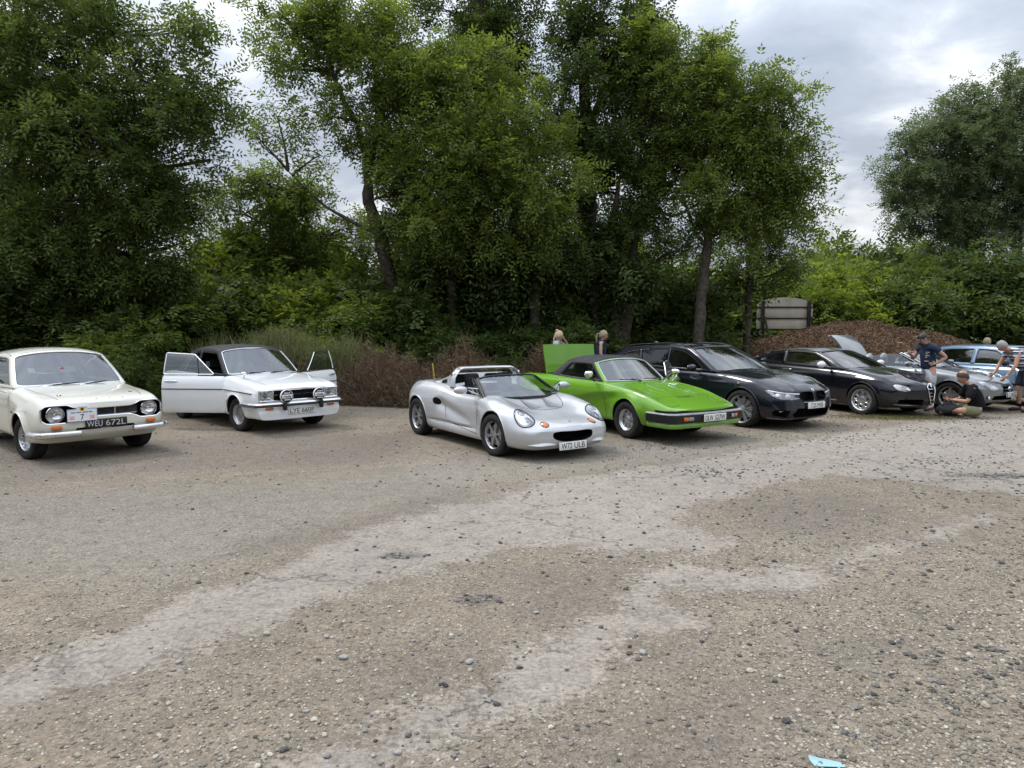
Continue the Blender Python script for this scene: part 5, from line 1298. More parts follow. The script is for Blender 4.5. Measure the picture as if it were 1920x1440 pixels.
    for z, w_ in ((.36, .045), (.43, .065), (.50, .078), (.57, .085)): mb = MB(); c.ribbon(mb, 'F', [(-w_, z), (0, z), (w_, z)], .011, .020); mb.build('grille_bar', M['chrome'], g)
    mb = MB(); c.patch(mb, 'F', circ(0, .635, .035, .03, 16), off=.024); mb.build('badge', M['chrome'], g)
    c.dash(-.85, .93, .66); c.seats([-1.55], [.42], yy=.36, mat=M['seatgrey']); c.seats([-2.2], [.42], yy=.33, mat=M['seatgrey'], back_h=.48)
    mb = MB(); mb.box((-1.3, 0, .27), (3.3, 1.3, .12)); mb.build('underside', M['matt'], c.root)
    mb = MB(); mb.tube([(-2.45, -.15, 1.30), (-2.75, -.15, 1.50)], .004, n=4); mb.build('aerial', M['blackp'], c.root)
    c.wheels(2.596, 1.53, 1.53, .318, .215, .226, 'tele', steer=3)
def build_slk():
    m = paint('grey_silver_car_paint', (.20, .215, .225), .6, .3, .03)
    c = Car('roadster', (10.18, 15.33, 0), -.97, 1.0, 'grey silver open roadster with its boot lid raised, behind the seated man', 'classic and modern cars parked side by side', dict(body=m, rail=m))
    rows = [
     [.66, .24, .36, .48, .26, .58, .38, .57, .52, .50, .585, .36, .60, .2, .61, .612],
     [.60, .20, .48, .64, .22, .74, .38, .73, .54, .66, .64, .48, .66, .26, .67, .675],
     [.42, .18, .56, .74, .20, .85, .42, .84, .60, .77, .72, .55, .745, .30, .76, .765],
     [.20, .17, .60, .76, .19, .89, .44, .88, .66, .79, .80, .57, .825, .32, .84, .845],
     [-.10, .17, .60, .76, .19, .885, .45, .88, .70, .79, .85, .58, .875, .34, .89, .895],
     [-.50, .17, .60, .76, .19, .865, .45, .86, .73, .79, .885, .60, .92, .34, .93, .935],
     [-1.6, .17, .60, .76, .19, .86, .46, .87, .76, .79, .90, .60, .92, .34, .93, .93],
     [-2.3, .17, .60, .76, .19, .885, .46, .88, .80, .78, .92, .58, .94, .32, .945, .945],
     [-2.9, .22, .56, .72, .28, .85, .48, .84, .80, .74, .92, .54, .94, .30, .945, .945],
     [-3.2, .28, .50, .62, .34, .74, .50, .72, .80, .64, .90, .48, .92, .28, .93, .93],
     [-3.26, .34, .44, .54, .40, .66, .52, .64, .76, .58, .86, .40, .88, .22, .89, .89]]
    c.body(rows, [0, .8, .8, .9, .8, .9, .9, 1, 0], bow_f=.15, bow_r=.06, bowpow=2.0,
        dxf=[(.2, -.04), (.35, .0), (.5, .0), (.6, -.05)], dxr=[(.3, -.05), (.5, .02), (.9, -.05)],
        cuts=[dict(t='arch', x=0, z=.315, r=.35, y0=.5), dict(t='arch', x=-2.43, z=.315, r=.35, y0=.5),
              dict(t='plan', poly=[(-.80, -.66), (-.72, 0), (-.80, .66), (-1.95, .66), (-1.95, -.66)], z0=.28, z1=1.5),
              dict(t='plan', poly=[(-2.30, -.58), (-2.30, .58), (-3.08, .5), (-3.08, -.5)], z0=.5, z1=1.5),
              dict(t='front', poly=[(-.5, .27), (.5, .27), (.46, .36), (-.46, .36)], x0=.60, x1=1.3), dict(t='front', poly=[(-.24, .44), (.24, .44), (.22, .56), (-.22, .56)], x0=.68, x1=1.3)])
    c.archlip(0, .315, .352, .011, -6, 186, out=-.002); c.archlip(-2.43, .315, .352, .011, -6, 186, out=-.002)
    outer = [(-.48, .90), (-.82, 1.08), (-1.14, 1.21), (-1.18, 1.22), (-1.22, 1.20), (-.86, 1.04), (-.60, .90)]
    inner = [(-.52, .905), (-.84, 1.07), (-1.15, 1.20), (-1.18, 1.208), (-1.20, 1.195), (-.85, 1.05), (-.58, .905)]
    belt = [(-.3, .74, .90), (-1.3, .74, .90)]; rail = [(-.3, .56, 1.22), (-1.3, .56, 1.22)]
    c.green(outer, 0, inner, 0, (0, 2, 3, 6), belt, rail, ws=(.20, .10), crown=.05, pw=3, do_roof=False, do_rw=False, ws_m=(.06, .03, .05), wsr=.12)
    for sg in (-1, 1):     # door glass standing up without a frame
        q = [(p.x, p.y) for p in rounded([(-.66, .90, 0), (-1.18, 1.19, 0), (-1.45, 1.20, 0), (-1.92, 1.10, 0), (-1.98, .91, 0)], [.2, .3, .8, .8, .2], closed=True)[0]]
        mb = MB(); fillfn(mb, lambda a, b, w: Vector((a, sg*(.745-.30*(b-.9)), b)), q, 4); mb.build('side_window', M['glass'], c.root)
        mb = MB(); mb.ell((-2.05, sg*.33, 1.02), (.06, .17, .16), nu=14, nv=8); mb.build('roll_hoop', M['alud'], c.root)
        sd = 'R' if sg < 0 else 'L'
        mb = MB(); c.ribbon(mb, sd, [(-.58, .89), (-.52, .6), (-.46, .25)]); c.ribbon(mb, sd, [(-1.98, .91), (-2.0, .6), (-1.92, .25)]); mb.build('door_gap', M['ink'], c.root)
        AX = sg*38.0; q = [(sg*a_, b_) for a_, b_ in [(-0.18, 0.5), (-0.04, 0.47), (0.14, 0.53), (0.3, 0.66), (0.22, 0.672), (-0.06, 0.6)]]
        q = [(p.x, p.y) for p in rounded([(a, b, 0) for a, b in q], .6, closed=True, nseg=4, nc=3)[0]]
        mb = MB(); c.patch(mb, AX, q, off=.008, dome=.010); h = mb.build('headlight', M['lensglass'], c.root)
        mb = MB(); c.patch(mb, AX, q, off=.003, skirt=0); mb.build('lamp_housing', M['lamp'], h)
        mb = MB(); c.ribbon(mb, 'T', [(.66, sg*.30), (.3, sg*.52), (-.36, sg*.66)], .006); mb.build('bonnet_gap', M['ink'], c.root)
        mb = MB(); mb.lathe([(.042, 0), (.035, .02), (.001, .026)], c=(.67, sg*.60, .315), axis='x', n=18); mb.build('fog_light', M['lamp'], c.root)
        mb = MB(); c.patch(mb, 'B', [(sg*.34, .68), (sg*.60, .68), (sg*.58, .80), (sg*.34, .80)][::sg], off=.006); mb.build('tail_light', M['red'], c.root)
        mb = MB(); c.patch(mb, 'T', [(.42, sg*.10), (.42, sg*.22), (.34, sg*.24), (.34, sg*.12)][::sg], off=.004); mb.build('bonnet_vent', M['ink'], c.root)
    mb = MB(); mb.box((.70, 0, .50), (.02, .48, .13)); mb.build('grille', M['matt'], c.root)
    mb = MB(); mb.tube([(.815-.03*abs(v)*4*abs(v), v, .50) for v in (-.22, -.11, 0, .11, .22)], .010, n=6); mb.lathe([(.055, -.01), (.055, .01), (.045, .01)], c=(.825, 0, .50), axis='x', n=20); mb.build('grille_bar', M['chrome'], c.root)
    c.plate(.865, 0, .385, 'CA52', w=.52, h=.11, eu=True, tw=.40, th=.078)
    plain_mirrors(c, -.80, .985, .84, m, (.06, .12, .065), m)
    c.wiper('blackp', ((-.75, .05, 0, 0), (.0, .75, 0, 0)))
    # raised boot lid
    e = empty('boot_lid', (-2.36, 0, .92), 0, c.root)
    def T(a, b, o):
        return Vector((-.10-.56*a-.10*math.sin(math.pi*a)*0+o*.75+.10*(1-b*b)*.4, b*(.50-.05*a*a), .03+.62*a+.10*math.sin(math.pi*a*.9)+o*.5))
    mb = MB(); mb.surf(lambda a, b: T(a, b, .02), [k/10 for k in range(11)], [-1+k/8 for k in range(17)]); mb.surf(lambda a, b: T(a, b, -.03), [k/6 for k in range(7)], [-1+k/8 for k in range(17)])
    for b in (-1, 1): mb.surf(lambda a, o: T(a, b, o), [k/10 for k in range(11)], [-.03, .02])
    for a in (0, 1): mb.surf(lambda b, o: T(a, b, o), [-1+k/8 for k in range(17)], [-.03, .02])
    mb.build('lid_panel', m, e)
    mb = MB(); mb.tube([T(1.0, b, 0)+Vector((-.05, 0, -.02)) for b in [-1+k/8 for k in range(17)]], .028, n=8); mb.build('lid_lip', paint('lid_edge_silver', (.5, .52, .53), .4, .3, .02), e)
    for sg in (-1, 1): mb = MB(); mb.tube([(.0, sg*.45, -.05), (-.14, sg*.45, .10)], .015, n=6); mb.build('lid_hinge', M['blackp'], e)
    c.dash(-.85, .91, .62); c.seats([-1.45], [.38], yy=.34)
    mb = MB(); mb.box((-1.2, 0, .27), (3.0, 1.3, .12)); mb.build('underside', M['matt'], c.root)
    c.wheels(2.43, 1.54, 1.54, .312, .215, .215, 'five', steer=2)
def build_blue():
    m = paint('pale_blue_car_paint', (.24, .35, .47), .2, .3, .04)
    c = Car('hatchback', (12.65, 15.55, 0), -1.15, 1.0, 'pale metallic blue five-door hatchback with black lower trim, at the right edge', 'classic and modern cars parked side by side', dict(body=m, rail=m, ang=28))
    rows = [
     [.82, .26, .52, .66, .28, .74, .44, .73, .58, .68, .66, .52, .68, .28, .70, .70],
     [.74, .22, .56, .72, .24, .80, .44, .79, .62, .73, .72, .54, .74, .30, .755, .76],
     [.30, .20, .60, .76, .22, .83, .46, .825, .70, .76, .80, .56, .82, .30, .835, .84],
     [-.20, .20, .60, .76, .22, .835, .48, .83, .76, .76, .86, .58, .88, .32, .895, .90],
     [-.60, .20, .60, .76, .22, .835, .50, .835, .80, .77, .90, .62, .92, .34, .93, .935],
     [-1.8, .20, .60, .76, .22, .835, .50, .84, .82, .77, .91, .62, .92, .34, .93, .93],
     [-2.8, .22, .60, .76, .24, .83, .52, .83, .84, .76, .92, .60, .93, .34, .94, .94],
     [-3.38, .28, .56, .70, .32, .78, .54, .77, .84, .72, .91, .56, .93, .32, .94, .94],
     [-3.44, .34, .52, .66, .38, .72, .56, .71, .80, .66, .88, .50, .90, .28, .91, .91]]
    c.body(rows, [0, .6, .6, .9, .6, .7, .8, .9, 0], bow_f=.06, bow_r=.03,
        cuts=[dict(t='arch', x=0, z=.30, r=.335, y0=.5), dict(t='arch', x=-2.574, z=.30, r=.335, y0=.5),
              dict(t='plan', poly=[(-.72, -.66), (-.66, 0), (-.72, .66), (-3.2, .62), (-3.2, -.62)], z0=.30, z1=1.6)])
    c.archlip(0, .30, .337, .011, -6, 186, M['blackp'], out=0); c.archlip(-2.574, .30, .337, .011, -6, 186, M['blackp'], out=0)
    outer = [(-.52, .90), (-.90, 1.16), (-1.20, 1.325), (-1.45, 1.345), (-1.9, 1.35), (-2.50, 1.33), (-2.66, 1.30), (-3.02, 1.10), (-3.36, .90), (-2.0, .89)]
    inner = [(-.78, .945), (-1.0, 1.11), (-1.28, 1.262), (-1.50, 1.28), (-1.9, 1.285), (-2.40, 1.27), (-2.52, 1.25), (-2.78, 1.10), (-3.0, .965), (-2.0, .95)]
    belt = [(-.4, .755, .92), (-2.0, .765, .92), (-3.4, .70, .92)]; rail = [(-.4, .57, 1.33), (-2.0, .58, 1.35), (-3.4, .54, 1.3)]
    c.green(outer, [0, .6, 0, .6, 1, 1, 0, .6, 0, 0], inner, [.2, .5, .3, .6, 1, 1, .3, .6, .3, 0], (0, 2, 6, 8), belt, rail, ws=(.12, .07), rw=(.06, .04), crown=.045,
            ws_m=(.06, .04, .05), bars=[(-1.72, .93, -1.72, 1.30, .09), (-2.55, .96, -2.50, 1.26, .022)], side_trim=M['blackp'])
    mb = MB(); c.ribbon(mb, 'R', [(.5, .50), (-.3, .50), (-3.3, .52)], .05, .008); c.ribbon(mb, 'L', [(.5, .50), (-.3, .50), (-3.3, .52)], .05, .008); mb.build('side_moulding', M['blackp'], c.root)
    mb = MB(); c.ribbon(mb, 'R', [(-.70, .91), (-.66, .5), (-.62, .26)]); c.ribbon(mb, 'R', [(-1.72, .91), (-1.72, .26)]); c.ribbon(mb, 'R', [(-2.6, .92), (-2.45, .66), (-2.25, .58)]); mb.build('door_gap', M['ink'], c.root)
    for x in (-1.58, -2.40): mb = MB(); mb.box((x, -.838, .82), (.17, .02, .045), bev=.008); mb.build('door_handle', M['blackp'], c.root)
    pts = [(.50, -.83), (.78, -.80), (.88, -.70), (.93, 0), (.88, .70), (.78, .80), (.50, .83)]
    pts = [(p.x, p.y) for p in rounded([(a, b, 0) for a, b in pts], .7, nseg=4)[0]]
    mb = MB(); V = []
    for i, (a, b) in enumerate(pts):
        s_ = 1.03; V += [Vector((a*s_-.03, b, .24)), Vector((a*s_+.01, b*1.01, .30)), Vector((a*s_+.01, b*1.01, .46)), Vector((a*s_-.04, b*.98, .50))]
    mb.add(V, [(4*i+j, 4*i+j+1, 4*i+5+j, 4*i+4+j) for i in range(len(pts)-1) for j in range(3)]); mb.build('bumper', M['blackp'], c.root)
    for sy in (-1, 1):
        mb = MB(); c.patch(mb, 'F', [(sy*.44, .53), (sy*.72, .53), (sy*.72, .65), (sy*.44, .65)][::-sy], off=.006); mb.build('headlight', M['lamp'], c.root)
        mb = MB(); c.patch(mb, 'B', [(sy*.40, .64), (sy*.66, .64), (sy*.66, .78), (sy*.40, .78)][::sy], off=.006); mb.build('tail_light', M['red'], c.root)
    plain_mirrors(c, -.84, .99, .80, M['blackp'])
    c.dash(-.80, .92, .64); c.seats([-1.45, -2.3], [.42, .44], yy=.35)
    mb = MB(); mb.box((-1.3, 0, .26), (3.6, 1.4, .12)); mb.build('underside', M['matt'], c.root)
    c.wheels(2.574, 1.42, 1.42, .30, .185, .178, 'steel', steer=0)
# ================================================================ the yard
def W2(pts): return np.array([[ground(a, b).x, ground(a, b).y] for a, b in pts])
def sdist(P, poly):
    """signed distance of points to a polygon, positive inside"""
    d = np.full(len(P), 1e9); ins = np.zeros(len(P), bool); n = len(poly)
    for i in range(n):
        a, b = poly[i], poly[(i+1) % n]; ab = b-a
        t = np.clip(((P-a) @ ab)/(ab @ ab+1e-12), 0, 1); q = a+t[:, None]*ab
        d = np.minimum(d, np.hypot(*(P-q).T))
        c = ((a[1] > P[:, 1]) != (b[1] > P[:, 1])) & (P[:, 0] < (b[0]-a[0])*(P[:, 1]-a[1])/(b[1]-a[1]+1e-12)+a[0])
        ins ^= c
    return np.where(ins, d, -d)
TAR = [W2(p) for p in (
 [(-500, 1420), (0, 1262), (200, 1190), (350, 1115), (480, 1085), (560, 1040), (700, 985), (800, 955), (960, 925), (1010, 905), (1100, 890), (1250, 870), (1400, 845), (1560, 815), (1700, 795), (1920, 782), (2300, 772), (2500, 990), (1920, 930), (1700, 905), (1560, 890), (1450, 905), (1380, 930), (1290, 955), (1270, 975), (1330, 1000), (1390, 1020), (1330, 1040), (1200, 1035), (1100, 1035), (1030, 1020), (960, 1025), (900, 1050), (760, 1080), (640, 1110), (520, 1170), (380, 1220), (200, 1290), (60, 1330), (-500, 1500)],
 [(300, 1520), (560, 1420), (760, 1330), (900, 1265), (985, 1215), (1050, 1190), (1110, 1150), (1180, 1135), (1250, 1130), (1320, 1150), (1330, 1175), (1270, 1185), (1200, 1195), (1130, 1235), (1125, 1290), (1050, 1310), (960, 1335), (860, 1380), (760, 1440), (620, 1540)],
 [(1180, 1075), (1260, 1060), (1390, 1075), (1500, 1055), (1570, 1065), (1560, 1095), (1530, 1120), (1440, 1115), (1300, 1110), (1200, 1100)],
 [(1560, 1045), (1700, 1008), (1840, 962), (1855, 975), (1760, 1012), (1640, 1048), (1570, 1062)],
 [(1150, 1100), (1230, 1095), (1250, 1140), (1170, 1150)])]
DIRT = [W2(p) for p in (
 [(-500, 860), (0, 845), (500, 812), (760, 815), (770, 850), (700, 870), (300, 885), (0, 912), (-500, 940)],
 [(1190, 1210), (1300, 1200), (1330, 1230), (1280, 1265), (1200, 1250)],
 [(1500, 1200), (1600, 1185), (1720, 1200), (1700, 1240), (1560, 1265), (1520, 1245)],
 [(950, 1080), (1150, 1060), (1160, 1140), (1080, 1180), (960, 1160)],
 [(660, 1250), (900, 1200), (880, 1260), (700, 1320)],
 [(1020, 1380), (1300, 1330), (1500, 1400), (1300, 1480), (1050, 1480)],
 [(880, 930), (640, 1010), (430, 1040), (440, 1020), (700, 960), (860, 915)],
 [(1370, 935), (1560, 925), (1700, 960), (1560, 1010), (1400, 990)],
 [(1250, 1300), (1500, 1260), (1560, 1330), (1400, 1380), (1240, 1370)])]
GREY = [W2(p) for p in ([(-400, 930), (0, 925), (500, 910), (900, 850), (1350, 815), (1500, 830), (1250, 865), (1000, 895), (780, 945), (560, 1010), (300, 1070), (-400, 1100)],)]
STAIN = [(W2([(900, 1125)])[0], .16, .10), (W2([(755, 1042)])[0], .22, .10), (W2([(1885, 893)])[0], .75, .16)]
def gauss_fields(P):
    tar = np.max([sdist(P, q) for q in TAR], axis=0); dirt = np.max([sdist(P, q) for q in DIRT], axis=0); grey = sdist(P, GREY[0])
    st = np.zeros(len(P))
    for c, a, b in STAIN: st = np.maximum(st, np.exp(-((P[:, 0]-c[0])/a)**2-((P[:, 1]-c[1])/b)**2))
    return tar, dirt, grey, st
def build_ground():
    def axis(lo, hi, step, far0, far1):
        mid = list(np.arange(lo, hi+step/2, step)); a = []; s = step; x = lo
        while x > far0: s *= 1.28; x -= s; a.append(x)
        b = []; s = step; x = mid[-1]
        while x < far1: s *= 1.28; x += s; b.append(x)
        return np.array(a[::-1]+mid+b)
    xs = axis(-13, 15, .11, -500, 500); ys = axis(1.6, 17, .09, -150, 700)
    X, Y = np.meshgrid(xs, ys); P = np.stack([X.ravel(), Y.ravel()], 1)
    tar, dirt, grey, st = gauss_fields(P)
    far = np.clip((P[:, 1]-16.5-.5*np.sin(P[:, 0]*.7)-.25*np.sin(P[:, 0]*2.3+1))/1.5, 0, 1)*np.where(P[:, 0] > 6, np.clip((P[:, 1]-20)/2, 0, 1), 1)
    Z = np.zeros(len(P))
    V = np.stack([P[:, 0], P[:, 1], Z], 1); nx, ny = len(xs), len(ys)
    i, j = np.meshgrid(np.arange(nx-1), np.arange(ny-1)); a = (j*nx+i).ravel(); F_ = np.stack([a, a+1, a+nx+1, a+nx], 1)
    m, nt, b = newmat('yard_surface')
    tc = N(nt, 'ShaderNodeTexCoord'); L = nt.links
    def att(n_):
        a_ = N(nt, 'ShaderNodeAttribute', attribute_name=n_); return a_.outputs['Fac']
    def noise(sc_, det=5., rough=.6, dist=0.):
        q = N(nt, 'ShaderNodeTexNoise', i_Scale=sc_, i_Detail=det, i_Roughness=rough, i_Distortion=dist); L.new(tc.outputs['Object'], q.inputs['Vector']); return q.outputs['Fac']
    def mt(op, x, y=None, z=None):
        q = N(nt, 'ShaderNodeMath', operation=op)
        for k, v in enumerate((x, y, z)):
            if v is None: continue
            if isinstance(v, (int, float)): q.inputs[k].default_value = v
            else: L.new(v, q.inputs[k])
        return q.outputs[0]
    big = noise(.55, 5.); mid_ = noise(2.6, 6., .65); fine = noise(17, 5., .7); vf = noise(90, 3., .7)
    vor = N(nt, 'ShaderNodeTexVoronoi', i_Scale=62.); L.new(tc.outputs['Object'], vor.inputs['Vector'])
    vor2 = N(nt, 'ShaderNodeTexVoronoi', i_Scale=27.); L.new(tc.outputs['Object'], vor2.inputs['Vector'])
    vsep = N(nt, 'ShaderNodeSeparateColor'); L.new(vor.outputs['Color'], vsep.inputs[0]); vsep2 = N(nt, 'ShaderNodeSeparateColor'); L.new(vor2.outputs['Color'], vsep2.inputs[0])
    # masks
    e = mt('ADD', att('tar'), mt('ADD', mt('MULTIPLY', mt('SUBTRACT', mid_, .5), .80), mt('MULTIPLY', mt('SUBTRACT', fine, .5), .85)))
    tarm = ramp(nt, e, [(.34, 0.), (.66, .92)]).outputs[0]
    d = mt('ADD', att('dirt'), mt('MULTIPLY', mt('SUBTRACT', mid_, .5), 1.1)); dm = ramp(nt, d, [(.25, 0.), (.75, 1.)]).outputs[0]
    g = mt('ADD', att('grey'), mt('MULTIPLY', mt('SUBTRACT', big, .5), 1.2)); gm = ramp(nt, g, [(.3, 0.), (.7, 1.)]).outputs[0]
    # gravel colour, stone by stone
    gcol = ramp(nt, vsep.outputs[0], [(0., (0.140, 0.124, 0.101)), (.35, (0.235, 0.210, 0.169)), (.7, (0.330, 0.296, 0.238)), (.93, (0.430, 0.392, 0.321)), (1., (0.540, 0.497, 0.414))]).outputs[0]
    gap = ramp(nt, vor.outputs['Distance'], [(.25, 1.), (.62, .0)]).outputs[0]
    soil = ramp(nt, mid_, [(.3, (0.175, 0.141, 0.104)), (.7, (0.265, 0.218, 0.163))]).outputs[0]
    loose = mt('MULTIPLY', gap, ramp(nt, mt('ADD', vsep.outputs[1], mt('MULTIPLY', mt('SUBTRACT', big, .5), 1.5)), [(.22, 0.), (.36, 1.)]).outputs[0])
    gravel = mix(nt, loose, soil, gcol)
    greyg = mix(nt, mt('MULTIPLY', gap, .75), (0.222, 0.199, 0.164), mix(nt, .35, gcol, (0.300, 0.270, 0.225)))
    gravel = mix(nt, mt('MULTIPLY', gm, .85), gravel, greyg)
    dirtc = ramp(nt, fine, [(.3, (0.120, 0.102, 0.085)), (.7, (0.207, 0.178, 0.148))]).outputs[0]
    gravel = mix(nt, mt('MULTIPLY', dm, .62), gravel, dirtc)
    # worn pinkish tarmac with pale aggregate and thin cracks
    tcol = mix(nt, ramp(nt, vf, [(.35, 0.), (.65, 1.)]).outputs[0], (0.222, 0.194, 0.166), (0.308, 0.273, 0.233))
    tcol = mix(nt, ramp(nt, mid_, [(.35, 0.), (.72, .55)]).outputs[0], tcol, (.335, .298, .25))
    tcol = mix(nt, ramp(nt, vsep2.outputs[0], [(.90, 0.), (.93, .5)]).outputs[0], tcol, (.13, .125, .12))
    cr = N(nt, 'ShaderNodeTexVoronoi', feature='DISTANCE_TO_EDGE', i_Scale=.75)
    wv = N(nt, 'ShaderNodeVectorMath', operation='ADD'); nzv = N(nt, 'ShaderNodeTexNoise', i_Scale=3.2, i_Detail=4.); L.new(tc.outputs['Object'], nzv.inputs['Vector'])
    sc2 = N(nt, 'ShaderNodeVectorMath', operation='SCALE'); sc2.inputs['Scale'].default_value = .55; L.new(nzv.outputs['Color'], sc2.inputs[0]); L.new(tc.outputs['Object'], wv.inputs[0]); L.new(sc2.outputs[0], wv.inputs[1]); L.new(wv.outputs[0], cr.inputs['Vector'])
    crk = mt('MULTIPLY', ramp(nt, cr.outputs['Distance'], [(.0, 1.), (.012, 0.)]).outputs[0], ramp(nt, big, [(.42, 0.), (.55, .8)]).outputs[0])
    tcol = mix(nt, crk, tcol, (.09, .08, .07))
    col_ = mix(nt, tarm, gravel, tcol)
    rim_ = mt('MULTIPLY', ramp(nt, e, [(.36, 0.), (.46, 1.), (.52, 0.)]).outputs[0], .45); col_ = mix(nt, rim_, col_, (.14, .11, .085))
    col_ = mix(nt, mt('MULTIPLY', ramp(nt, att('stain'), [(.3, 0.), (.8, 1.)]).outputs[0], ramp(nt, fine, [(.35, .25), (.6, .7)]).outputs[0]), col_, (.055, .055, .058))
    grassc = ramp(nt, fine, [(.3, (.035, .05, .015)), (.7, (.08, .085, .03))]).outputs[0]
    col_ = mix(nt, att('wild'), col_, grassc)
    big2 = ramp(nt, noise(.22, 4.), [(.3, .86), (.7, 1.12)]); mm = N(nt, 'ShaderNodeVectorMath', operation='MULTIPLY'); L.new(col_, mm.inputs[0]); L.new(big2.outputs[0], mm.inputs[1])
    sp1 = ramp(nt, noise(7.5, 6., .72), [(.34, .80), (.50, 1.), (.68, 1.13)]); m3 = N(nt, 'ShaderNodeVectorMath', operation='MULTIPLY'); L.new(mm.outputs[0], m3.inputs[0]); L.new(sp1.outputs[0], m3.inputs[1])
    sp2 = ramp(nt, noise(34, 2., .6), [(.36, .80), (.52, 1.), (.66, 1.16)]); m4 = N(nt, 'ShaderNodeVectorMath', operation='MULTIPLY'); L.new(m3.outputs[0], m4.inputs[0]); L.new(sp2.outputs[0], m4.inputs[1])
    L.new(m4.outputs[0], b.inputs['Base Color']); b.inputs['Roughness'].default_value = .93; b.inputs['Specular IOR Level'].default_value = .25
    h = mt('ADD', mt('MULTIPLY', mt('MULTIPLY', loose, mt('SUBTRACT', 1., tarm)), .8), mt('ADD', mt('MULTIPLY', fine, .9), mt('MULTIPLY', vf, .35)))
    h = mt('SUBTRACT', h, mt('MULTIPLY', crk, 1.2))
    bp = N(nt, 'ShaderNodeBump', i_Strength=.75, i_Distance=.014); L.new(h, bp.inputs['Height']); L.new(bp.outputs[0], b.inputs['Normal'])
    at_ = dict(tar=np.clip(.5+tar/.9, 0, 1), dirt=np.clip(.5+dirt/.8, 0, 1), grey=np.clip(.5+grey/2, 0, 1), stain=st, wild=far)
    tag(npmesh('ground', V, F_, m, attr=at_, smooth=True), kind='structure')
def stone_mesh(name, P, S, mats, lo=True, zo=.25, flat=.6):
    if lo: base = np.array([(1, 0, 0), (0, 1, 0), (-1, 0, 0), (0, -1, 0), (0, 0, 1), (0, 0, -1)], float); fc = np.array([(0, 1, 4), (1, 2, 4), (2, 3, 4), (3, 0, 4), (1, 0, 5), (2, 1, 5), (3, 2, 5), (0, 3, 5)])
    else:
        t = (1+5**.5)/2; base = np.array([(-1, t, 0), (1, t, 0), (-1, -t, 0), (1, -t, 0), (0, -1, t), (0, 1, t), (0, -1, -t), (0, 1, -t), (t, 0, -1), (t, 0, 1), (-t, 0, -1), (-t, 0, 1)], float)/1.9
        fc = np.array([(0, 11, 5), (0, 5, 1), (0, 1, 7), (0, 7, 10), (0, 10, 11), (1, 5, 9), (5, 11, 4), (11, 10, 2), (10, 7, 6), (7, 1, 8), (3, 9, 4), (3, 4, 2), (3, 2, 6), (3, 6, 8), (3, 8, 9), (4, 9, 5), (2, 4, 11), (6, 2, 10), (8, 6, 7), (9, 8, 1)])
    n = len(P); k = len(base); a = rng.uniform(0, 6.28, n); c, s = np.cos(a), np.sin(a)
    B = base[None]*(1+rng.uniform(-.28, .28, (n, k, 3)))
    sx = rng.uniform(.75, 1.25, (n, 1)); sy = rng.uniform(.6, 1., (n, 1)); sz = rng.uniform(flat*.7, flat*1.2, (n, 1))
    x = B[:, :, 0]*sx; y = B[:, :, 1]*sy; z = B[:, :, 2]*sz
    V = np.stack([x*c[:, None]-y*s[:, None], x*s[:, None]+y*c[:, None], z], 2)*S[:, None, None]
    V[:, :, 0] += P[:, 0:1]; V[:, :, 1] += P[:, 1:2]; V[:, :, 2] += (P[:, 2:3] if P.shape[1] > 2 else 0)+S[:, None]*zo
    F_ = (fc[None]+(np.arange(n)*k)[:, None, None]).reshape(-1, 3); v = np.repeat(rng.uniform(0, 1, n), k)
    return npmesh(name, V.reshape(-1, 3), F_, mats, attr=dict(v=v))
def varmat(name, stops, rough=.9, trans=0, spec=.3, nscale=1.2, namp=.35, bump=0):
    m, nt, b = newmat(name); a = N(nt, 'ShaderNodeAttribute', attribute_name='v')
    tc = N(nt, 'ShaderNodeTexCoord'); nz = N(nt, 'ShaderNodeTexNoise', i_Scale=nscale, i_Detail=3.); nt.links.new(tc.outputs['Object'], nz.inputs['Vector'])
    q = N(nt, 'ShaderNodeMath', operation='SUBTRACT', i_1=.5); nt.links.new(nz.outputs['Fac'], q.inputs[0])
    q2 = N(nt, 'ShaderNodeMath', operation='MULTIPLY_ADD', i_1=namp*3); nt.links.new(q.outputs[0], q2.inputs[0]); nt.links.new(a.outputs['Fac'], q2.inputs[2])
    r_ = ramp(nt, q2.outputs[0], stops); nt.links.new(r_.outputs[0], b.inputs['Base Color'])
    b.inputs['Roughness'].default_value = rough; b.inputs['Specular IOR Level'].default_value = spec
    if trans:
        tl = N(nt, 'ShaderNodeBsdfTranslucent'); hs = N(nt, 'ShaderNodeHueSaturation', i_Hue=.485, i_Saturation=1.15, i_Value=1.5); nt.links.new(r_.outputs[0], hs.inputs['Color']); nt.links.new(hs.outputs[0], tl.inputs[0])
        mx = N(nt, 'ShaderNodeMixShader'); mx.inputs[0].default_value = trans; nt.links.new(b.outputs[0], mx.inputs[1]); nt.links.new(tl.outputs[0], mx.inputs[2])
        nt.links.new(mx.outputs[0], nt.nodes['Material Output'].inputs[0])
    return m
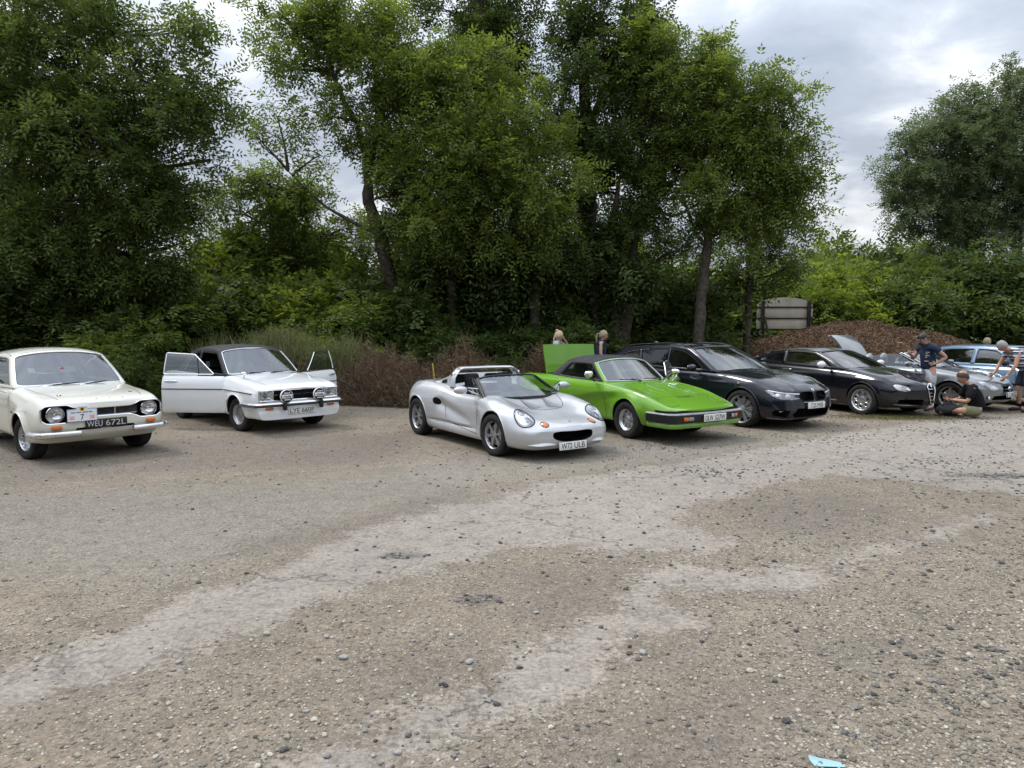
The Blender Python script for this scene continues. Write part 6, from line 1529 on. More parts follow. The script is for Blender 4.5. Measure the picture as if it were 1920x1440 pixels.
def build_stones():
    m = varmat('gravel_stone', [(0, (0.130, 0.115, 0.092)), (.4, (0.225, 0.201, 0.161)), (.75, (0.320, 0.286, 0.231)), (1, (0.470, 0.430, 0.356))], .85, namp=.1)
    # even in image-independent terms: denser near the viewer where single stones can be told apart
    def scatter(n, y0, y1, p):
        u = rng.uniform(0, 1, n); y = (y0**(1-p)+(y1**(1-p)-y0**(1-p))*u)**(1/(1-p)); x = rng.uniform(-.86, .86, n)*(y+1.2)
        return np.stack([x, y], 1)
    P = scatter(150000, 2.0, 13, 1.35); tar, dirt, grey, st = gauss_fields(P)
    cl = .5+.5*np.sin(P[:, 0]*2.1+np.sin(P[:, 1]*1.7)*2)*np.sin(P[:, 1]*2.6+np.cos(P[:, 0]*1.3)*2)
    right = np.clip((P[:, 0]-.3-.1*P[:, 1])/1.2, 0, 1)
    pr = (.12+.22*cl+.55*right)*np.clip(.5-tar/.16, 0, 1)*np.where(dirt > 0, .45, 1)*np.where(grey > 0, .35, 1)+.025*(tar > 0)
    P = P[rng.uniform(0, 1, len(P)) < pr]; tar = gauss_fields(P)[0]
    S = rng.gamma(1.7, .0021, len(P))+.0028; S = np.minimum(S, .019); near = (P[:, 1] < 5.2) & (S > .007)
    tag(stone_mesh('gravel', P[near], S[near], m, lo=False), kind='stuff'); tag(stone_mesh('gravel', P[~near], S[~near], m), kind='stuff')
    # dark loose chippings lying over the smooth tarmac and round the right-hand hollow
    md = varmat('dark_chipping', [(0, (.055, .053, .05)), (.6, (.12, .115, .108)), (1, (.24, .23, .21))], .85, namp=.1)
    P = scatter(60000, 2.2, 15.5, .6); tar, dirt, grey, st = gauss_fields(P)
    cl = np.clip(np.sin(P[:, 0]*1.3+2*np.sin(P[:, 1]*.9+1))*np.sin(P[:, 1]*1.9+P[:, 0]*.6), 0, 1)
    pr = np.clip((P[:, 0]+1.2)/4, .025, 1)*(.10+.55*cl**2)*np.where(P[:, 1] > 4.5, 1, .5)+.8*(st > .4)+.05*np.clip((P[:, 1]-6)/4, 0, 1)
    P = P[rng.uniform(0, 1, len(P)) < pr]; S = rng.gamma(2, .004, len(P))+.006
    tag(stone_mesh('chippings', P, np.minimum(S, .022), md, lo=False, flat=.5), kind='stuff')
    # a handful of single stones big enough to pick out
    spots = [(645, 1235), (335, 1243), (612, 1195), (500, 1190), (283, 1215), (575, 1335), (880, 1243), (1005, 1150), (745, 1413), (700, 1418), (1205, 1225), (910, 1308)]
    spots.sort(); nth = ['leftmost', 'second', 'third', 'fourth', 'fifth', 'sixth', 'seventh', 'eighth', 'ninth', 'tenth', 'eleventh', 'rightmost']
    for k, (a, b_) in enumerate(spots):
        g = ground(a, b_); bm = bmesh.new(); bmesh.ops.create_icosphere(bm, subdivisions=2, radius=1)
        for v in bm.verts: v.co = Vector((v.co.x*1.1, v.co.y*.8, v.co.z*.55))*(1+.22*noise.noise(v.co*1.7+Vector((k*7, 0, 0))))
        me = bpy.data.meshes.new('stone'); bm.to_mesh(me); bm.free(); me.materials.append(M['stone'])
        o = link('stone', me); s_ = .013+.005*(k % 3); o.scale = (s_,)*3; o.location = (g.x, g.y, s_*.35); o.rotation_euler = (0, 0, k*1.3)
        tag(o, f'rounded grey stone loose on the yard, {nth[k]} of the twelve larger stones from the left', 'stone', 'loose stones on the yard')
M['stone'] = simple('grey_stone', (.30, .29, .27), .85, 0, .25, 3, .3)
# ================================================================ vegetation
def fol(name, a, b_, c_, tr=.28): return varmat(name, [(0, a), (.5, b_), (1, c_)], .6, tr, .22, .55, .30)
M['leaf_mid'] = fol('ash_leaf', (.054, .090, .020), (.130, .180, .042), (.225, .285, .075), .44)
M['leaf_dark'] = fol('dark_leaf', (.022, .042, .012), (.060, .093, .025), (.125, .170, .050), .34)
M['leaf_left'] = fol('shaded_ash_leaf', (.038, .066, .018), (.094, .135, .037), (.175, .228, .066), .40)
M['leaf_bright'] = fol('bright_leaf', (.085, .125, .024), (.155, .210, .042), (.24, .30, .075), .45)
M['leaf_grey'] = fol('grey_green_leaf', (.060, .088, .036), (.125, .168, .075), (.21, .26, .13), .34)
M['bark'] = simple('bark', (.085, .072, .058), .95, 0, .45, 9, .6, spec=.1)
M['barkdark'] = simple('dark_bark', (.035, .030, .025), .95, 0, .45, 9, .6, spec=.1)
def pn(P, s, seed):
    r_ = np.random.default_rng(seed); v = np.zeros(len(P))
    for k in range(6):
        d = r_.normal(size=3); d /= np.linalg.norm(d); v += np.sin(P @ d*s*(1+.55*k)*2+r_.uniform(0, 6.28))/(1+.35*k)
    return v/2.6
def leafmesh(name, C, out, mat, parent, spray=.30, n_spray=7, leafl=.10, leafw=.036, pairs=4, rad=.28, droop=.5, seed=1):
    """C: clump centres, out: outward direction of each; a clump is a handful of compound leaves"""
    r_ = np.random.default_rng(seed); n = len(C)*n_spray
    c = np.repeat(C, n_spray, 0)+r_.normal(size=(n, 3))*rad*.55; o = np.repeat(out, n_spray, 0)
    d = r_.normal(size=(n, 3)); d /= np.linalg.norm(d, axis=1)[:, None]; d = d*.9+o*.55; d[:, 2] -= droop*.35; d /= np.linalg.norm(d, axis=1)[:, None]
    up = np.array([0, 0, 1.])+r_.normal(size=(n, 3))*.45; sd = np.cross(d, up); sd /= np.linalg.norm(sd, axis=1)[:, None]+1e-9; nn = np.cross(sd, d)
    L = spray*r_.uniform(.7, 1.25, n); k = pairs*2+1; V = np.zeros((n, k, 4, 3)); tone = np.repeat(np.repeat(r_.uniform(.0, 1, len(C)), n_spray)[:, None]*.45, k, 1)+r_.uniform(0, .55, (n, k))
    for i in range(k):
        t = (i//2+1)/(pairs+.6) if i < k-1 else 1.
        s = 0 if i == k-1 else (1 if i % 2 else -1)
        b = c+d*(L*t)[:, None]; b[:, 2] -= droop*L*t*t*.55
        ld = d*(.45 if s else 1)+sd*(s*.95); ld[:, 2] -= droop*.35; ld = ld+r_.normal(size=(n, 3))*.18; ld /= np.linalg.norm(ld, axis=1)[:, None]
        pw_ = np.cross(ld, nn); pw_ /= np.linalg.norm(pw_, axis=1)[:, None]+1e-9
        ll = leafl*r_.uniform(.75, 1.2, n)[:, None]; lw = leafw*r_.uniform(.8, 1.2, n)[:, None]
        V[:, i, 0] = b; V[:, i, 1] = b+ld*ll*.45+pw_*lw*.5; V[:, i, 2] = b+ld*ll; V[:, i, 3] = b+ld*ll*.45-pw_*lw*.5
    q = n*k; F_ = np.arange(q*4).reshape(q, 4)
    return npmesh(name, V.reshape(-1, 3), F_, mat, parent, attr=dict(v=np.repeat(tone.reshape(-1), 4)))
def blobs_to_clumps(blobs, dens, seed, hole=.35, nsc=.9):
    """each blob of crown is broken into flattened boughs, so light and sky come through between them"""
    r_ = np.random.default_rng(seed); C = []; O = []; B = []
    for bi, (c, r, w) in enumerate(blobs):
        c = np.array(c); r = np.array(r); area = 4*math.pi*((r[0]*r[1]+r[0]*r[2]+r[1]*r[2])/3); n = int(area*dens*w)
        if n < 1: continue
        m = max(6, int(n/10)); sd = r_.normal(size=(m, 3)); sd /= np.linalg.norm(sd, axis=1)[:, None]; sc_ = c+sd*r*(.30+.72*r_.uniform(0, 1, m)**.6)[:, None]
        rad = np.clip(r.min()*r_.uniform(.25, .54, m), .30, 1.0)
        k = r_.integers(0, m, n); d = r_.normal(size=(n, 3)); d /= np.linalg.norm(d, axis=1)[:, None]
        P = sc_[k]+d*rad[k][:, None]*np.array([1.15, 1.15, .72])*(r_.uniform(0, 1, n)**.45)[:, None]
        keep = (pn(P, nsc, seed+99) > -hole-.9*(1-hole)*r_.uniform(.4, 1.2, n)) & (P[:, 2] > .05); P = P[keep]; d = d[keep]
        o = (P-c)/r; o /= np.linalg.norm(o, axis=1)[:, None]+1e-9; o = o*.6+d*.6
        C.append(P); O.append(o); B.append(np.full(len(P), bi))
    return np.concatenate(C), np.concatenate(O), np.concatenate(B)
def bez(a, b, c, n=6): return [a*(1-t)**2+b*2*t*(1-t)+c*t*t for t in [i/n for i in range(n+1)]]
def limbs(mb, trunks, C, B, blobs, seed, twig=.3, tr=.02):
    r_ = random.Random(seed); tp = [p for path, _ in trunks for p in path]
    for bi, (c, r, w) in enumerate(blobs):
        c = Vector(c); j = min(range(len(tp)), key=lambda i: (tp[i]-c).length+max(0, tp[i].z-c.z+.2)*2)
        s = tp[j]; mid_ = s.lerp(c, .5)+Vector((r_.uniform(-.3, .3), r_.uniform(-.3, .3), -.15*(c-s).length*.6))
        path = bez(s, mid_, c, 7); L = (c-s).length; R0 = min(.10, .022+.018*L)
        mb.tube(path, [R0*(1-.62*i/7) for i in range(8)], n=6)
        idx = np.where(B == bi)[0]
        if len(idx) == 0: continue
        for q in r_.sample(list(idx), min(len(idx), max(5, int(len(idx)*twig)))):
            e = Vector(C[q]); st = path[r_.randint(3, 7)]; m_ = st.lerp(e, .5)+Vector((r_.uniform(-.15, .15), r_.uniform(-.15, .15), r_.uniform(-.05, .25)))
            mb.tube(bez(st, m_, e, 4), [tr, tr*.8, tr*.6, tr*.4, tr*.2], n=4, cap=False)
def tree(name, label, trunks, blobs, leaf, Z, dens=5.5, seed=1, n_spray=7, lf=1.3, hole=.35, group='trees behind the parked cars', bark='bark', twig=.3, nsc=.9, thick=1, size=1.0, pairs=4, rad=.28, ydep=1.0):
    """trunks: lists of (px, py, radius); blobs: (px, py, rx px, ry px, depth offset, weight) - laid out at distance Z, with real depth"""
    base = trunks[0][0]; g = at(base[0], base[1], Z); root = empty(name, (g.x, Z, 0)); tag(root, label, 'tree', group); off = Vector((g.x, Z, 0))
    T = []
    for tk in trunks:
        pts = []; rs = []
        for (px, py, r_, *dz) in tk:
            p = at(px, py, Z+(dz[0] if dz else 0)); pts.append(p-off); rs.append(r_)
        if tk is trunks[0]: pts[0].z = min(pts[0].z, -.05)
        # smooth the path
        pp = []; rr = []
        for i in range(len(pts)-1):
            for k in range(4):
                t = k/4; p0 = pts[max(i-1, 0)]; p1 = pts[i]; p2 = pts[i+1]; p3 = pts[min(i+2, len(pts)-1)]
                pp.append(.5*((2*p1)+(p2-p0)*t+(2*p0-5*p1+4*p2-p3)*t*t+(3*p1-p0-3*p2+p3)*t**3)); rr.append(rs[i]*(1-t)+rs[i+1]*t)
        pp.append(pts[-1]); rr.append(rs[-1]); T.append((pp, rr))
    mb = MB()
    for pp, rr in T:
        mb.tube([p+Vector((.02*math.sin(i*1.9), .02*math.cos(i*2.3), 0)) for i, p in enumerate(pp)], [r_*(1+.10*math.sin(i*2.1)) for i, r_ in enumerate(rr)], n=10)
    bl = []
    for (px, py, rx, ry, dz, w) in blobs:
        c = at(px, py, Z+dz)-off; k = (Z+dz)/F_PX; bl.append(((c.x, c.y, c.z), (rx*k, (rx+ry)/2*k*.85*ydep, ry*k), w))
    C, O, B = blobs_to_clumps(bl, dens*thick*.80*lf, seed, hole, nsc); n_spray = int(n_spray*1.1)
    limbs(mb, T, C, B, bl, seed, twig)
    mb.build('trunk', M[bark], root, ang=60, weld=False)
    leafmesh('crown', C, O, M[leaf], root, seed=seed, n_spray=n_spray, spray=.38*size, leafl=.142*size, leafw=.054*size, pairs=max(2, pairs-1), rad=rad*size*.95)
    return root, len(C)
def shrub_proto(name, leaf, seed, blobs, dens=9, size=1.0, n_spray=8):
    root = empty(name, (0, 0, 0)); C, O, B = blobs_to_clumps(blobs, dens, seed, .55, 1.6); mb = MB()
    T = [([Vector((.15*i, .1*i, .0+.35*k)) for k in range(4)], None) for i in (-1, 1)]
    for pp, _ in T: mb.tube(pp, [.05, .045, .035, .02], n=6)
    limbs(mb, T, C, B, blobs, seed, .12, .012); mb.build('stem', M['barkdark'], root, weld=False)
    leafmesh('foliage', C, O, M[leaf], root, seed=seed, n_spray=n_spray, spray=.24*size, leafl=.105*size, leafw=.05*size, pairs=3, rad=.22)
    return root
def copy_tree(o, parent=None):
    c = o.copy(); COL.objects.link(c)
    if parent: c.parent = parent
    for ch in list(o.children): copy_tree(ch, c)
    return c
def build_trees():
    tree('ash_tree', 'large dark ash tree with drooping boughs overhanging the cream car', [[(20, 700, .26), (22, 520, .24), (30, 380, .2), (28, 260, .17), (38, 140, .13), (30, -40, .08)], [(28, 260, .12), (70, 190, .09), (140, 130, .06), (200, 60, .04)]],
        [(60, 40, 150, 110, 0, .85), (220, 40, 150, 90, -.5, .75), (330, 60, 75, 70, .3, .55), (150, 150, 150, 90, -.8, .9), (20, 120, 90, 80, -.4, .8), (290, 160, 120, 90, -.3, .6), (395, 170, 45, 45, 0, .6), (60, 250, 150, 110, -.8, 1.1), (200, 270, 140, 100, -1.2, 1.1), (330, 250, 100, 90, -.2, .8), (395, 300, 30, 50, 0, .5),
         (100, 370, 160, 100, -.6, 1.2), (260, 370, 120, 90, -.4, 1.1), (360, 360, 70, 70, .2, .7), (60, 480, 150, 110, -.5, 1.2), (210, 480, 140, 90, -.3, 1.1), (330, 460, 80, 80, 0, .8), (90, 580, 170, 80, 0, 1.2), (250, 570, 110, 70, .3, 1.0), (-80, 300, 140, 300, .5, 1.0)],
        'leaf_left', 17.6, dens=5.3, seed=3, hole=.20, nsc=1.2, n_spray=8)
    tree('ash_tree', 'slender ash with a leaning ivy-clad trunk, second tree from the left', [[(742, 650, .24), (732, 540, .22), (712, 440, .2), (692, 380, .17), (688, 310, .12), (672, 240, .09), (640, 180, .07), (610, 90, .05)], [(690, 350, .08), (706, 230, .06), (700, 120, .045), (668, 20, .03)], [(712, 440, .07), (640, 405, .05), (590, 370, .03), (540, 320, .02)]],
        [(530, 30, 70, 60, 0, .55), (600, 30, 70, 60, 0, .8), (670, 30, 80, 70, 0, .9), (500, 110, 45, 45, 0, .6), (560, 120, 70, 60, .2, .6), (650, 120, 90, 60, -.2, .8), (520, 220, 55, 50, .2, .6), (590, 210, 60, 50, 0, .5), (480, 255, 30, 30, 0, .5), (680, 210, 60, 60, -.4, .8), (600, 290, 50, 35, 0, .35), (700, 300, 40, 70, -.3, .7), (735, 360, 50, 70, -.2, .9), (560, 350, 40, 30, 0, .3), (640, 60, 110, 90, .4, .9), (740, 110, 50, 90, .2, 1), (720, 220, 45, 90, 0, 1)],
        'leaf_mid', 20.5, dens=5.0, seed=5, hole=.2, nsc=1.1, n_spray=7)
    tree('ash_tree', 'bright leafy ash in the middle of the wood, standing in front of darker trees', [[(1005, 655, .16), (1003, 520, .14), (1005, 400, .12), (998, 300, .09), (985, 200, .05)], [(850, 655, .13), (845, 520, .12), (838, 400, .1), (826, 300, .08), (815, 170, .05)]],
        [(820, 110, 80, 75, 0, .8), (860, 180, 100, 80, -.5, 1), (780, 240, 90, 80, -.2, 1), (870, 280, 110, 80, -.8, 1.1), (960, 250, 100, 80, -.7, 1.1), (1010, 190, 60, 60, -.4, .8), (820, 350, 110, 80, -.8, 1.1), (930, 360, 120, 80, -1, 1.1), (1020, 350, 90, 80, -.8, 1), (870, 440, 110, 60, -.7, 1), (980, 440, 90, 50, -.7, .8), (1060, 290, 50, 50, -.5, .7), (770, 160, 60, 80, 0, .9), (900, 120, 80, 60, -.2, .9), (760, 320, 60, 100, 0, 1), (790, 430, 90, 70, 0, 1)],
        'leaf_mid', 20.2, dens=5.6, seed=7, hole=.30)
    tree('ivy_tree', 'tall narrow dark tree clothed in ivy behind the bright ash', [[(900, 655, .3), (902, 400, .26), (900, 200, .2), (898, -60, .12)]],
        [(900, -10, 60, 60, 0, 1), (960, 10, 50, 60, 0, .9), (850, 20, 60, 70, 0, .8), (900, 90, 70, 80, 0, 1.1), (950, 130, 55, 80, 0, .9), (900, 220, 90, 90, 0, 1.1), (900, 350, 110, 100, 0, 1.1), (890, 480, 130, 90, 0, 1.2), (860, 590, 130, 70, 0, 1.2)],
        'leaf_dark', 22.6, dens=6, seed=9, hole=.5, bark='barkdark')
    tree('ivy_tree', 'ivy-covered tree with bare twigs at its crown, right of the bright ash', [[(1090, 655, .3), (1100, 400, .26), (1100, 250, .2), (1090, 60, .12)], [(1100, 250, .12), (1150, 120, .09), (1180, -20, .05)]],
        [(1080, 30, 55, 70, 0, .9), (1130, 40, 60, 70, 0, 1), (1190, 40, 50, 60, 0, .9), (1100, 130, 80, 80, 0, 1.1), (1180, 140, 80, 70, 0, 1), (1060, 210, 40, 60, 0, .7), (1140, 240, 110, 80, 0, 1.1), (1130, 350, 130, 90, 0, 1.1), (1060, 440, 120, 80, 0, 1.1), (1160, 440, 100, 70, 0, 1)],
        'leaf_dark', 22.0, dens=6, seed=11, hole=.45, bark='barkdark')
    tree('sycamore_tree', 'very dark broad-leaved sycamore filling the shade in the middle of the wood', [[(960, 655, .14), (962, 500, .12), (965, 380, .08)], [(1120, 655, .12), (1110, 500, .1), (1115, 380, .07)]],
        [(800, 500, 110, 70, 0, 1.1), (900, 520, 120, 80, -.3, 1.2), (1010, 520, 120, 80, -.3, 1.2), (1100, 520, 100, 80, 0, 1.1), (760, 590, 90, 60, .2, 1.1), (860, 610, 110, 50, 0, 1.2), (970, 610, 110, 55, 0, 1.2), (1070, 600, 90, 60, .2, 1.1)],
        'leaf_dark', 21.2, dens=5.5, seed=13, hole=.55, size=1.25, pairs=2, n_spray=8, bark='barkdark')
    tree('willow_tree', 'forked pale-barked tree growing behind the dark estate car', [[(1168, 655, .24), (1172, 590, .21), (1180, 520, .16), (1192, 440, .13), (1215, 370, .10), (1250, 290, .07)], [(1158, 655, .18), (1152, 560, .14), (1148, 460, .10), (1160, 330, .07)], [(1212, 375, .07), (1260, 405, .05), (1310, 380, .03)]],
        [(1230, 110, 70, 60, 0, .8), (1290, 150, 80, 70, 0, 1), (1220, 190, 80, 70, 0, .9), (1300, 240, 80, 70, 0, .9), (1240, 280, 70, 60, .3, .8), (1330, 110, 45, 40, 0, .8), (1220, 350, 60, 50, .5, .7), (1260, 480, 60, 70, .6, .8), (1200, 260, 60, 90, .3, 1), (1270, 340, 60, 60, .4, .9), (1180, 90, 60, 70, .3, .9)],
        'leaf_mid', 21.4, dens=6, seed=15, hole=.32)
    tree('willow_tree', 'leafy tree with twisted brown trunk and a broad crown reaching over the mound', [[(1308, 650, .17), (1312, 590, .16), (1320, 520, .15), (1328, 440, .12), (1340, 330, .08), (1350, 220, .05)], [(1328, 440, .07), (1390, 370, .05), (1450, 310, .03)], [(1325, 470, .06), (1290, 400, .05), (1275, 330, .03)]],
        [(1345, 170, 70, 60, 0, .9), (1410, 180, 80, 65, 0, 1), (1470, 200, 50, 50, 0, .7), (1500, 250, 45, 45, 0, .6), (1330, 260, 80, 60, -.2, 1), (1420, 270, 90, 70, -.3, 1.1), (1490, 330, 60, 50, 0, .8), (1520, 380, 35, 30, 0, .7), (1350, 350, 90, 60, -.3, 1), (1440, 370, 80, 60, -.2, 1), (1490, 400, 50, 35, 0, .7), (1380, 430, 80, 50, -.2, .9), (1300, 420, 60, 50, 0, .8), (1380, 250, 110, 90, .3, 1), (1400, 330, 110, 80, .3, 1), (1290, 120, 60, 50, 0, .8)],
        'leaf_mid', 21.0, dens=5.6, seed=17, hole=.2, nsc=1.1)
    tree('young_tree', 'slim straight tree with a drooping crown just left of the grey signboard', [[(1400, 665, .13), (1402, 590, .12), (1404, 540, .11), (1410, 470, .08), (1420, 420, .05)]],
        [(1420, 440, 60, 45, 0, .9), (1460, 475, 55, 40, 0, 1), (1400, 495, 40, 35, .2, .8), (1445, 522, 40, 20, 0, .7), (1480, 500, 30, 25, 0, .6), (1350, 520, 50, 50, .5, .6)],
        'leaf_left', 23.0, dens=5.5, seed=19, hole=.3)
    tree('ash_tree', 'grey-green ash rising above the hedge at the right edge', [[(1835, 675, .3), (1836, 520, .26), (1838, 430, .2), (1842, 350, .15), (1850, 240, .09)], [(1905, 660, .25), (1908, 420, .18), (1905, 300, .12), (1890, 180, .07)], [(1838, 430, .09), (1780, 380, .06), (1700, 330, .035)]],
        [(1900, 160, 60, 50, 0, .8), (1820, 210, 60, 50, 0, .9), (1760, 230, 60, 45, 0, .8), (1880, 230, 80, 60, 0, 1), (1790, 290, 90, 55, 0, .9), (1700, 290, 50, 40, 0, .7), (1870, 320, 90, 60, 0, .9), (1680, 345, 45, 30, 0, .6), (1760, 360, 80, 50, 0, .8), (1850, 400, 90, 50, 0, .7), (1940, 300, 60, 120, 0, .9), (1960, 200, 60, 60, 0, .9), (1740, 330, 80, 70, .3, 1), (1820, 260, 110, 90, .4, 1), (1860, 360, 120, 80, .4, 1.1), (1720, 400, 80, 40, .2, .8), (1800, 440, 120, 50, .2, 1), (1900, 440, 90, 60, 0, 1.1)],
        'leaf_grey', 32, dens=4.6, seed=21, hole=.2, nsc=1.2, size=1.1)
    tree('ash_tree', 'fresh green tree low in the gap between the dark ash and the slender ash', [[(520, 655, .14), (518, 520, .12), (515, 430, .09), (505, 350, .05)]],
        [(480, 320, 45, 35, 0, .9), (520, 350, 65, 55, 0, 1), (560, 400, 85, 60, 0, 1), (460, 400, 65, 55, 0, 1), (620, 440, 75, 55, 0, 1), (520, 470, 110, 60, 0, 1.1), (430, 480, 70, 50, 0, 1)],
        'leaf_mid', 22.6, dens=6, seed=23, hole=.35)
    # shrubs: a few kinds, then copies
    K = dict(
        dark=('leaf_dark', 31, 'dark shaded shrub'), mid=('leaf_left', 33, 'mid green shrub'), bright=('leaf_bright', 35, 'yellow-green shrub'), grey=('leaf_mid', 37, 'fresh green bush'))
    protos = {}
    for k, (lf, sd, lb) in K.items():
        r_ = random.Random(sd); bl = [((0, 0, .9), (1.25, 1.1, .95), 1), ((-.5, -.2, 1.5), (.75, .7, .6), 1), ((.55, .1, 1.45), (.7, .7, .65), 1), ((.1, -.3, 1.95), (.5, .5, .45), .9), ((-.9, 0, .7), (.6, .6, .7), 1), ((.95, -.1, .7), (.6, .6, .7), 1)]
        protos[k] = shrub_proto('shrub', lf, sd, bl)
    used = set()
    spots = [(-90, 16.8, 470, 2.0, 'dark'), (50, 17.2, 560, 1.5, 'dark'), (165, 17.6, 540, 1.5, 'mid'), (255, 16.4, 610, 1.0, 'grey'), (330, 18.2, 560, 1.5, 'grey'), (300, 20, 470, 1.9, 'dark'), (120, 20.5, 440, 2.2, 'dark'), (-40, 21, 420, 2.2, 'dark'),
             (405, 20, 520, 1.6, 'grey'), (440, 22.5, 430, 1.9, 'bright'), (500, 20.5, 500, 1.7, 'grey'), (575, 21, 520, 1.6, 'bright'), (545, 24, 430, 2.0, 'bright'), (640, 20.5, 570, 1.2, 'bright'), (640, 23, 480, 1.7, 'bright'), (700, 19.5, 560, 1.4, 'grey'), (610, 19, 620, .8, 'bright'), (745, 21, 500, 1.6, 'dark'), (800, 19.6, 590, 1.2, 'dark'), (900, 19.8, 600, 1.2, 'dark'),
             (1000, 20.2, 580, 1.4, 'dark'), (1090, 20.4, 590, 1.3, 'dark'), (1020, 24, 450, 2.2, 'dark'), (860, 25, 440, 2.3, 'dark'), (1180, 25, 460, 2.2, 'dark'), (1235, 23, 590, 1.3, 'dark'), (1270, 26, 500, 1.8, 'mid'), (1295, 25.5, 590, 1.2, 'dark'), (1345, 30, 500, 2.0, 'grey'), (1420, 31, 520, 1.8, 'bright'), (1470, 30, 560, 1.4, 'bright'), (1490, 34, 470, 2.0, 'grey'), (1545, 29, 530, 1.7, 'bright'), (1560, 36, 450, 2.2, 'grey'), (1600, 30, 470, 2.0, 'bright'), (1660, 29, 500, 1.9, 'mid'), (1640, 35, 440, 2.2, 'mid'),
             (1720, 30, 470, 2.1, 'mid'), (1790, 30.5, 460, 2.1, 'mid'), (1850, 30, 480, 2.0, 'mid'), (1920, 29.5, 470, 2.2, 'dark'), (1995, 28.5, 450, 2.3, 'dark'), (1760, 29.5, 540, 1.5, 'dark'), (1835, 29.3, 550, 1.6, 'dark'), (1905, 28.5, 560, 1.5, 'dark'), (2060, 26, 480, 2.0, 'dark'),
             (905, 17.8, 668, .5, 'bright'), (850, 18.2, 672, .45, 'bright'), (950, 18.2, 660, .5, 'mid'), (270, 15.9, 665, .6, 'mid'), (225, 15.2, 660, .55, 'mid'), (690, 18.4, 640, .8, 'mid')]
    places = {}
    r_ = random.Random(4)
    where = lambda px: ('at the far left' if px < 200 else 'left of the white saloon' if px < 400 else 'behind the white saloon' if px < 620 else 'behind the brushwood heap' if px < 800 else 'behind the silver roadster' if px < 1080 else 'behind the dark estate car' if px < 1380 else 'beside the grey signboard' if px < 1580 else 'behind the woodchip mound' if px < 1830 else 'at the far right')
    size = lambda w_: 'small low' if w_ < .9 else 'medium' if w_ < 1.6 else 'tall broad'
    for (px, Z, top, wd, k) in spots:
        src = protos[k]
        o = src if k not in used else copy_tree(src); used.add(k)
        X = (px-960)/F_PX*Z; h = CAM_H+(617-top)/F_PX*Z
        o.location = (X, Z, -.05); o.scale = (wd*1.15, wd*1.0, h/2.35); o.rotation_euler = (0, 0, r_.uniform(0, 6.28))
        places.setdefault(f'{size(wd)} {K[k][2]} {where(px)}', []).append((px, o))
    ordn = ['leftmost', 'second', 'third', 'fourth', 'fifth', 'sixth', 'seventh', 'eighth', 'ninth', 'tenth']
    for lb, lst in places.items():
        lst.sort(key=lambda q: q[0])
        for i, (px, o) in enumerate(lst): tag(o, lb if len(lst) == 1 else f'{lb}, {ordn[i]} of {len(lst)} from the left', 'shrub', 'shrubs of the hedge behind the cars')
    # far wood closing the view between the trunks
    C = []; rr = np.random.default_rng(8)
    n = 5200; x = rr.uniform(-42, 60, n); hgt = 5.0+1.2*np.sin(x*.35)+.8*np.sin(x*1.1+1)-.6*np.exp(-((x-21)/5)**2); z = rr.uniform(0, 1, n)**.8*hgt; y = 40+rr.normal(size=n)*1.2-(z-2)*.2
    C = np.stack([x, y, z], 1); O = np.tile(np.array([0, -1, .4]), (n, 1)); O = O/np.linalg.norm(O, axis=1)[:, None]
    o = leafmesh('far_wood', C, O, M['leaf_mid'], None, spray=.7, n_spray=9, leafl=.30, leafw=.16, pairs=3, rad=.9, seed=77); tag(o, kind='stuff')
    # unseen wood added behind the viewer to put dark reflections in the paintwork
    n = 1500; x = rr.uniform(-26, 28, n); z = rr.uniform(0, 1, n)*(5.5+1.5*np.sin(x*.5)); y = -13-.02*x*x*.5+rr.normal(size=n)
    C = np.stack([x, y, z], 1); O = np.tile(np.array([0, .9, .4]), (n, 1))
    o = leafmesh('unseen_reflection_wood', C, O, M['leaf_dark'], None, spray=.9, n_spray=8, leafl=.45, leafw=.25, pairs=3, rad=.9, seed=78); tag(o, kind='stuff')
def sticks(name, P0, P1, r0, mat, parent=None, bend=.08, seed=1, kind=None):
    rr = np.random.default_rng(seed); n = len(P0); M_ = (P0+P1)/2+rr.normal(size=(n, 3))*bend*np.linalg.norm(P1-P0, axis=1)[:, None]
    V = np.zeros((n, 3, 3, 3)); d = P1-P0; d /= np.linalg.norm(d, axis=1)[:, None]+1e-9
    u = np.cross(d, [.3, .2, 1.]); u /= np.linalg.norm(u, axis=1)[:, None]+1e-9; w = np.cross(d, u)
    for i, (Q, f) in enumerate(((P0, 1.), (M_, .75), (P1, .3))):
        for k in range(3):
            a = 2*math.pi*k/3; V[:, i, k] = Q+(u*math.cos(a)+w*math.sin(a))*(r0*f)[:, None]
    fc = np.array([(i*3+k, i*3+(k+1) % 3, (i+1)*3+(k+1) % 3, (i+1)*3+k) for i in range(2) for k in range(3)])
    F_ = (fc[None]+(np.arange(n)*9)[:, None, None]).reshape(-1, 4)
    return npmesh(name, V.reshape(-1, 3), F_, mat, parent, attr=dict(v=np.repeat(rr.uniform(0, 1, n), 9)))
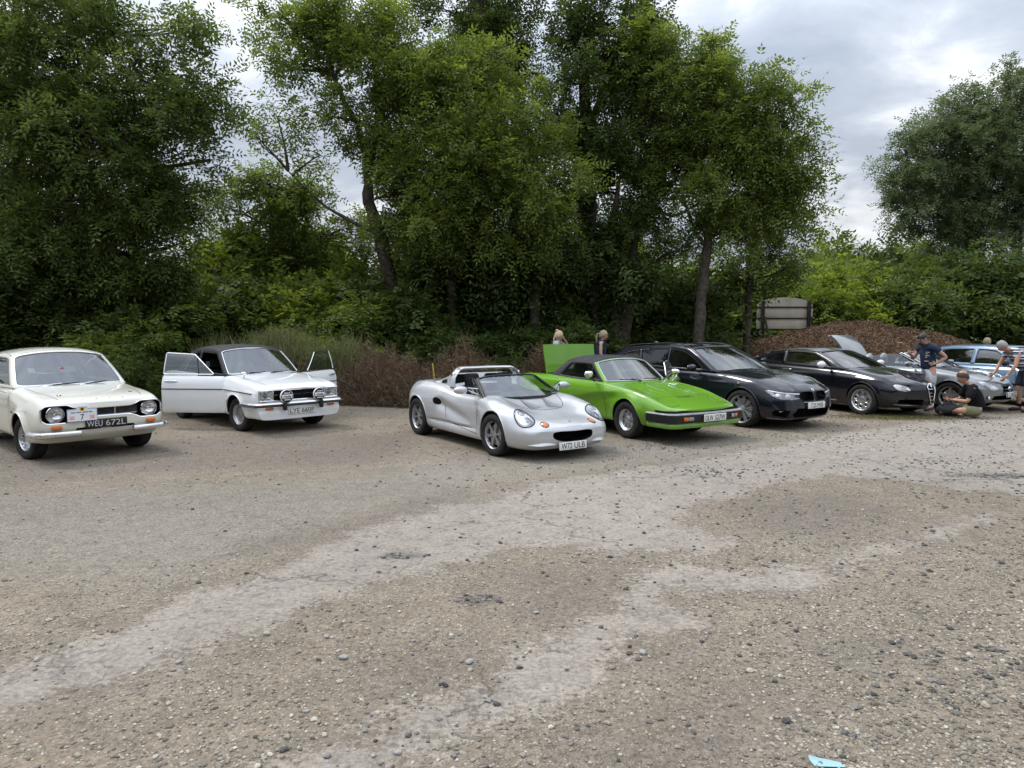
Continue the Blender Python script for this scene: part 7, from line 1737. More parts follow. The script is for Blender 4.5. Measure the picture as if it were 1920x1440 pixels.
def build_undergrowth():
    mt_ = varmat('dead_twig', [(0, (.075, .048, .031)), (.5, (.175, .115, .076)), (1, (.32, .235, .165))], .9, namp=.25, nscale=1.5)
    mr = varmat('dead_brown_leaf', [(0, (.060, .028, .016)), (.5, (.130, .065, .035)), (1, (.22, .13, .075))], .9, namp=.2)
    mg = varmat('olive_needle', [(0, (.045, .042, .016)), (.5, (.085, .078, .030)), (1, (.14, .12, .06))], .9, namp=.3)
    heaps = [(668, 16.7, 1.75, 1.18, 'heap of cut brown brushwood beside the open-doored white saloon', 7000, .7), (730, 16.3, 1.5, .98, 'wide middle heap of brown brushwood between the white saloon and yellow stake', 6500, .5), (775, 15.8, 1.1, .62, 'low heap of olive-brown conifer cuttings left of the silver roadster', 5000, .9),
             (835, 16.9, 1.45, 1.2, 'tangled pile of bare reddish branches behind the yellow stake', 6500, .1), (1030, 17.6, .95, 1.1, 'small heap of russet dead leaves beside the raised green boot lid', 3500, 0), (935, 17.9, 1.4, .95, 'sparse heap of dead twigs behind the silver roadster', 5000, .3)]
    for hi, (px, Z, rx, h, lb, n, grn) in enumerate(heaps):
        rr = np.random.default_rng(50+hi); X = (px-960)/F_PX*Z; e = empty('brushwood_heap', (X, Z, 0), 0); tag(e, lb, 'brushwood', 'heaps of cuttings along the hedge')
        a = rr.uniform(0, 6.28, n); q = rr.uniform(0, 1, n)**.5; x = np.cos(a)*q*rx; y = np.sin(a)*q*rx*.75; top = h*(1-q**2.6)*(.80+.26*np.sin(x*4.3+hi*2)+.20*np.sin(x*9+y*5+hi)+.12*np.sin(y*11)); z = top*rr.uniform(.25, 1.02, n)**.6
        P0 = np.stack([x, y, np.maximum(z, .02)], 1); d = np.stack([x/rx*.8, y/rx*.8-.25, .35+0*x], 1)+rr.normal(size=(n, 3))*.55; d /= np.linalg.norm(d, axis=1)[:, None]
        P1 = P0+d*rr.uniform(.10, .42, n)[:, None]; P1[:, 2] = np.maximum(P1[:, 2], .01)
        tag(sticks('twigs', P0, P1, rr.uniform(.002, .006, n), mt_, e, seed=60+hi), kind='stuff')
        m_ = int(n*1.6) if hi in (0, 1, 2, 4) else int(n*.7); k = rr.integers(0, n, m_); c = P0[k]+(P1-P0)[k]*rr.uniform(0, 1, (m_, 1)); dd = rr.normal(size=(m_, 3)); dd /= np.linalg.norm(dd, axis=1)[:, None]; w_ = np.cross(dd, rr.normal(size=(m_, 3))); w_ /= np.linalg.norm(w_, axis=1)[:, None]+1e-9
        L_ = rr.uniform(.03, .07, (m_, 1)); ww = L_*(.28 if grn > .4 else .5); V = np.stack([c, c+dd*L_*.5+w_*ww*.5, c+dd*L_, c+dd*L_*.5-w_*ww*.5], 1)
        tag(npmesh('dead_leaves', V.reshape(-1, 3), np.arange(m_*4).reshape(-1, 4), mg if grn > .6 else mr, e, attr=dict(v=np.repeat(rr.uniform(0, 1, m_), 4))), kind='stuff')
        r_ = random.Random(hi)
        for k in range(9 if hi != 3 else 16):
            a0 = r_.uniform(0, 6.28); p0 = Vector((math.cos(a0)*rx*.8, math.sin(a0)*rx*.5-.2, r_.uniform(.05, h*.5))); p2 = p0+Vector((r_.uniform(-.9, .9), r_.uniform(-.4, .2), r_.uniform(.0, .45))); p2.z = min(p2.z, h*1.05)
            mb = MB(); mb.tube(bez(p0, (p0+p2)/2+Vector((0, 0, r_.uniform(0, .25))), p2, 6), [.022*(1-.8*i/6) for i in range(7)], n=5); mb.build('branch', M['redbark'] if hi == 3 else M['bark'], e)
    # yellow stake leaning out of the branches
    p = at(818, 738, 15.9); q = at(811, 681, 15.9); mb = MB(); dv = (p-q); b0 = q+dv*(q.z/(-dv.z)) if dv.z else p
    mb.tube([Vector((b0.x, b0.y, -.05)), q], .017, n=8); tag(mb.build('marker_stake', simple('yellow_painted_wood', (.55, .38, .06), .6, 0, .15, 20)), 'thin yellow wooden stake leaning in the brushwood', 'stake')
    # tall seeding grass and weeds behind the white saloon
    rr = np.random.default_rng(70); n = 15000; px = rr.uniform(395, 660, n); Z = rr.uniform(16.3, 18.4, n); x = (px-960)/F_PX*Z; P0 = np.stack([x, Z, 0*x], 1); hh = rr.uniform(.65, 1.5, n)*(1+.2*np.sin(x*3)); P1 = P0+np.stack([rr.normal(size=n)*.26, rr.normal(size=n)*.26, hh], 1)
    mgz = varmat('seeding_grass', [(0, (.09, .105, .035)), (.5, (.20, .205, .085)), (1, (.36, .33, .19))], .85, .2, namp=.3)
    tag(sticks('tall_grass', P0, P1, rr.uniform(.004, .010, n), mgz, seed=71, bend=.09), kind='stuff')
    C = P1[:900]*[1, 1, .9]; O = np.tile(np.array([0, 0, 1.]), (len(C), 1)); tag(leafmesh('weeds', C, O, M['leaf_mid'], None, spray=.16, n_spray=4, leafl=.06, leafw=.03, pairs=2, rad=.12, seed=72), kind='stuff')
    # fringe of low green at the foot of the hedge
    n = 16000; x = rr.uniform(-16, 22, n); y = np.where(x > 7, rr.uniform(22.5, 25, n), 17.0+rr.gamma(1.5, .6, n)+.5*np.sin(x*.7)); P0 = np.stack([x, y, 0*x], 1); P1 = P0+np.stack([rr.normal(size=n)*.08, rr.normal(size=n)*.08-.03, rr.uniform(.12, .45, n)], 1)
    tag(sticks('rough_grass', P0, P1, rr.uniform(.004, .010, n), varmat('rough_grass_blade', [(0, (.03, .055, .012)), (.6, (.07, .11, .025)), (1, (.15, .16, .06))], .8, .2, namp=.3), seed=73), kind='stuff')
    # short moss and grass beside the coupe
    n = 4200; g = ground(1690, 786); x = g.x+rr.normal(size=n)*.60; y = g.y+.25+rr.normal(size=n)*.22; P0 = np.stack([x, y, 0*x], 1); P1 = P0+np.stack([rr.normal(size=n)*.015, rr.normal(size=n)*.015, rr.uniform(.008, .05, n)], 1)
    tag(sticks('short_grass', P0, P1, np.full(n, .003), varmat('short_grass_blade', [(0, (.10, .105, .035)), (.6, (.19, .19, .075)), (1, (.29, .27, .13))], .8, .2, namp=.2), seed=74), kind='stuff')
    # small weeds on the yard's left
    # ---- woodchip mound
    prof = [(1335, 668), (1370, 652), (1420, 634), (1480, 618), (1540, 606), (1590, 599), (1630, 599), (1660, 606), (1700, 611), (1750, 620), (1790, 632), (1830, 650), (1870, 668)]
    ZR = 25.0; xs = np.array([(a-960)/F_PX*ZR for a, _ in prof]); hs = np.array([max(0, CAM_H+(617-b_)/F_PX*ZR) for _, b_ in prof]); hs[0] = hs[-1] = 0
    hf = pchip(xs, hs); xx = np.linspace(xs[0]-.6, xs[-1]+.6, 150); vv = np.linspace(-1, 1, 70); X_, V_ = np.meshgrid(xx, vv)
    H = hf(np.clip(X_, xs[0], xs[-1])).reshape(X_.shape)
    Yd = np.where(V_ < 0, 4.2, 3.2); Y_ = ZR+V_*Yd*np.clip(H/1.6+.15, 0, 1.05); pr = np.clip(1-np.abs(V_)**1.35, 0, 1)
    P = np.stack([X_.ravel(), Y_.ravel(), (H*pr).ravel()], 1); nz = .07*pn(P, 1.6, 5)+.035*pn(P, 5, 6); P[:, 2] += nz*np.clip(P[:, 2]*2, 0, 1); P[:, 2] -= .03
    nx, ny = len(xx), len(vv); i, j = np.meshgrid(np.arange(nx-1), np.arange(ny-1)); a = (j*nx+i).ravel(); F_ = np.stack([a, a+1, a+nx+1, a+nx], 1)
    e = empty('woodchip_mound', (12.5, ZR, 0)); tag(e, 'long rounded mound of brown wood chippings behind the coupe and roadster', 'mound')
    o = npmesh('mound_surface', P-np.array([12.5, ZR, 0]), F_, simple('woodchip_brown', (.092, .055, .033), .95, 0, .5, 9, .8, spec=.1), e, smooth=True)
    n = 75000; q = rr.integers(0, len(F_), n); uu = rr.uniform(0, 1, (n, 2)); A_, B_, D_ = P[F_[q, 0]], P[F_[q, 1]], P[F_[q, 3]]; c = A_+(B_-A_)*uu[:, :1]+(D_-A_)*uu[:, 1:]; kp = (c[:, 1] < ZR+.6); c = c[kp]-np.array([12.5, ZR, 0]); n = len(c); c[:, 2] += rr.uniform(0, .05, n)
    dd = rr.normal(size=(n, 3)); dd[:, 2] *= .6; dd /= np.linalg.norm(dd, axis=1)[:, None]; w_ = np.cross(dd, rr.normal(size=(n, 3))); w_ /= np.linalg.norm(w_, axis=1)[:, None]+1e-9; L_ = rr.uniform(.02, .075, (n, 1)); ww = L_*rr.uniform(.2, .5, (n, 1)); V = np.stack([c-dd*L_/2-w_*ww/2, c+dd*L_/2-w_*ww/2, c+dd*L_/2+w_*ww/2, c-dd*L_/2+w_*ww/2], 1)
    tag(npmesh('wood_chips', V.reshape(-1, 3), np.arange(n*4).reshape(-1, 4), varmat('wood_chip', [(0, (.042, .023, .013)), (.55, (.110, .064, .037)), (.85, (.165, .104, .063)), (1, (.28, .20, .13))], .9, namp=.25), e, attr=dict(v=np.repeat(rr.uniform(0, 1, n), 4))), kind='stuff')
    # ---- back of a signboard
    ZS = 27.5; k = ZS/F_PX; c0 = at(1470, 617, ZS); e = empty('signboard', (c0.x, ZS, 0), R(-6)); tag(e, 'grey-beige back of a large signboard on two dark posts, above the mound', 'sign')
    zz = lambda py: CAM_H+(617-py)*k
    pan = simple('weathered_panel_beige', (.42, .385, .32), .8, 0, .14, 2.5, .1); x0, x1 = -50*k, 50*k
    for z0, z1 in ((zz(616), zz(595)), (zz(594.2), zz(574))):
        mb = MB(); mb.box((0, 0, (z0+z1)/2), (x1-x0, .03, z1-z0-.02), bev=.006); mb.build('panel', pan, e)
    mb = MB(); zt = zz(573.4); arc = [(x1, zt), (x1, zt+.02)]+[(x1*math.cos(t), zt+.02+.36*math.sin(t)) for t in [math.pi*i/16 for i in range(1, 16)]]+[(x0, zt+.02), (x0, zt)]; mb.prism(arc, -.015, .015, axis='y'); mb.build('panel', pan, e)
    for xq in (-40*k, 43*k):
        mb = MB(); mb.box((xq, -.08, zz(562)/2), (.13, .13, zz(562)), bev=.02); mb.build('post', M['barkdark'], e)
        mb = MB(); mb.tube([(xq+.06, -.12, zz(592)), (xq+.38, -.9, 0)], .045, n=6); mb.build('brace', M['barkdark'], e)
    for z_ in (zz(594.6), zz(573.8), zz(615)): mb = MB(); mb.box((0, -.03, z_), (x1-x0, .04, .05)); mb.build('rail', M['barkdark'], e)
    # ---- scrap of pale blue card in the foreground
    g = ground(1550, 1432); mb = MB(); mb.prism([(-.062, .018), (.055, -.012), (.060, -.030), (-.058, -.024)], 0, .0025); mb.surf(lambda a, b: (-.062+.117*a, .018-.03*a+.012*b, .0025+.010*b*(1-a)), [0, .5, 1], [0, 1]); o = mb.build('card_scrap', simple('pale_blue_card', (.28, .45, .49), .6, 0, .05)); o.location = (g.x, g.y, .004); tag(o, 'pale blue scrap of card lying on the gravel in the foreground', 'litter')
M['redbark'] = simple('reddish_bark', (.19, .095, .06), .85, 0, .35, 9, .4, spec=.2)
# ================================================================ people
def skin_mesh(name, chains, mats, parent, levels=1, root_pt=None):
    """chains: list of [(x,y,z,r), ...]; points that coincide are shared. One smooth surface grown round the skeleton."""
    vs = []; es = []; rs = []
    def vid(p):
        for i, q in enumerate(vs):
            if (q-Vector(p[:3])).length < 1e-5: rs[i] = max(rs[i], p[3]); return i
        vs.append(Vector(p[:3])); rs.append(p[3]); return len(vs)-1
    for ch in chains:
        ids = [vid(p) for p in ch]
        for a, b in zip(ids[:-1], ids[1:]):
            if a != b and (a, b) not in es and (b, a) not in es: es.append((a, b))
    me = bpy.data.meshes.new(name+'_sk'); me.from_pydata([v[:] for v in vs], es, [])
    o = bpy.data.objects.new(name+'_sk', me); COL.objects.link(o)
    md = o.modifiers.new('s', 'SKIN'); md.use_smooth_shade = True; md.branch_smoothing = .6
    for i, sv in enumerate(me.skin_vertices[0].data): sv.radius = (rs[i], rs[i]); sv.use_root = (i == 0)
    sb = o.modifiers.new('u', 'SUBSURF'); sb.levels = levels; sb.render_levels = levels
    bpy.context.view_layer.update(); dg = bpy.context.evaluated_depsgraph_get(); nm = bpy.data.meshes.new_from_object(o.evaluated_get(dg))
    bpy.data.objects.remove(o); bpy.data.meshes.remove(me)
    nm.materials.clear(); nm.materials.append(mats); nm.polygons.foreach_set('use_smooth', [True]*len(nm.polygons)); nm.update()
    return link(name, nm, parent)
def join_into(a, others):
    bm = bmesh.new(); bm.from_mesh(a.data)
    for o in others:
        bm2 = o.data.copy(); bm.from_mesh(bm2); bpy.data.meshes.remove(bm2)
        bpy.data.objects.remove(o)
    bm.to_mesh(a.data); bm.free(); a.data.polygons.foreach_set('use_smooth', [True]*len(a.data.polygons)); a.data.update()
def head_mesh(c, fwd, up, s=1.0):
    """a head with brow, nose, cheeks, chin and ears; c is its centre"""
    x = Vector(fwd).normalized(); y = Vector(up).cross(x).normalized(); z = x.cross(y)
    Rm = Matrix((x, y, z)).transposed(); mb = MB()
    def f(p):
        q = Vector(p)
        if p.z < 0: q.x *= 1-.10*(-p.z); q.y *= 1-.34*(-p.z)**1.2          # jaw narrows
        if p.z < -.25 and p.x > 0: q.x += .16*(-p.z-.25)*max(0, 1-abs(p.y)*2)   # chin
        if p.x > .3: q.x += .05*math.exp(-((p.z-.28)/.10)**2)-.07*math.exp(-((p.z-.08)/.10)**2-((abs(p.y)-.36)/.16)**2)   # brow and eye sockets
        if p.x > .5: q.x += .26*math.exp(-(p.y/.13)**2)*math.exp(-((p.z+.13)/.14)**2)+.05*math.exp(-((p.z+.48)/.07)**2-(p.y/.3)**2)-.03*math.exp(-((p.z+.41)/.03)**2-(p.y/.3)**2)
        return q
    mb.ell(c, (.098*s, .076*s, .118*s), rot=Rm, nu=36, nv=26, f=f)
    for sy in (-1, 1): mb.ell(Vector(c)+Rm @ Vector((-.008*s, sy*.076*s, -.005*s)), (.020*s, .009*s, .032*s), rot=Rm, nu=10, nv=8)
    return mb, Rm
def eyes(o, c, Rm, s, hair):
    for sy in (-1, 1):
        mb = MB(); mb.ell(Vector(c)+Rm @ Vector((.082*s, sy*.029*s, .010*s)), (.010*s, .013*s, .008*s), rot=Rm, nu=10, nv=7); mb.build('eye', M['white'], o)
        mb = MB(); mb.ell(Vector(c)+Rm @ Vector((.091*s, sy*.029*s, .010*s)), (.003*s, .005*s, .005*s), rot=Rm, nu=8, nv=5); mb.build('iris', M['ink'], o)
        mb = MB(); mb.ell(Vector(c)+Rm @ Vector((.092*s, sy*.030*s, .034*s)), (.006*s, .018*s, .004*s), rot=Rm, nu=8, nv=5); mb.build('eyebrow', hair, o)
    mb = MB(); mb.ell(Vector(c)+Rm @ Vector((.096*s, 0, -.052*s)), (.006*s, .022*s, .005*s), rot=Rm, nu=10, nv=6); mb.build('mouth', M['lip'], o)
def hair_mesh(c, Rm, s, lo, mat, parent, thick=1.09, front=.45, name='hair', seed=1):
    """cap of hair; lo = how far down it reaches at the back"""
    mb = MB(); nu, nv = 40, 20; V = []; Fs = []
    for j in range(nv+1):
        for i in range(nu):
            ph = 2*math.pi*i/nu; fr = .5+.5*math.cos(ph)
            low = lo+(front-lo)*fr**1.2
            zt = 1-(1-low)*j/nv; th = math.acos(max(-1, min(1, zt))); t = thick+.022*math.sin(ph*17+seed)+.012*math.sin(j*2+ph*9)
            t *= 1-.04*(j/nv)
            p = Vector((math.sin(th)*math.cos(ph), math.sin(th)*math.sin(ph), zt))*t
            if p.z < 0: p.y *= 1-.2*(-p.z)
            V.append(Vector(c)+Rm @ Vector((p.x*.098*s, p.y*.079*s, p.z*.118*s)))
    for j in range(nv):
        for i in range(nu): Fs.append((j*nu+i, j*nu+(i+1) % nu, (j+1)*nu+(i+1) % nu, (j+1)*nu+i))
    mb.add(V, Fs); o = mb.build(name, mat, parent, ang=80); md = o.modifiers.new('t', 'SOLIDIFY'); md.thickness = .006; md.offset = -1
    return o
def hand_chains(w, d, palm, s=1.0, curl=.5, thumb=1):
    """five-finger hand: w wrist, d direction of the fingers, palm normal; returns chains rooted in the palm"""
    w = Vector(w); d = Vector(d).normalized(); n = (Vector(palm)-d*Vector(palm).dot(d)).normalized(); sd = d.cross(n)*thumb
    k = w+d*.045*s; ch = [[(*w, .020*s), (*k, .023*s), (*(w+d*.075*s), .020*s)]]
    end = w+d*.075*s
    for i, (o, L) in enumerate(((.030, .068), (.010, .078), (-.010, .072), (-.029, .056))):
        b = w+d*(.082*s)+sd*o*s; p = [end, b]; q = b; a = 0
        for seg, f in ((.45, .3), (.32, .7), (.25, .7)):
            a += curl*f*(1+.12*i); q = q+(d*math.cos(a)+n*math.sin(a))*L*seg*s; p.append(q)
        ch.append([(*p[0], .024*s)]+[(*x, r_*s) for x, r_ in zip(p[1:], (.0095, .009, .0082, .007))])
    t0 = w+d*.03*s+sd*.026*s; t1 = t0+(d*.55+sd*.75+n*.25).normalized()*.036*s; t2 = t1+(d*.85+sd*.25+n*.5*curl).normalized()*.032*s
    ch.append([(*k, .026*s), (*t0, .014*s), (*t1, .0105*s), (*t2, .009*s)])
    return ch
def person(loc, rz, label, J, skin, top, bottom, hair_fn, shoe=None, scale=1.0, sleeve=.5, long_sleeve=False, topless_bottom=False, hem=.0, group=None, female=False, extra=None, sock=None, shorts=.9, gaze=(1, 0, -.2), headtilt=(0, 0, 1)):
    """J: joints in a frame where +x is where the person faces"""
    root = empty('person', loc, rz, scale=scale); tag(root, label, 'person', group)
    V = {k: Vector(v) for k, v in J.items() if isinstance(v, tuple)}; lp = lambda a, b, t: V[a].lerp(V[b], t)
    P = lambda v, r_: (v.x, v.y, v.z, r_)
    f = .93 if female else 1.0
    ch = [[P(V['pelvis'], .135*f), P(lp('pelvis', 'chest', .45), .118*f), P(V['chest'], .132*f), P(lp('chest', 'neck', .6), .092*f), P(V['neck'], .054*f), P(lp('neck', 'head', .5), .052*f), P(V['head'], .060)]]
    for s_ in 'LR':
        ch.append([P(lp('chest', 'neck', .6), .092*f), P(V['sh'+s_]-Vector((0, 0, .008)), .058*f), P(lp('sh'+s_, 'el'+s_, .5), .049*f), P(V['el'+s_], .039*f), P(lp('el'+s_, 'wr'+s_, .35), .040*f), P(V['wr'+s_], .025*f)])
        d = (V['wr'+s_]-V['el'+s_]).normalized(); hd = V.get('hd'+s_, d); pn_ = V.get('pn'+s_, Vector((0, 1 if s_ == 'R' else -1, 0)))
        for c_ in hand_chains(V['wr'+s_], hd, pn_, 1.0, J.get('curl', .7), 1 if s_ == 'R' else -1): ch.append(c_)
        if 'hip'+s_ in V:
            ch.append([P(V['pelvis'], .135*f), P(V['hip'+s_], .098*f), P(lp('hip'+s_, 'kn'+s_, .5), .080*f), P(V['kn'+s_], .056*f), P(lp('kn'+s_, 'an'+s_, .3), .058*f), P(lp('kn'+s_, 'an'+s_, .7), .042*f), P(V['an'+s_], .037*f), P(V['toe'+s_], .032*f)])
    body = skin_mesh('body', ch, skin, root, 2)
    hc = V['head']+Vector(headtilt)*.055; mb, Rm = head_mesh(hc, gaze, headtilt, 1.0); hd_ = mb.build('head_tmp', skin, root, ang=80); join_into(body, [hd_])
    # shirt
    k = 1.12; tc = [[P(V['pelvis']+Vector((0, 0, hem)), .168*f), P(lp('pelvis', 'chest', .45), .152*f), P(V['chest'], .170*f), P(lp('chest', 'neck', .62), .138*f), P(lp('chest', 'neck', .80), .115*f), P(lp('chest', 'neck', .96), .074*f)]]
    for s_ in 'LR':
        a = [P(lp('chest', 'neck', .80), .115*f), P(V['sh'+s_]+Vector((0, 0, .012)), .094*f), P(lp('sh'+s_, 'el'+s_, sleeve), .076*f)]
        if long_sleeve: a = [a[0], a[1], P(lp('sh'+s_, 'el'+s_, .5), .060*f), P(V['el'+s_], .050*f), P(lp('el'+s_, 'wr'+s_, .9), .036*f)]
        tc.append(a)
    skin_mesh('shirt', tc, top, root, 2)
    if bottom is not None:
        bc = [[P(V['pelvis']+Vector((0, 0, .10)), .158*f), P(V['pelvis'], .160*f)]]
        for s_ in 'LR': bc.append([P(V['pelvis'], .160*f), P(V['hip'+s_], .128*f), P(lp('hip'+s_, 'kn'+s_, .5), .112*f), P(lp('hip'+s_, 'kn'+s_, shorts), .100*f)])
        skin_mesh('shorts', bc, bottom, root, 2)
    if shoe is not None:
        for s_ in 'LR':
            a, t = V['an'+s_], V['toe'+s_]; d = (t-a); d.z *= .4; L_ = d.length; h = a-d.normalized()*.05; h.z = a.z-.02
            sk = skin_mesh('shoe', [[P(h-Vector((0, 0, .015)), .042), P(a.lerp(t, .45)-Vector((0, 0, .012)), .046), P(t, .042), P(t+d.normalized()*.05, .028)]], shoe, root, 1)
            if sock is not None: skin_mesh('sock', [[P(a+Vector((0, 0, -.02)), .044), P(lp('an'+s_, 'kn'+s_, .28), .047)]], sock, sk, 1)
    hair_fn(hc, Rm, root); eyes(body, hc, Rm, 1.0, M['hair_grey'])
    if extra: extra(root, V, hc, Rm)
    return root
M['lip'] = simple('lips', (.42, .16, .13), .5)
M['hair_blonde'] = simple('blonde_hair', (.52, .40, .24), .6, 0, .3, 60, .3); M['hair_ash'] = simple('ash_blonde_hair', (.34, .27, .18), .6, 0, .3, 60, .3)
M['hair_grey'] = simple('grey_hair', (.30, .29, .28), .7, 0, .3, 60, .3); M['hair_dark'] = simple('dark_hair', (.035, .025, .02), .6, 0, .3, 60, .3)
def stripes(name, base, pal, scale=9, axis='Z'):
    m, nt, b = newmat(name); tc = N(nt, 'ShaderNodeTexCoord'); sx = N(nt, 'ShaderNodeSeparateXYZ'); nt.links.new(tc.outputs['Object'], sx.inputs[0])
    q = N(nt, 'ShaderNodeMath', operation='MULTIPLY', i_1=scale); nt.links.new(sx.outputs[axis], q.inputs[0]); fr = N(nt, 'ShaderNodeMath', operation='FRACT'); nt.links.new(q.outputs[0], fr.inputs[0])
    r_ = ramp(nt, fr.outputs[0], [(0, base)]+pal); r_.color_ramp.interpolation = 'CONSTANT'; nt.links.new(r_.outputs[0], b.inputs['Base Color']); b.inputs['Roughness'].default_value = .9; return m
def build_people():
    sk = simple('fair_skin', (.50, .29, .21), .5, 0, .08, 14, .05); sk2 = simple('tanned_skin', (.43, .23, .155), .5, 0, .08, 14, .05)
    navy = simple('navy_cotton', (.028, .040, .078), .9, 0, .2, 9, .3, spec=.1); black = simple('black_cotton', (.012, .012, .014), .9, 0, .2, 9, .3, spec=.1)
    # 1. man in a cap between the coupe and the roadster, faces left
    J = dict(pelvis=(0, 0, .93), chest=(.05, 0, 1.22), neck=(.11, 0, 1.43), head=(.17, 0, 1.50), shL=(.07, .185, 1.385), shR=(.09, -.185, 1.375),
             elL=(-.155, .30, 1.17), wrL=(-.005, .20, 1.03), hdL=(.95, -.25, -.12), pnL=(0, -1, 0), elR=(.16, -.27, 1.13), wrR=(.36, -.14, 1.23), hdR=(.8, .3, .35), pnR=(0, 1, 0), curl=.9,
             hipL=(0, .10, .88), knL=(.05, .13, .48), anL=(.0, .14, .09), toeL=(.15, .16, .04), hipR=(0, -.10, .88), knR=(.01, -.12, .48), anR=(-.06, -.12, .09), toeR=(.09, -.15, .04))
    def capman(c, Rm, root):
        hair_mesh(c, Rm, 1.0, -.45, M['hair_dark'], root, 1.04, .3)
        mb = MB(); mb.ell(Vector(c)+Rm @ Vector((-.004, 0, .028)), (.110, .090, .100), rot=Rm, nu=24, nv=14, f=lambda q: Vector((q.x, q.y, max(q.z, .06)))); cp = mb.build('cap', M['ink'], root)
        mb = MB(); mb.surf(lambda a, b: Vector(c)+Rm @ Vector((.080+.085*a*(1-.35*b*b), b*.070, .036-.022*a-.012*b*b)), [0, .3, .6, 1], [-1+k/5 for k in range(11)]); o = mb.build('peak', M['ink'], cp); md = o.modifiers.new('t', 'SOLIDIFY'); md.thickness = .004
        mb = MB(); mb.ell(Vector(c)+Rm @ Vector((.070, 0, -.088)), (.042, .046, .035), rot=Rm, nu=14, nv=9); mb.build('beard', M['hair_dark'], root)
    def print_(root, V, c, Rm):
        for k, (w_, z_) in enumerate(((.16, 1.27), (.10, 1.235), (.17, 1.20), (.08, 1.165), (.15, 1.08))):
            mb = MB(); mb.surf(lambda a, b: Vector((.135+.035*(1-(a*w_/.2)**2), .09+a*w_*.5, z_+b*.009)), [-1, -.5, 0, .5, 1], [-1, 1]); mb.build('shirt_print', simple('faded_print', (.42, .36, .26), .9), root)
    person((9.06, 14.93, 0), math.pi+.15, 'man in black cap, navy T-shirt and grey shorts standing hand on hip', J, sk, navy, simple('grey_shorts_cloth', (.42, .45, .50), .9, 0, .15, 6, .3), capman, simple('black_white_shoe', (.05, .05, .055), .6, 0, .3, 30), extra=print_, hem=-.09, group='people at the car meeting', gaze=(1, -.1, -.38), headtilt=(.18, 0, 1), sock=M['white'], scale=1.0)
    # 2. man sitting cross-legged on the ground, seen from behind
    J = dict(pelvis=(-.02, 0, .13), chest=(.06, 0, .43), neck=(.16, 0, .63), head=(.24, 0, .70), shL=(.12, .19, .575), shR=(.12, -.19, .575), elL=(.22, .25, .32), wrL=(.42, .12, .33), hdL=(.8, -.4, .1), pnL=(0, 0, 1), elR=(.24, -.23, .32), wrR=(.43, -.08, .30), hdR=(.8, .3, .1), pnR=(0, 0, 1), curl=1.0,
             hipL=(.02, .11, .12), knL=(.36, .36, .16), anL=(.40, .02, .08), toeL=(.46, -.10, .06), hipR=(.02, -.11, .12), knR=(.36, -.36, .16), anR=(.56, -.02, .09), toeR=(.62, .10, .07))
    def bald(c, Rm, root):
        hair_mesh(c, Rm, 1.0, -.50, M['hair_dark'], root, 1.05, .50, seed=3)
        mb = MB(); mb.ell(Vector(c)+Rm @ Vector((-.012, 0, .040)), (.090, .071, .098), rot=Rm, nu=20, nv=12); mb.build('bald_patch', sk2, root)
    def tool(root, V, c, Rm):
        mb = MB(); mb.tube([V['wrL']+Vector((.06, -.02, .02)), V['wrL']+Vector((.16, .06, .14))], .010, n=6); mb.build('held_strap', M['alud'], root)
    person((9.33, 13.72, 0), math.pi-.35, 'balding man in black T-shirt and khaki shorts sitting cross-legged on the ground', J, sk2, black, simple('khaki_cloth', (.16, .16, .085), .9, 0, .2, 6, .3), bald, simple('brown_leather_shoe', (.07, .035, .022), .6, 0, .2, 20), extra=tool, sleeve=.85, hem=.0, group='people at the car meeting', gaze=(1, 0, -.45), headtilt=(.3, 0, 1), shorts=.85, scale=1.05)
    # the dark bag in front of him
    mb = MB(); mb.ell((0, 0, .12), (.30, .20, .13), nu=20, nv=12, f=lambda q: Vector((q.x*(1+.1*math.sin(q.y*5)), q.y, max(q.z, -.85)*(1+.18*math.sin(q.x*4))))); mb.tube(bez(Vector((-.18, 0, .22)), Vector((0, .02, .42)), Vector((.18, 0, .22)), 8), .014, n=6)
    o = mb.build('holdall', simple('charcoal_bag_cloth', (.022, .023, .027), .8, 0, .3, 10, .4)); o.location = (8.92, 14.0, 0); o.rotation_euler = (0, 0, .5); tag(o, 'slumped charcoal cloth bag on the ground in front of the seated man', 'bag')
    # 3. man in a striped shirt leaning over the roadster's nose
    J = dict(pelvis=(-.06, 0, .90), chest=(.16, 0, 1.17), neck=(.34, 0, 1.31), head=(.42, 0, 1.335), shL=(.25, .19, 1.255), shR=(.25, -.19, 1.255), elL=(.33, .26, .98), wrL=(.47, .22, .76), hdL=(.5, 0, -.6), pnL=(.4, -1, 0), elR=(.36, -.24, .99), wrR=(.52, -.14, .80), hdR=(.6, .1, -.5), pnR=(0, 1, 0), curl=.6,
             hipL=(-.06, .10, .86), knL=(-.02, .13, .48), anL=(-.07, .14, .09), toeL=(.08, .17, .04), hipR=(-.06, -.10, .86), knR=(.02, -.12, .48), anR=(-.02, -.13, .09), toeR=(.13, -.15, .04))
    st = stripes('striped_cotton', (.035, .04, .07), [(.26, (.72, .74, .76)), (.38, (.030, .035, .065)), (.60, (.74, .76, .78)), (.78, (.16, .18, .23))], 6.5, 'Z')
    def grey(c, Rm, root): hair_mesh(c, Rm, 1.0, -.55, M['hair_grey'], root, 1.08, .42, seed=5)
    def watch(root, V, c, Rm):
        w_ = V['wrL']; d = (V['wrL']-V['elL']).normalized(); mb = MB(); mb.tube([w_-d*.03, w_-d*.008], .031, n=14); mb.build('wristwatch', M['chrome'], root)
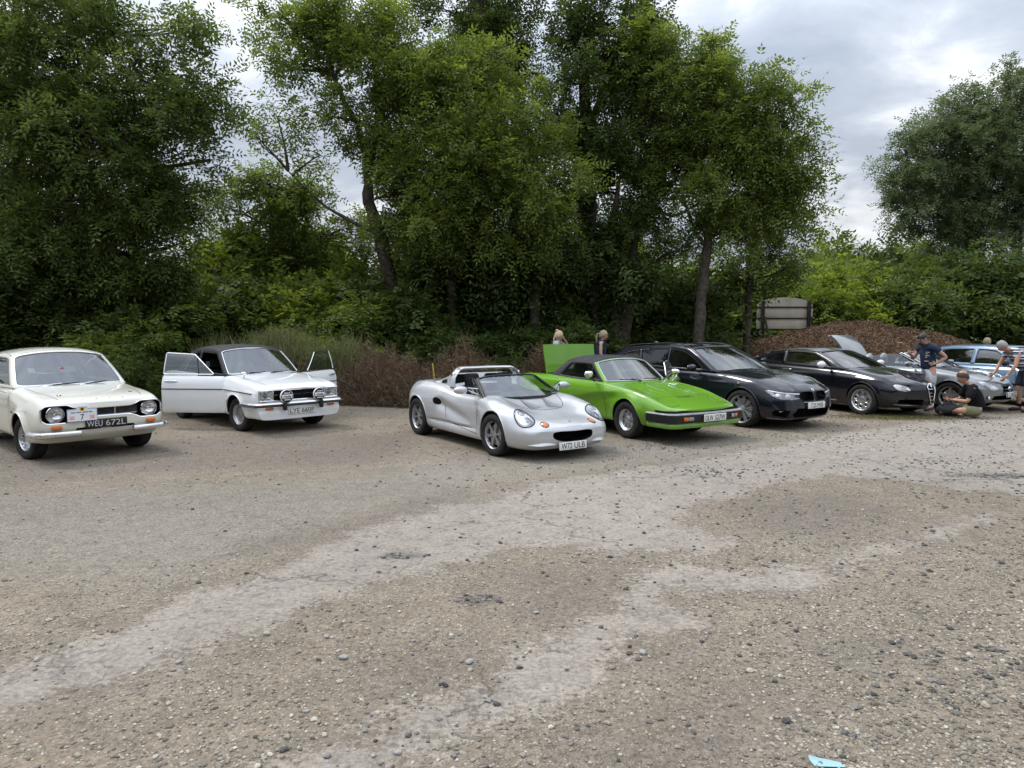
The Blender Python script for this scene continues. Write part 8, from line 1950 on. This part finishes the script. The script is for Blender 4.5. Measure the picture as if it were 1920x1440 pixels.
    person((10.98, 14.72, 0), math.pi-.10, 'grey-haired man in navy and white striped shirt bending over the roadster bonnet', J, sk2, st, simple('navy_shorts_cloth', (.018, .024, .042), .9, 0, .2, 6, .3), grey, simple('black_trainer', (.02, .02, .022), .7, 0, .3, 30), extra=watch, sock=black, hem=.02, group='people at the car meeting', gaze=(1, 0, -.8), headtilt=(.75, 0, .9), scale=1.02, shorts=.92)
    # 4. woman behind the pale blue car
    J = dict(pelvis=(-.10, 0, .90), chest=(.04, 0, 1.16), neck=(.16, 0, 1.32), head=(.22, 0, 1.37), shL=(.10, .17, 1.27), shR=(.10, -.17, 1.27), elL=(.20, .22, 1.02), wrL=(.36, .16, .98), elR=(.20, -.24, 1.03), wrR=(.38, -.12, .95), curl=.6,
             hipL=(-.10, .09, .86), knL=(-.06, .11, .47), anL=(-.10, .12, .09), toeL=(.05, .13, .04), hipR=(-.10, -.09, .86), knR=(-.03, -.11, .47), anR=(-.06, -.12, .09), toeR=(.08, -.13, .04))
    def bob(c, Rm, root): hair_mesh(c, Rm, 1.0, -.85, M['hair_ash'], root, 1.20, .30, seed=7)
    person((13.02, 18.95, 0), math.pi+1.1, 'woman with fair bobbed hair and white top bending behind the pale blue hatchback', J, sk, simple('white_cotton', (.72, .70, .69), .9, 0, .06), simple('pale_trousers', (.5, .48, .44), .9), bob, M['ink'], female=True, group='people at the car meeting', gaze=(1, 0, -.5), headtilt=(.3, 0, 1), shorts=1.0)
    # 5./6. two women behind the raised green boot lid
    J = dict(pelvis=(-.02, 0, .93), chest=(.0, 0, 1.22), neck=(.03, 0, 1.42), head=(.06, 0, 1.48), shL=(.0, .17, 1.37), shR=(.0, -.17, 1.37), elL=(.24, .27, 1.30), wrL=(.17, .07, 1.47), hdL=(-.3, -.3, .7), pnL=(-1, 0, 0), elR=(.10, -.24, 1.12), wrR=(.26, -.12, 1.02), curl=1.0,
             hipL=(-.02, .09, .88), knL=(.0, .11, .48), anL=(-.04, .12, .09), toeL=(.11, .13, .04), hipR=(-.02, -.09, .88), knR=(.0, -.11, .48), anR=(-.04, -.12, .09), toeR=(.11, -.13, .04))
    def longh(c, Rm, root):
        h = hair_mesh(c, Rm, 1.0, -.7, M['hair_blonde'], root, 1.12, .25, seed=9)
        mb = MB()
        for k in range(12):
            a = -1+2*k/11; p = Vector(c)+Rm @ Vector((-.085+.02*abs(a), .062*a, .02)); mb.tube(bez(p, p+Vector((-.055, .02*a, -.10)), p+Vector((-.03, .015*a, -.27-.03*(k % 3))), 6), [.019, .021, .021, .019, .016, .012, .004], n=6)
        mb.build('hair_length', M['hair_blonde'], h)
        mb = MB(); mb.ell(Vector(c)+Rm @ Vector((-.055, 0, .125)), (.045, .040, .030), rot=Rm, nu=14, nv=9); mb.build('hair_knot', simple('pale_pink_band', (.55, .33, .28), .7), h)
    person((1.06, 16.6, 0), -.25, 'woman with long blonde hair raising a hand to her face, behind the green boot lid', J, sk, simple('pale_blue_cotton', (.34, .40, .50), .9, 0, .08), simple('blue_denim', (.06, .09, .16), .9), longh, M['ink'], female=True, group='people at the car meeting', gaze=(1, -.05, -.12), scale=1.02, shorts=1.0)
    J2 = dict(J); J2.update(elL=(-.02, .23, 1.10), wrL=(.12, .20, .90), hdL=(.3, 0, -.8), pnL=(0, -1, 0), elR=(.0, -.23, 1.10), wrR=(.14, -.18, .92), hdR=(.3, 0, -.8), pnR=(0, 1, 0), curl=.5)
    def pony(c, Rm, root):
        h = hair_mesh(c, Rm, 1.0, -.5, M['hair_ash'], root, 1.06, .34, seed=11)
        mb = MB(); p = Vector(c)+Rm @ Vector((-.100, 0, .035)); mb.tube([p+Vector((.02, 0, 0)), p+Vector((-.035, 0, .005)), p+Vector((-.062, 0, -.05)), p+Vector((-.062, 0, -.15)), p+Vector((-.05, 0, -.25))], [.018, .024, .030, .024, .006], n=10, flat=.8); mb.build('ponytail', M['hair_ash'], h)
    def specs(root, V, c, Rm):
        mb = MB()
        for sy in (-1, 1):
            q = [Vector(c)+Rm @ Vector((.104, sy*.032+.022*math.cos(a), .010+.017*math.sin(a))) for a in [2*math.pi*k/14 for k in range(16)]]; mb.tube(q, .0022, n=4, cap=False)
            mb.tube([Vector(c)+Rm @ Vector((.102, sy*.054, .014)), Vector(c)+Rm @ Vector((.0, sy*.080, .012))], .0022, n=4)
        mb.tube([Vector(c)+Rm @ Vector((.105, -.01, .012)), Vector(c)+Rm @ Vector((.105, .01, .012))], .0022, n=4); mb.build('spectacles', M['blackp'], root)
    person((2.18, 16.95, 0), -.12, 'woman with fair ponytail, glasses and navy T-shirt standing left of the dark estate', J2, sk, navy, simple('grey_trousers', (.12, .12, .13), .9), pony, M['ink'], female=True, group='people at the car meeting', gaze=(1, 0, -.05), extra=specs, scale=1.03, shorts=1.0)
cam = bpy.data.cameras.new('camera'); camo = bpy.data.objects.new('camera', cam); COL.objects.link(camo); sc.camera = camo
cam.sensor_width = 36; cam.lens = 36*F_PX/1920; cam.clip_end = 5000; cam.clip_start = .05
camo.matrix_world = Matrix.Translation((0, 0, CAM_H)) @ Matrix.Rotation(R(90)-PITCH, 4, 'X') @ Matrix.Rotation(ROLL, 4, 'Z')
sc.view_settings.view_transform = 'Standard'; sc.view_settings.look = 'None'; sc.view_settings.gamma = 1; sc.view_settings.exposure = .46
sc.cycles.max_bounces = 7; sc.cycles.transparent_max_bounces = 10; sc.cycles.glossy_bounces = 4; sc.cycles.diffuse_bounces = 3; sc.cycles.transmission_bounces = 4
sc.cycles.caustics_reflective = False; sc.cycles.caustics_refractive = False
SUN_EL, SUN_AZ = R(54), R(-62)      # azimuth measured from +Y towards +X
w = bpy.data.worlds.new('World'); sc.world = w; w.use_nodes = True; nt = w.node_tree
bg = nt.nodes['Background']
sky = N(nt, 'ShaderNodeTexSky', sky_type='NISHITA', sun_disc=False, sun_elevation=SUN_EL, sun_rotation=SUN_AZ, air_density=1.2, dust_density=2.0)
tc = N(nt, 'ShaderNodeTexCoord'); sx = N(nt, 'ShaderNodeSeparateXYZ'); nt.links.new(tc.outputs['Generated'], sx.inputs[0])
def MT(op, a, b=None, c=None):
    n = N(nt, 'ShaderNodeMath', operation=op)
    for i, v in enumerate((a, b, c)):
        if v is None: continue
        if isinstance(v, (int, float)): n.inputs[i].default_value = v
        else: nt.links.new(v, n.inputs[i])
    return n.outputs[0]
zc = MT('MAXIMUM', sx.outputs['Z'], 0.0); den = MT('ADD', zc, .24)
cx_ = MT('DIVIDE', sx.outputs['X'], den); cy_ = MT('DIVIDE', sx.outputs['Y'], den)
cb = N(nt, 'ShaderNodeCombineXYZ'); nt.links.new(cx_, cb.inputs[0]); nt.links.new(cy_, cb.inputs[1]); cb.inputs[2].default_value = 3.7
mp = N(nt, 'ShaderNodeMapping'); mp.inputs['Rotation'].default_value = (0, 0, R(25)); mp.inputs['Scale'].default_value = (1.0, 1.25, 1); nt.links.new(cb.outputs[0], mp.inputs[0])
n1 = N(nt, 'ShaderNodeTexNoise', i_Scale=1.35, i_Detail=7., i_Roughness=.52, i_Distortion=.25); nt.links.new(mp.outputs[0], n1.inputs['Vector'])
n2 = N(nt, 'ShaderNodeTexNoise', i_Scale=4.2, i_Detail=6., i_Roughness=.6, i_Distortion=.3); nt.links.new(mp.outputs[0], n2.inputs['Vector'])
nn = MT('ADD', MT('MULTIPLY', n1.outputs['Fac'], .66), MT('MULTIPLY', n2.outputs['Fac'], .34))
cl = ramp(nt, nn, [(.35, (4.0, 4.5, 5.4)), (.44, (4.7, 5.2, 6.1)), (.51, (5.7, 6.2, 7.0)), (.57, (7.8, 8.15, 8.6)), (.65, (10.5, 10.6, 10.8))])
fac = ramp(nt, nn, [(.22, .7), (.40, .93)])
col = mix(nt, fac.outputs[0], sky.outputs[0], cl.outputs[0])
zb = MT('MULTIPLY_ADD', MT('POWER', zc, 1.6), 2.1, .66)   # a cloudy sky is brighter overhead than at the skyline
vm = N(nt, 'ShaderNodeVectorMath', operation='SCALE'); nt.links.new(col, vm.inputs[0]); nt.links.new(zb, vm.inputs['Scale'])
nt.links.new(vm.outputs[0], bg.inputs[0]); bg.inputs[1].default_value = .1
sl = bpy.data.lights.new('sun', 'SUN'); sl.energy = 1.5; sl.angle = R(12); sl.color = (1, .97, .93); so = bpy.data.objects.new('sun', sl); COL.objects.link(so)
d = Vector((math.sin(SUN_AZ)*math.cos(SUN_EL), math.cos(SUN_AZ)*math.cos(SUN_EL), math.sin(SUN_EL)))
so.rotation_euler = d.to_track_quat('Z', 'Y').to_euler()
build_ground(); build_stones(); build_trees(); build_undergrowth(); build_people()
for f in (build_mk1, build_mk2, build_elise, build_tr7, build_bmw, build_alfa, build_slk, build_blue): f()
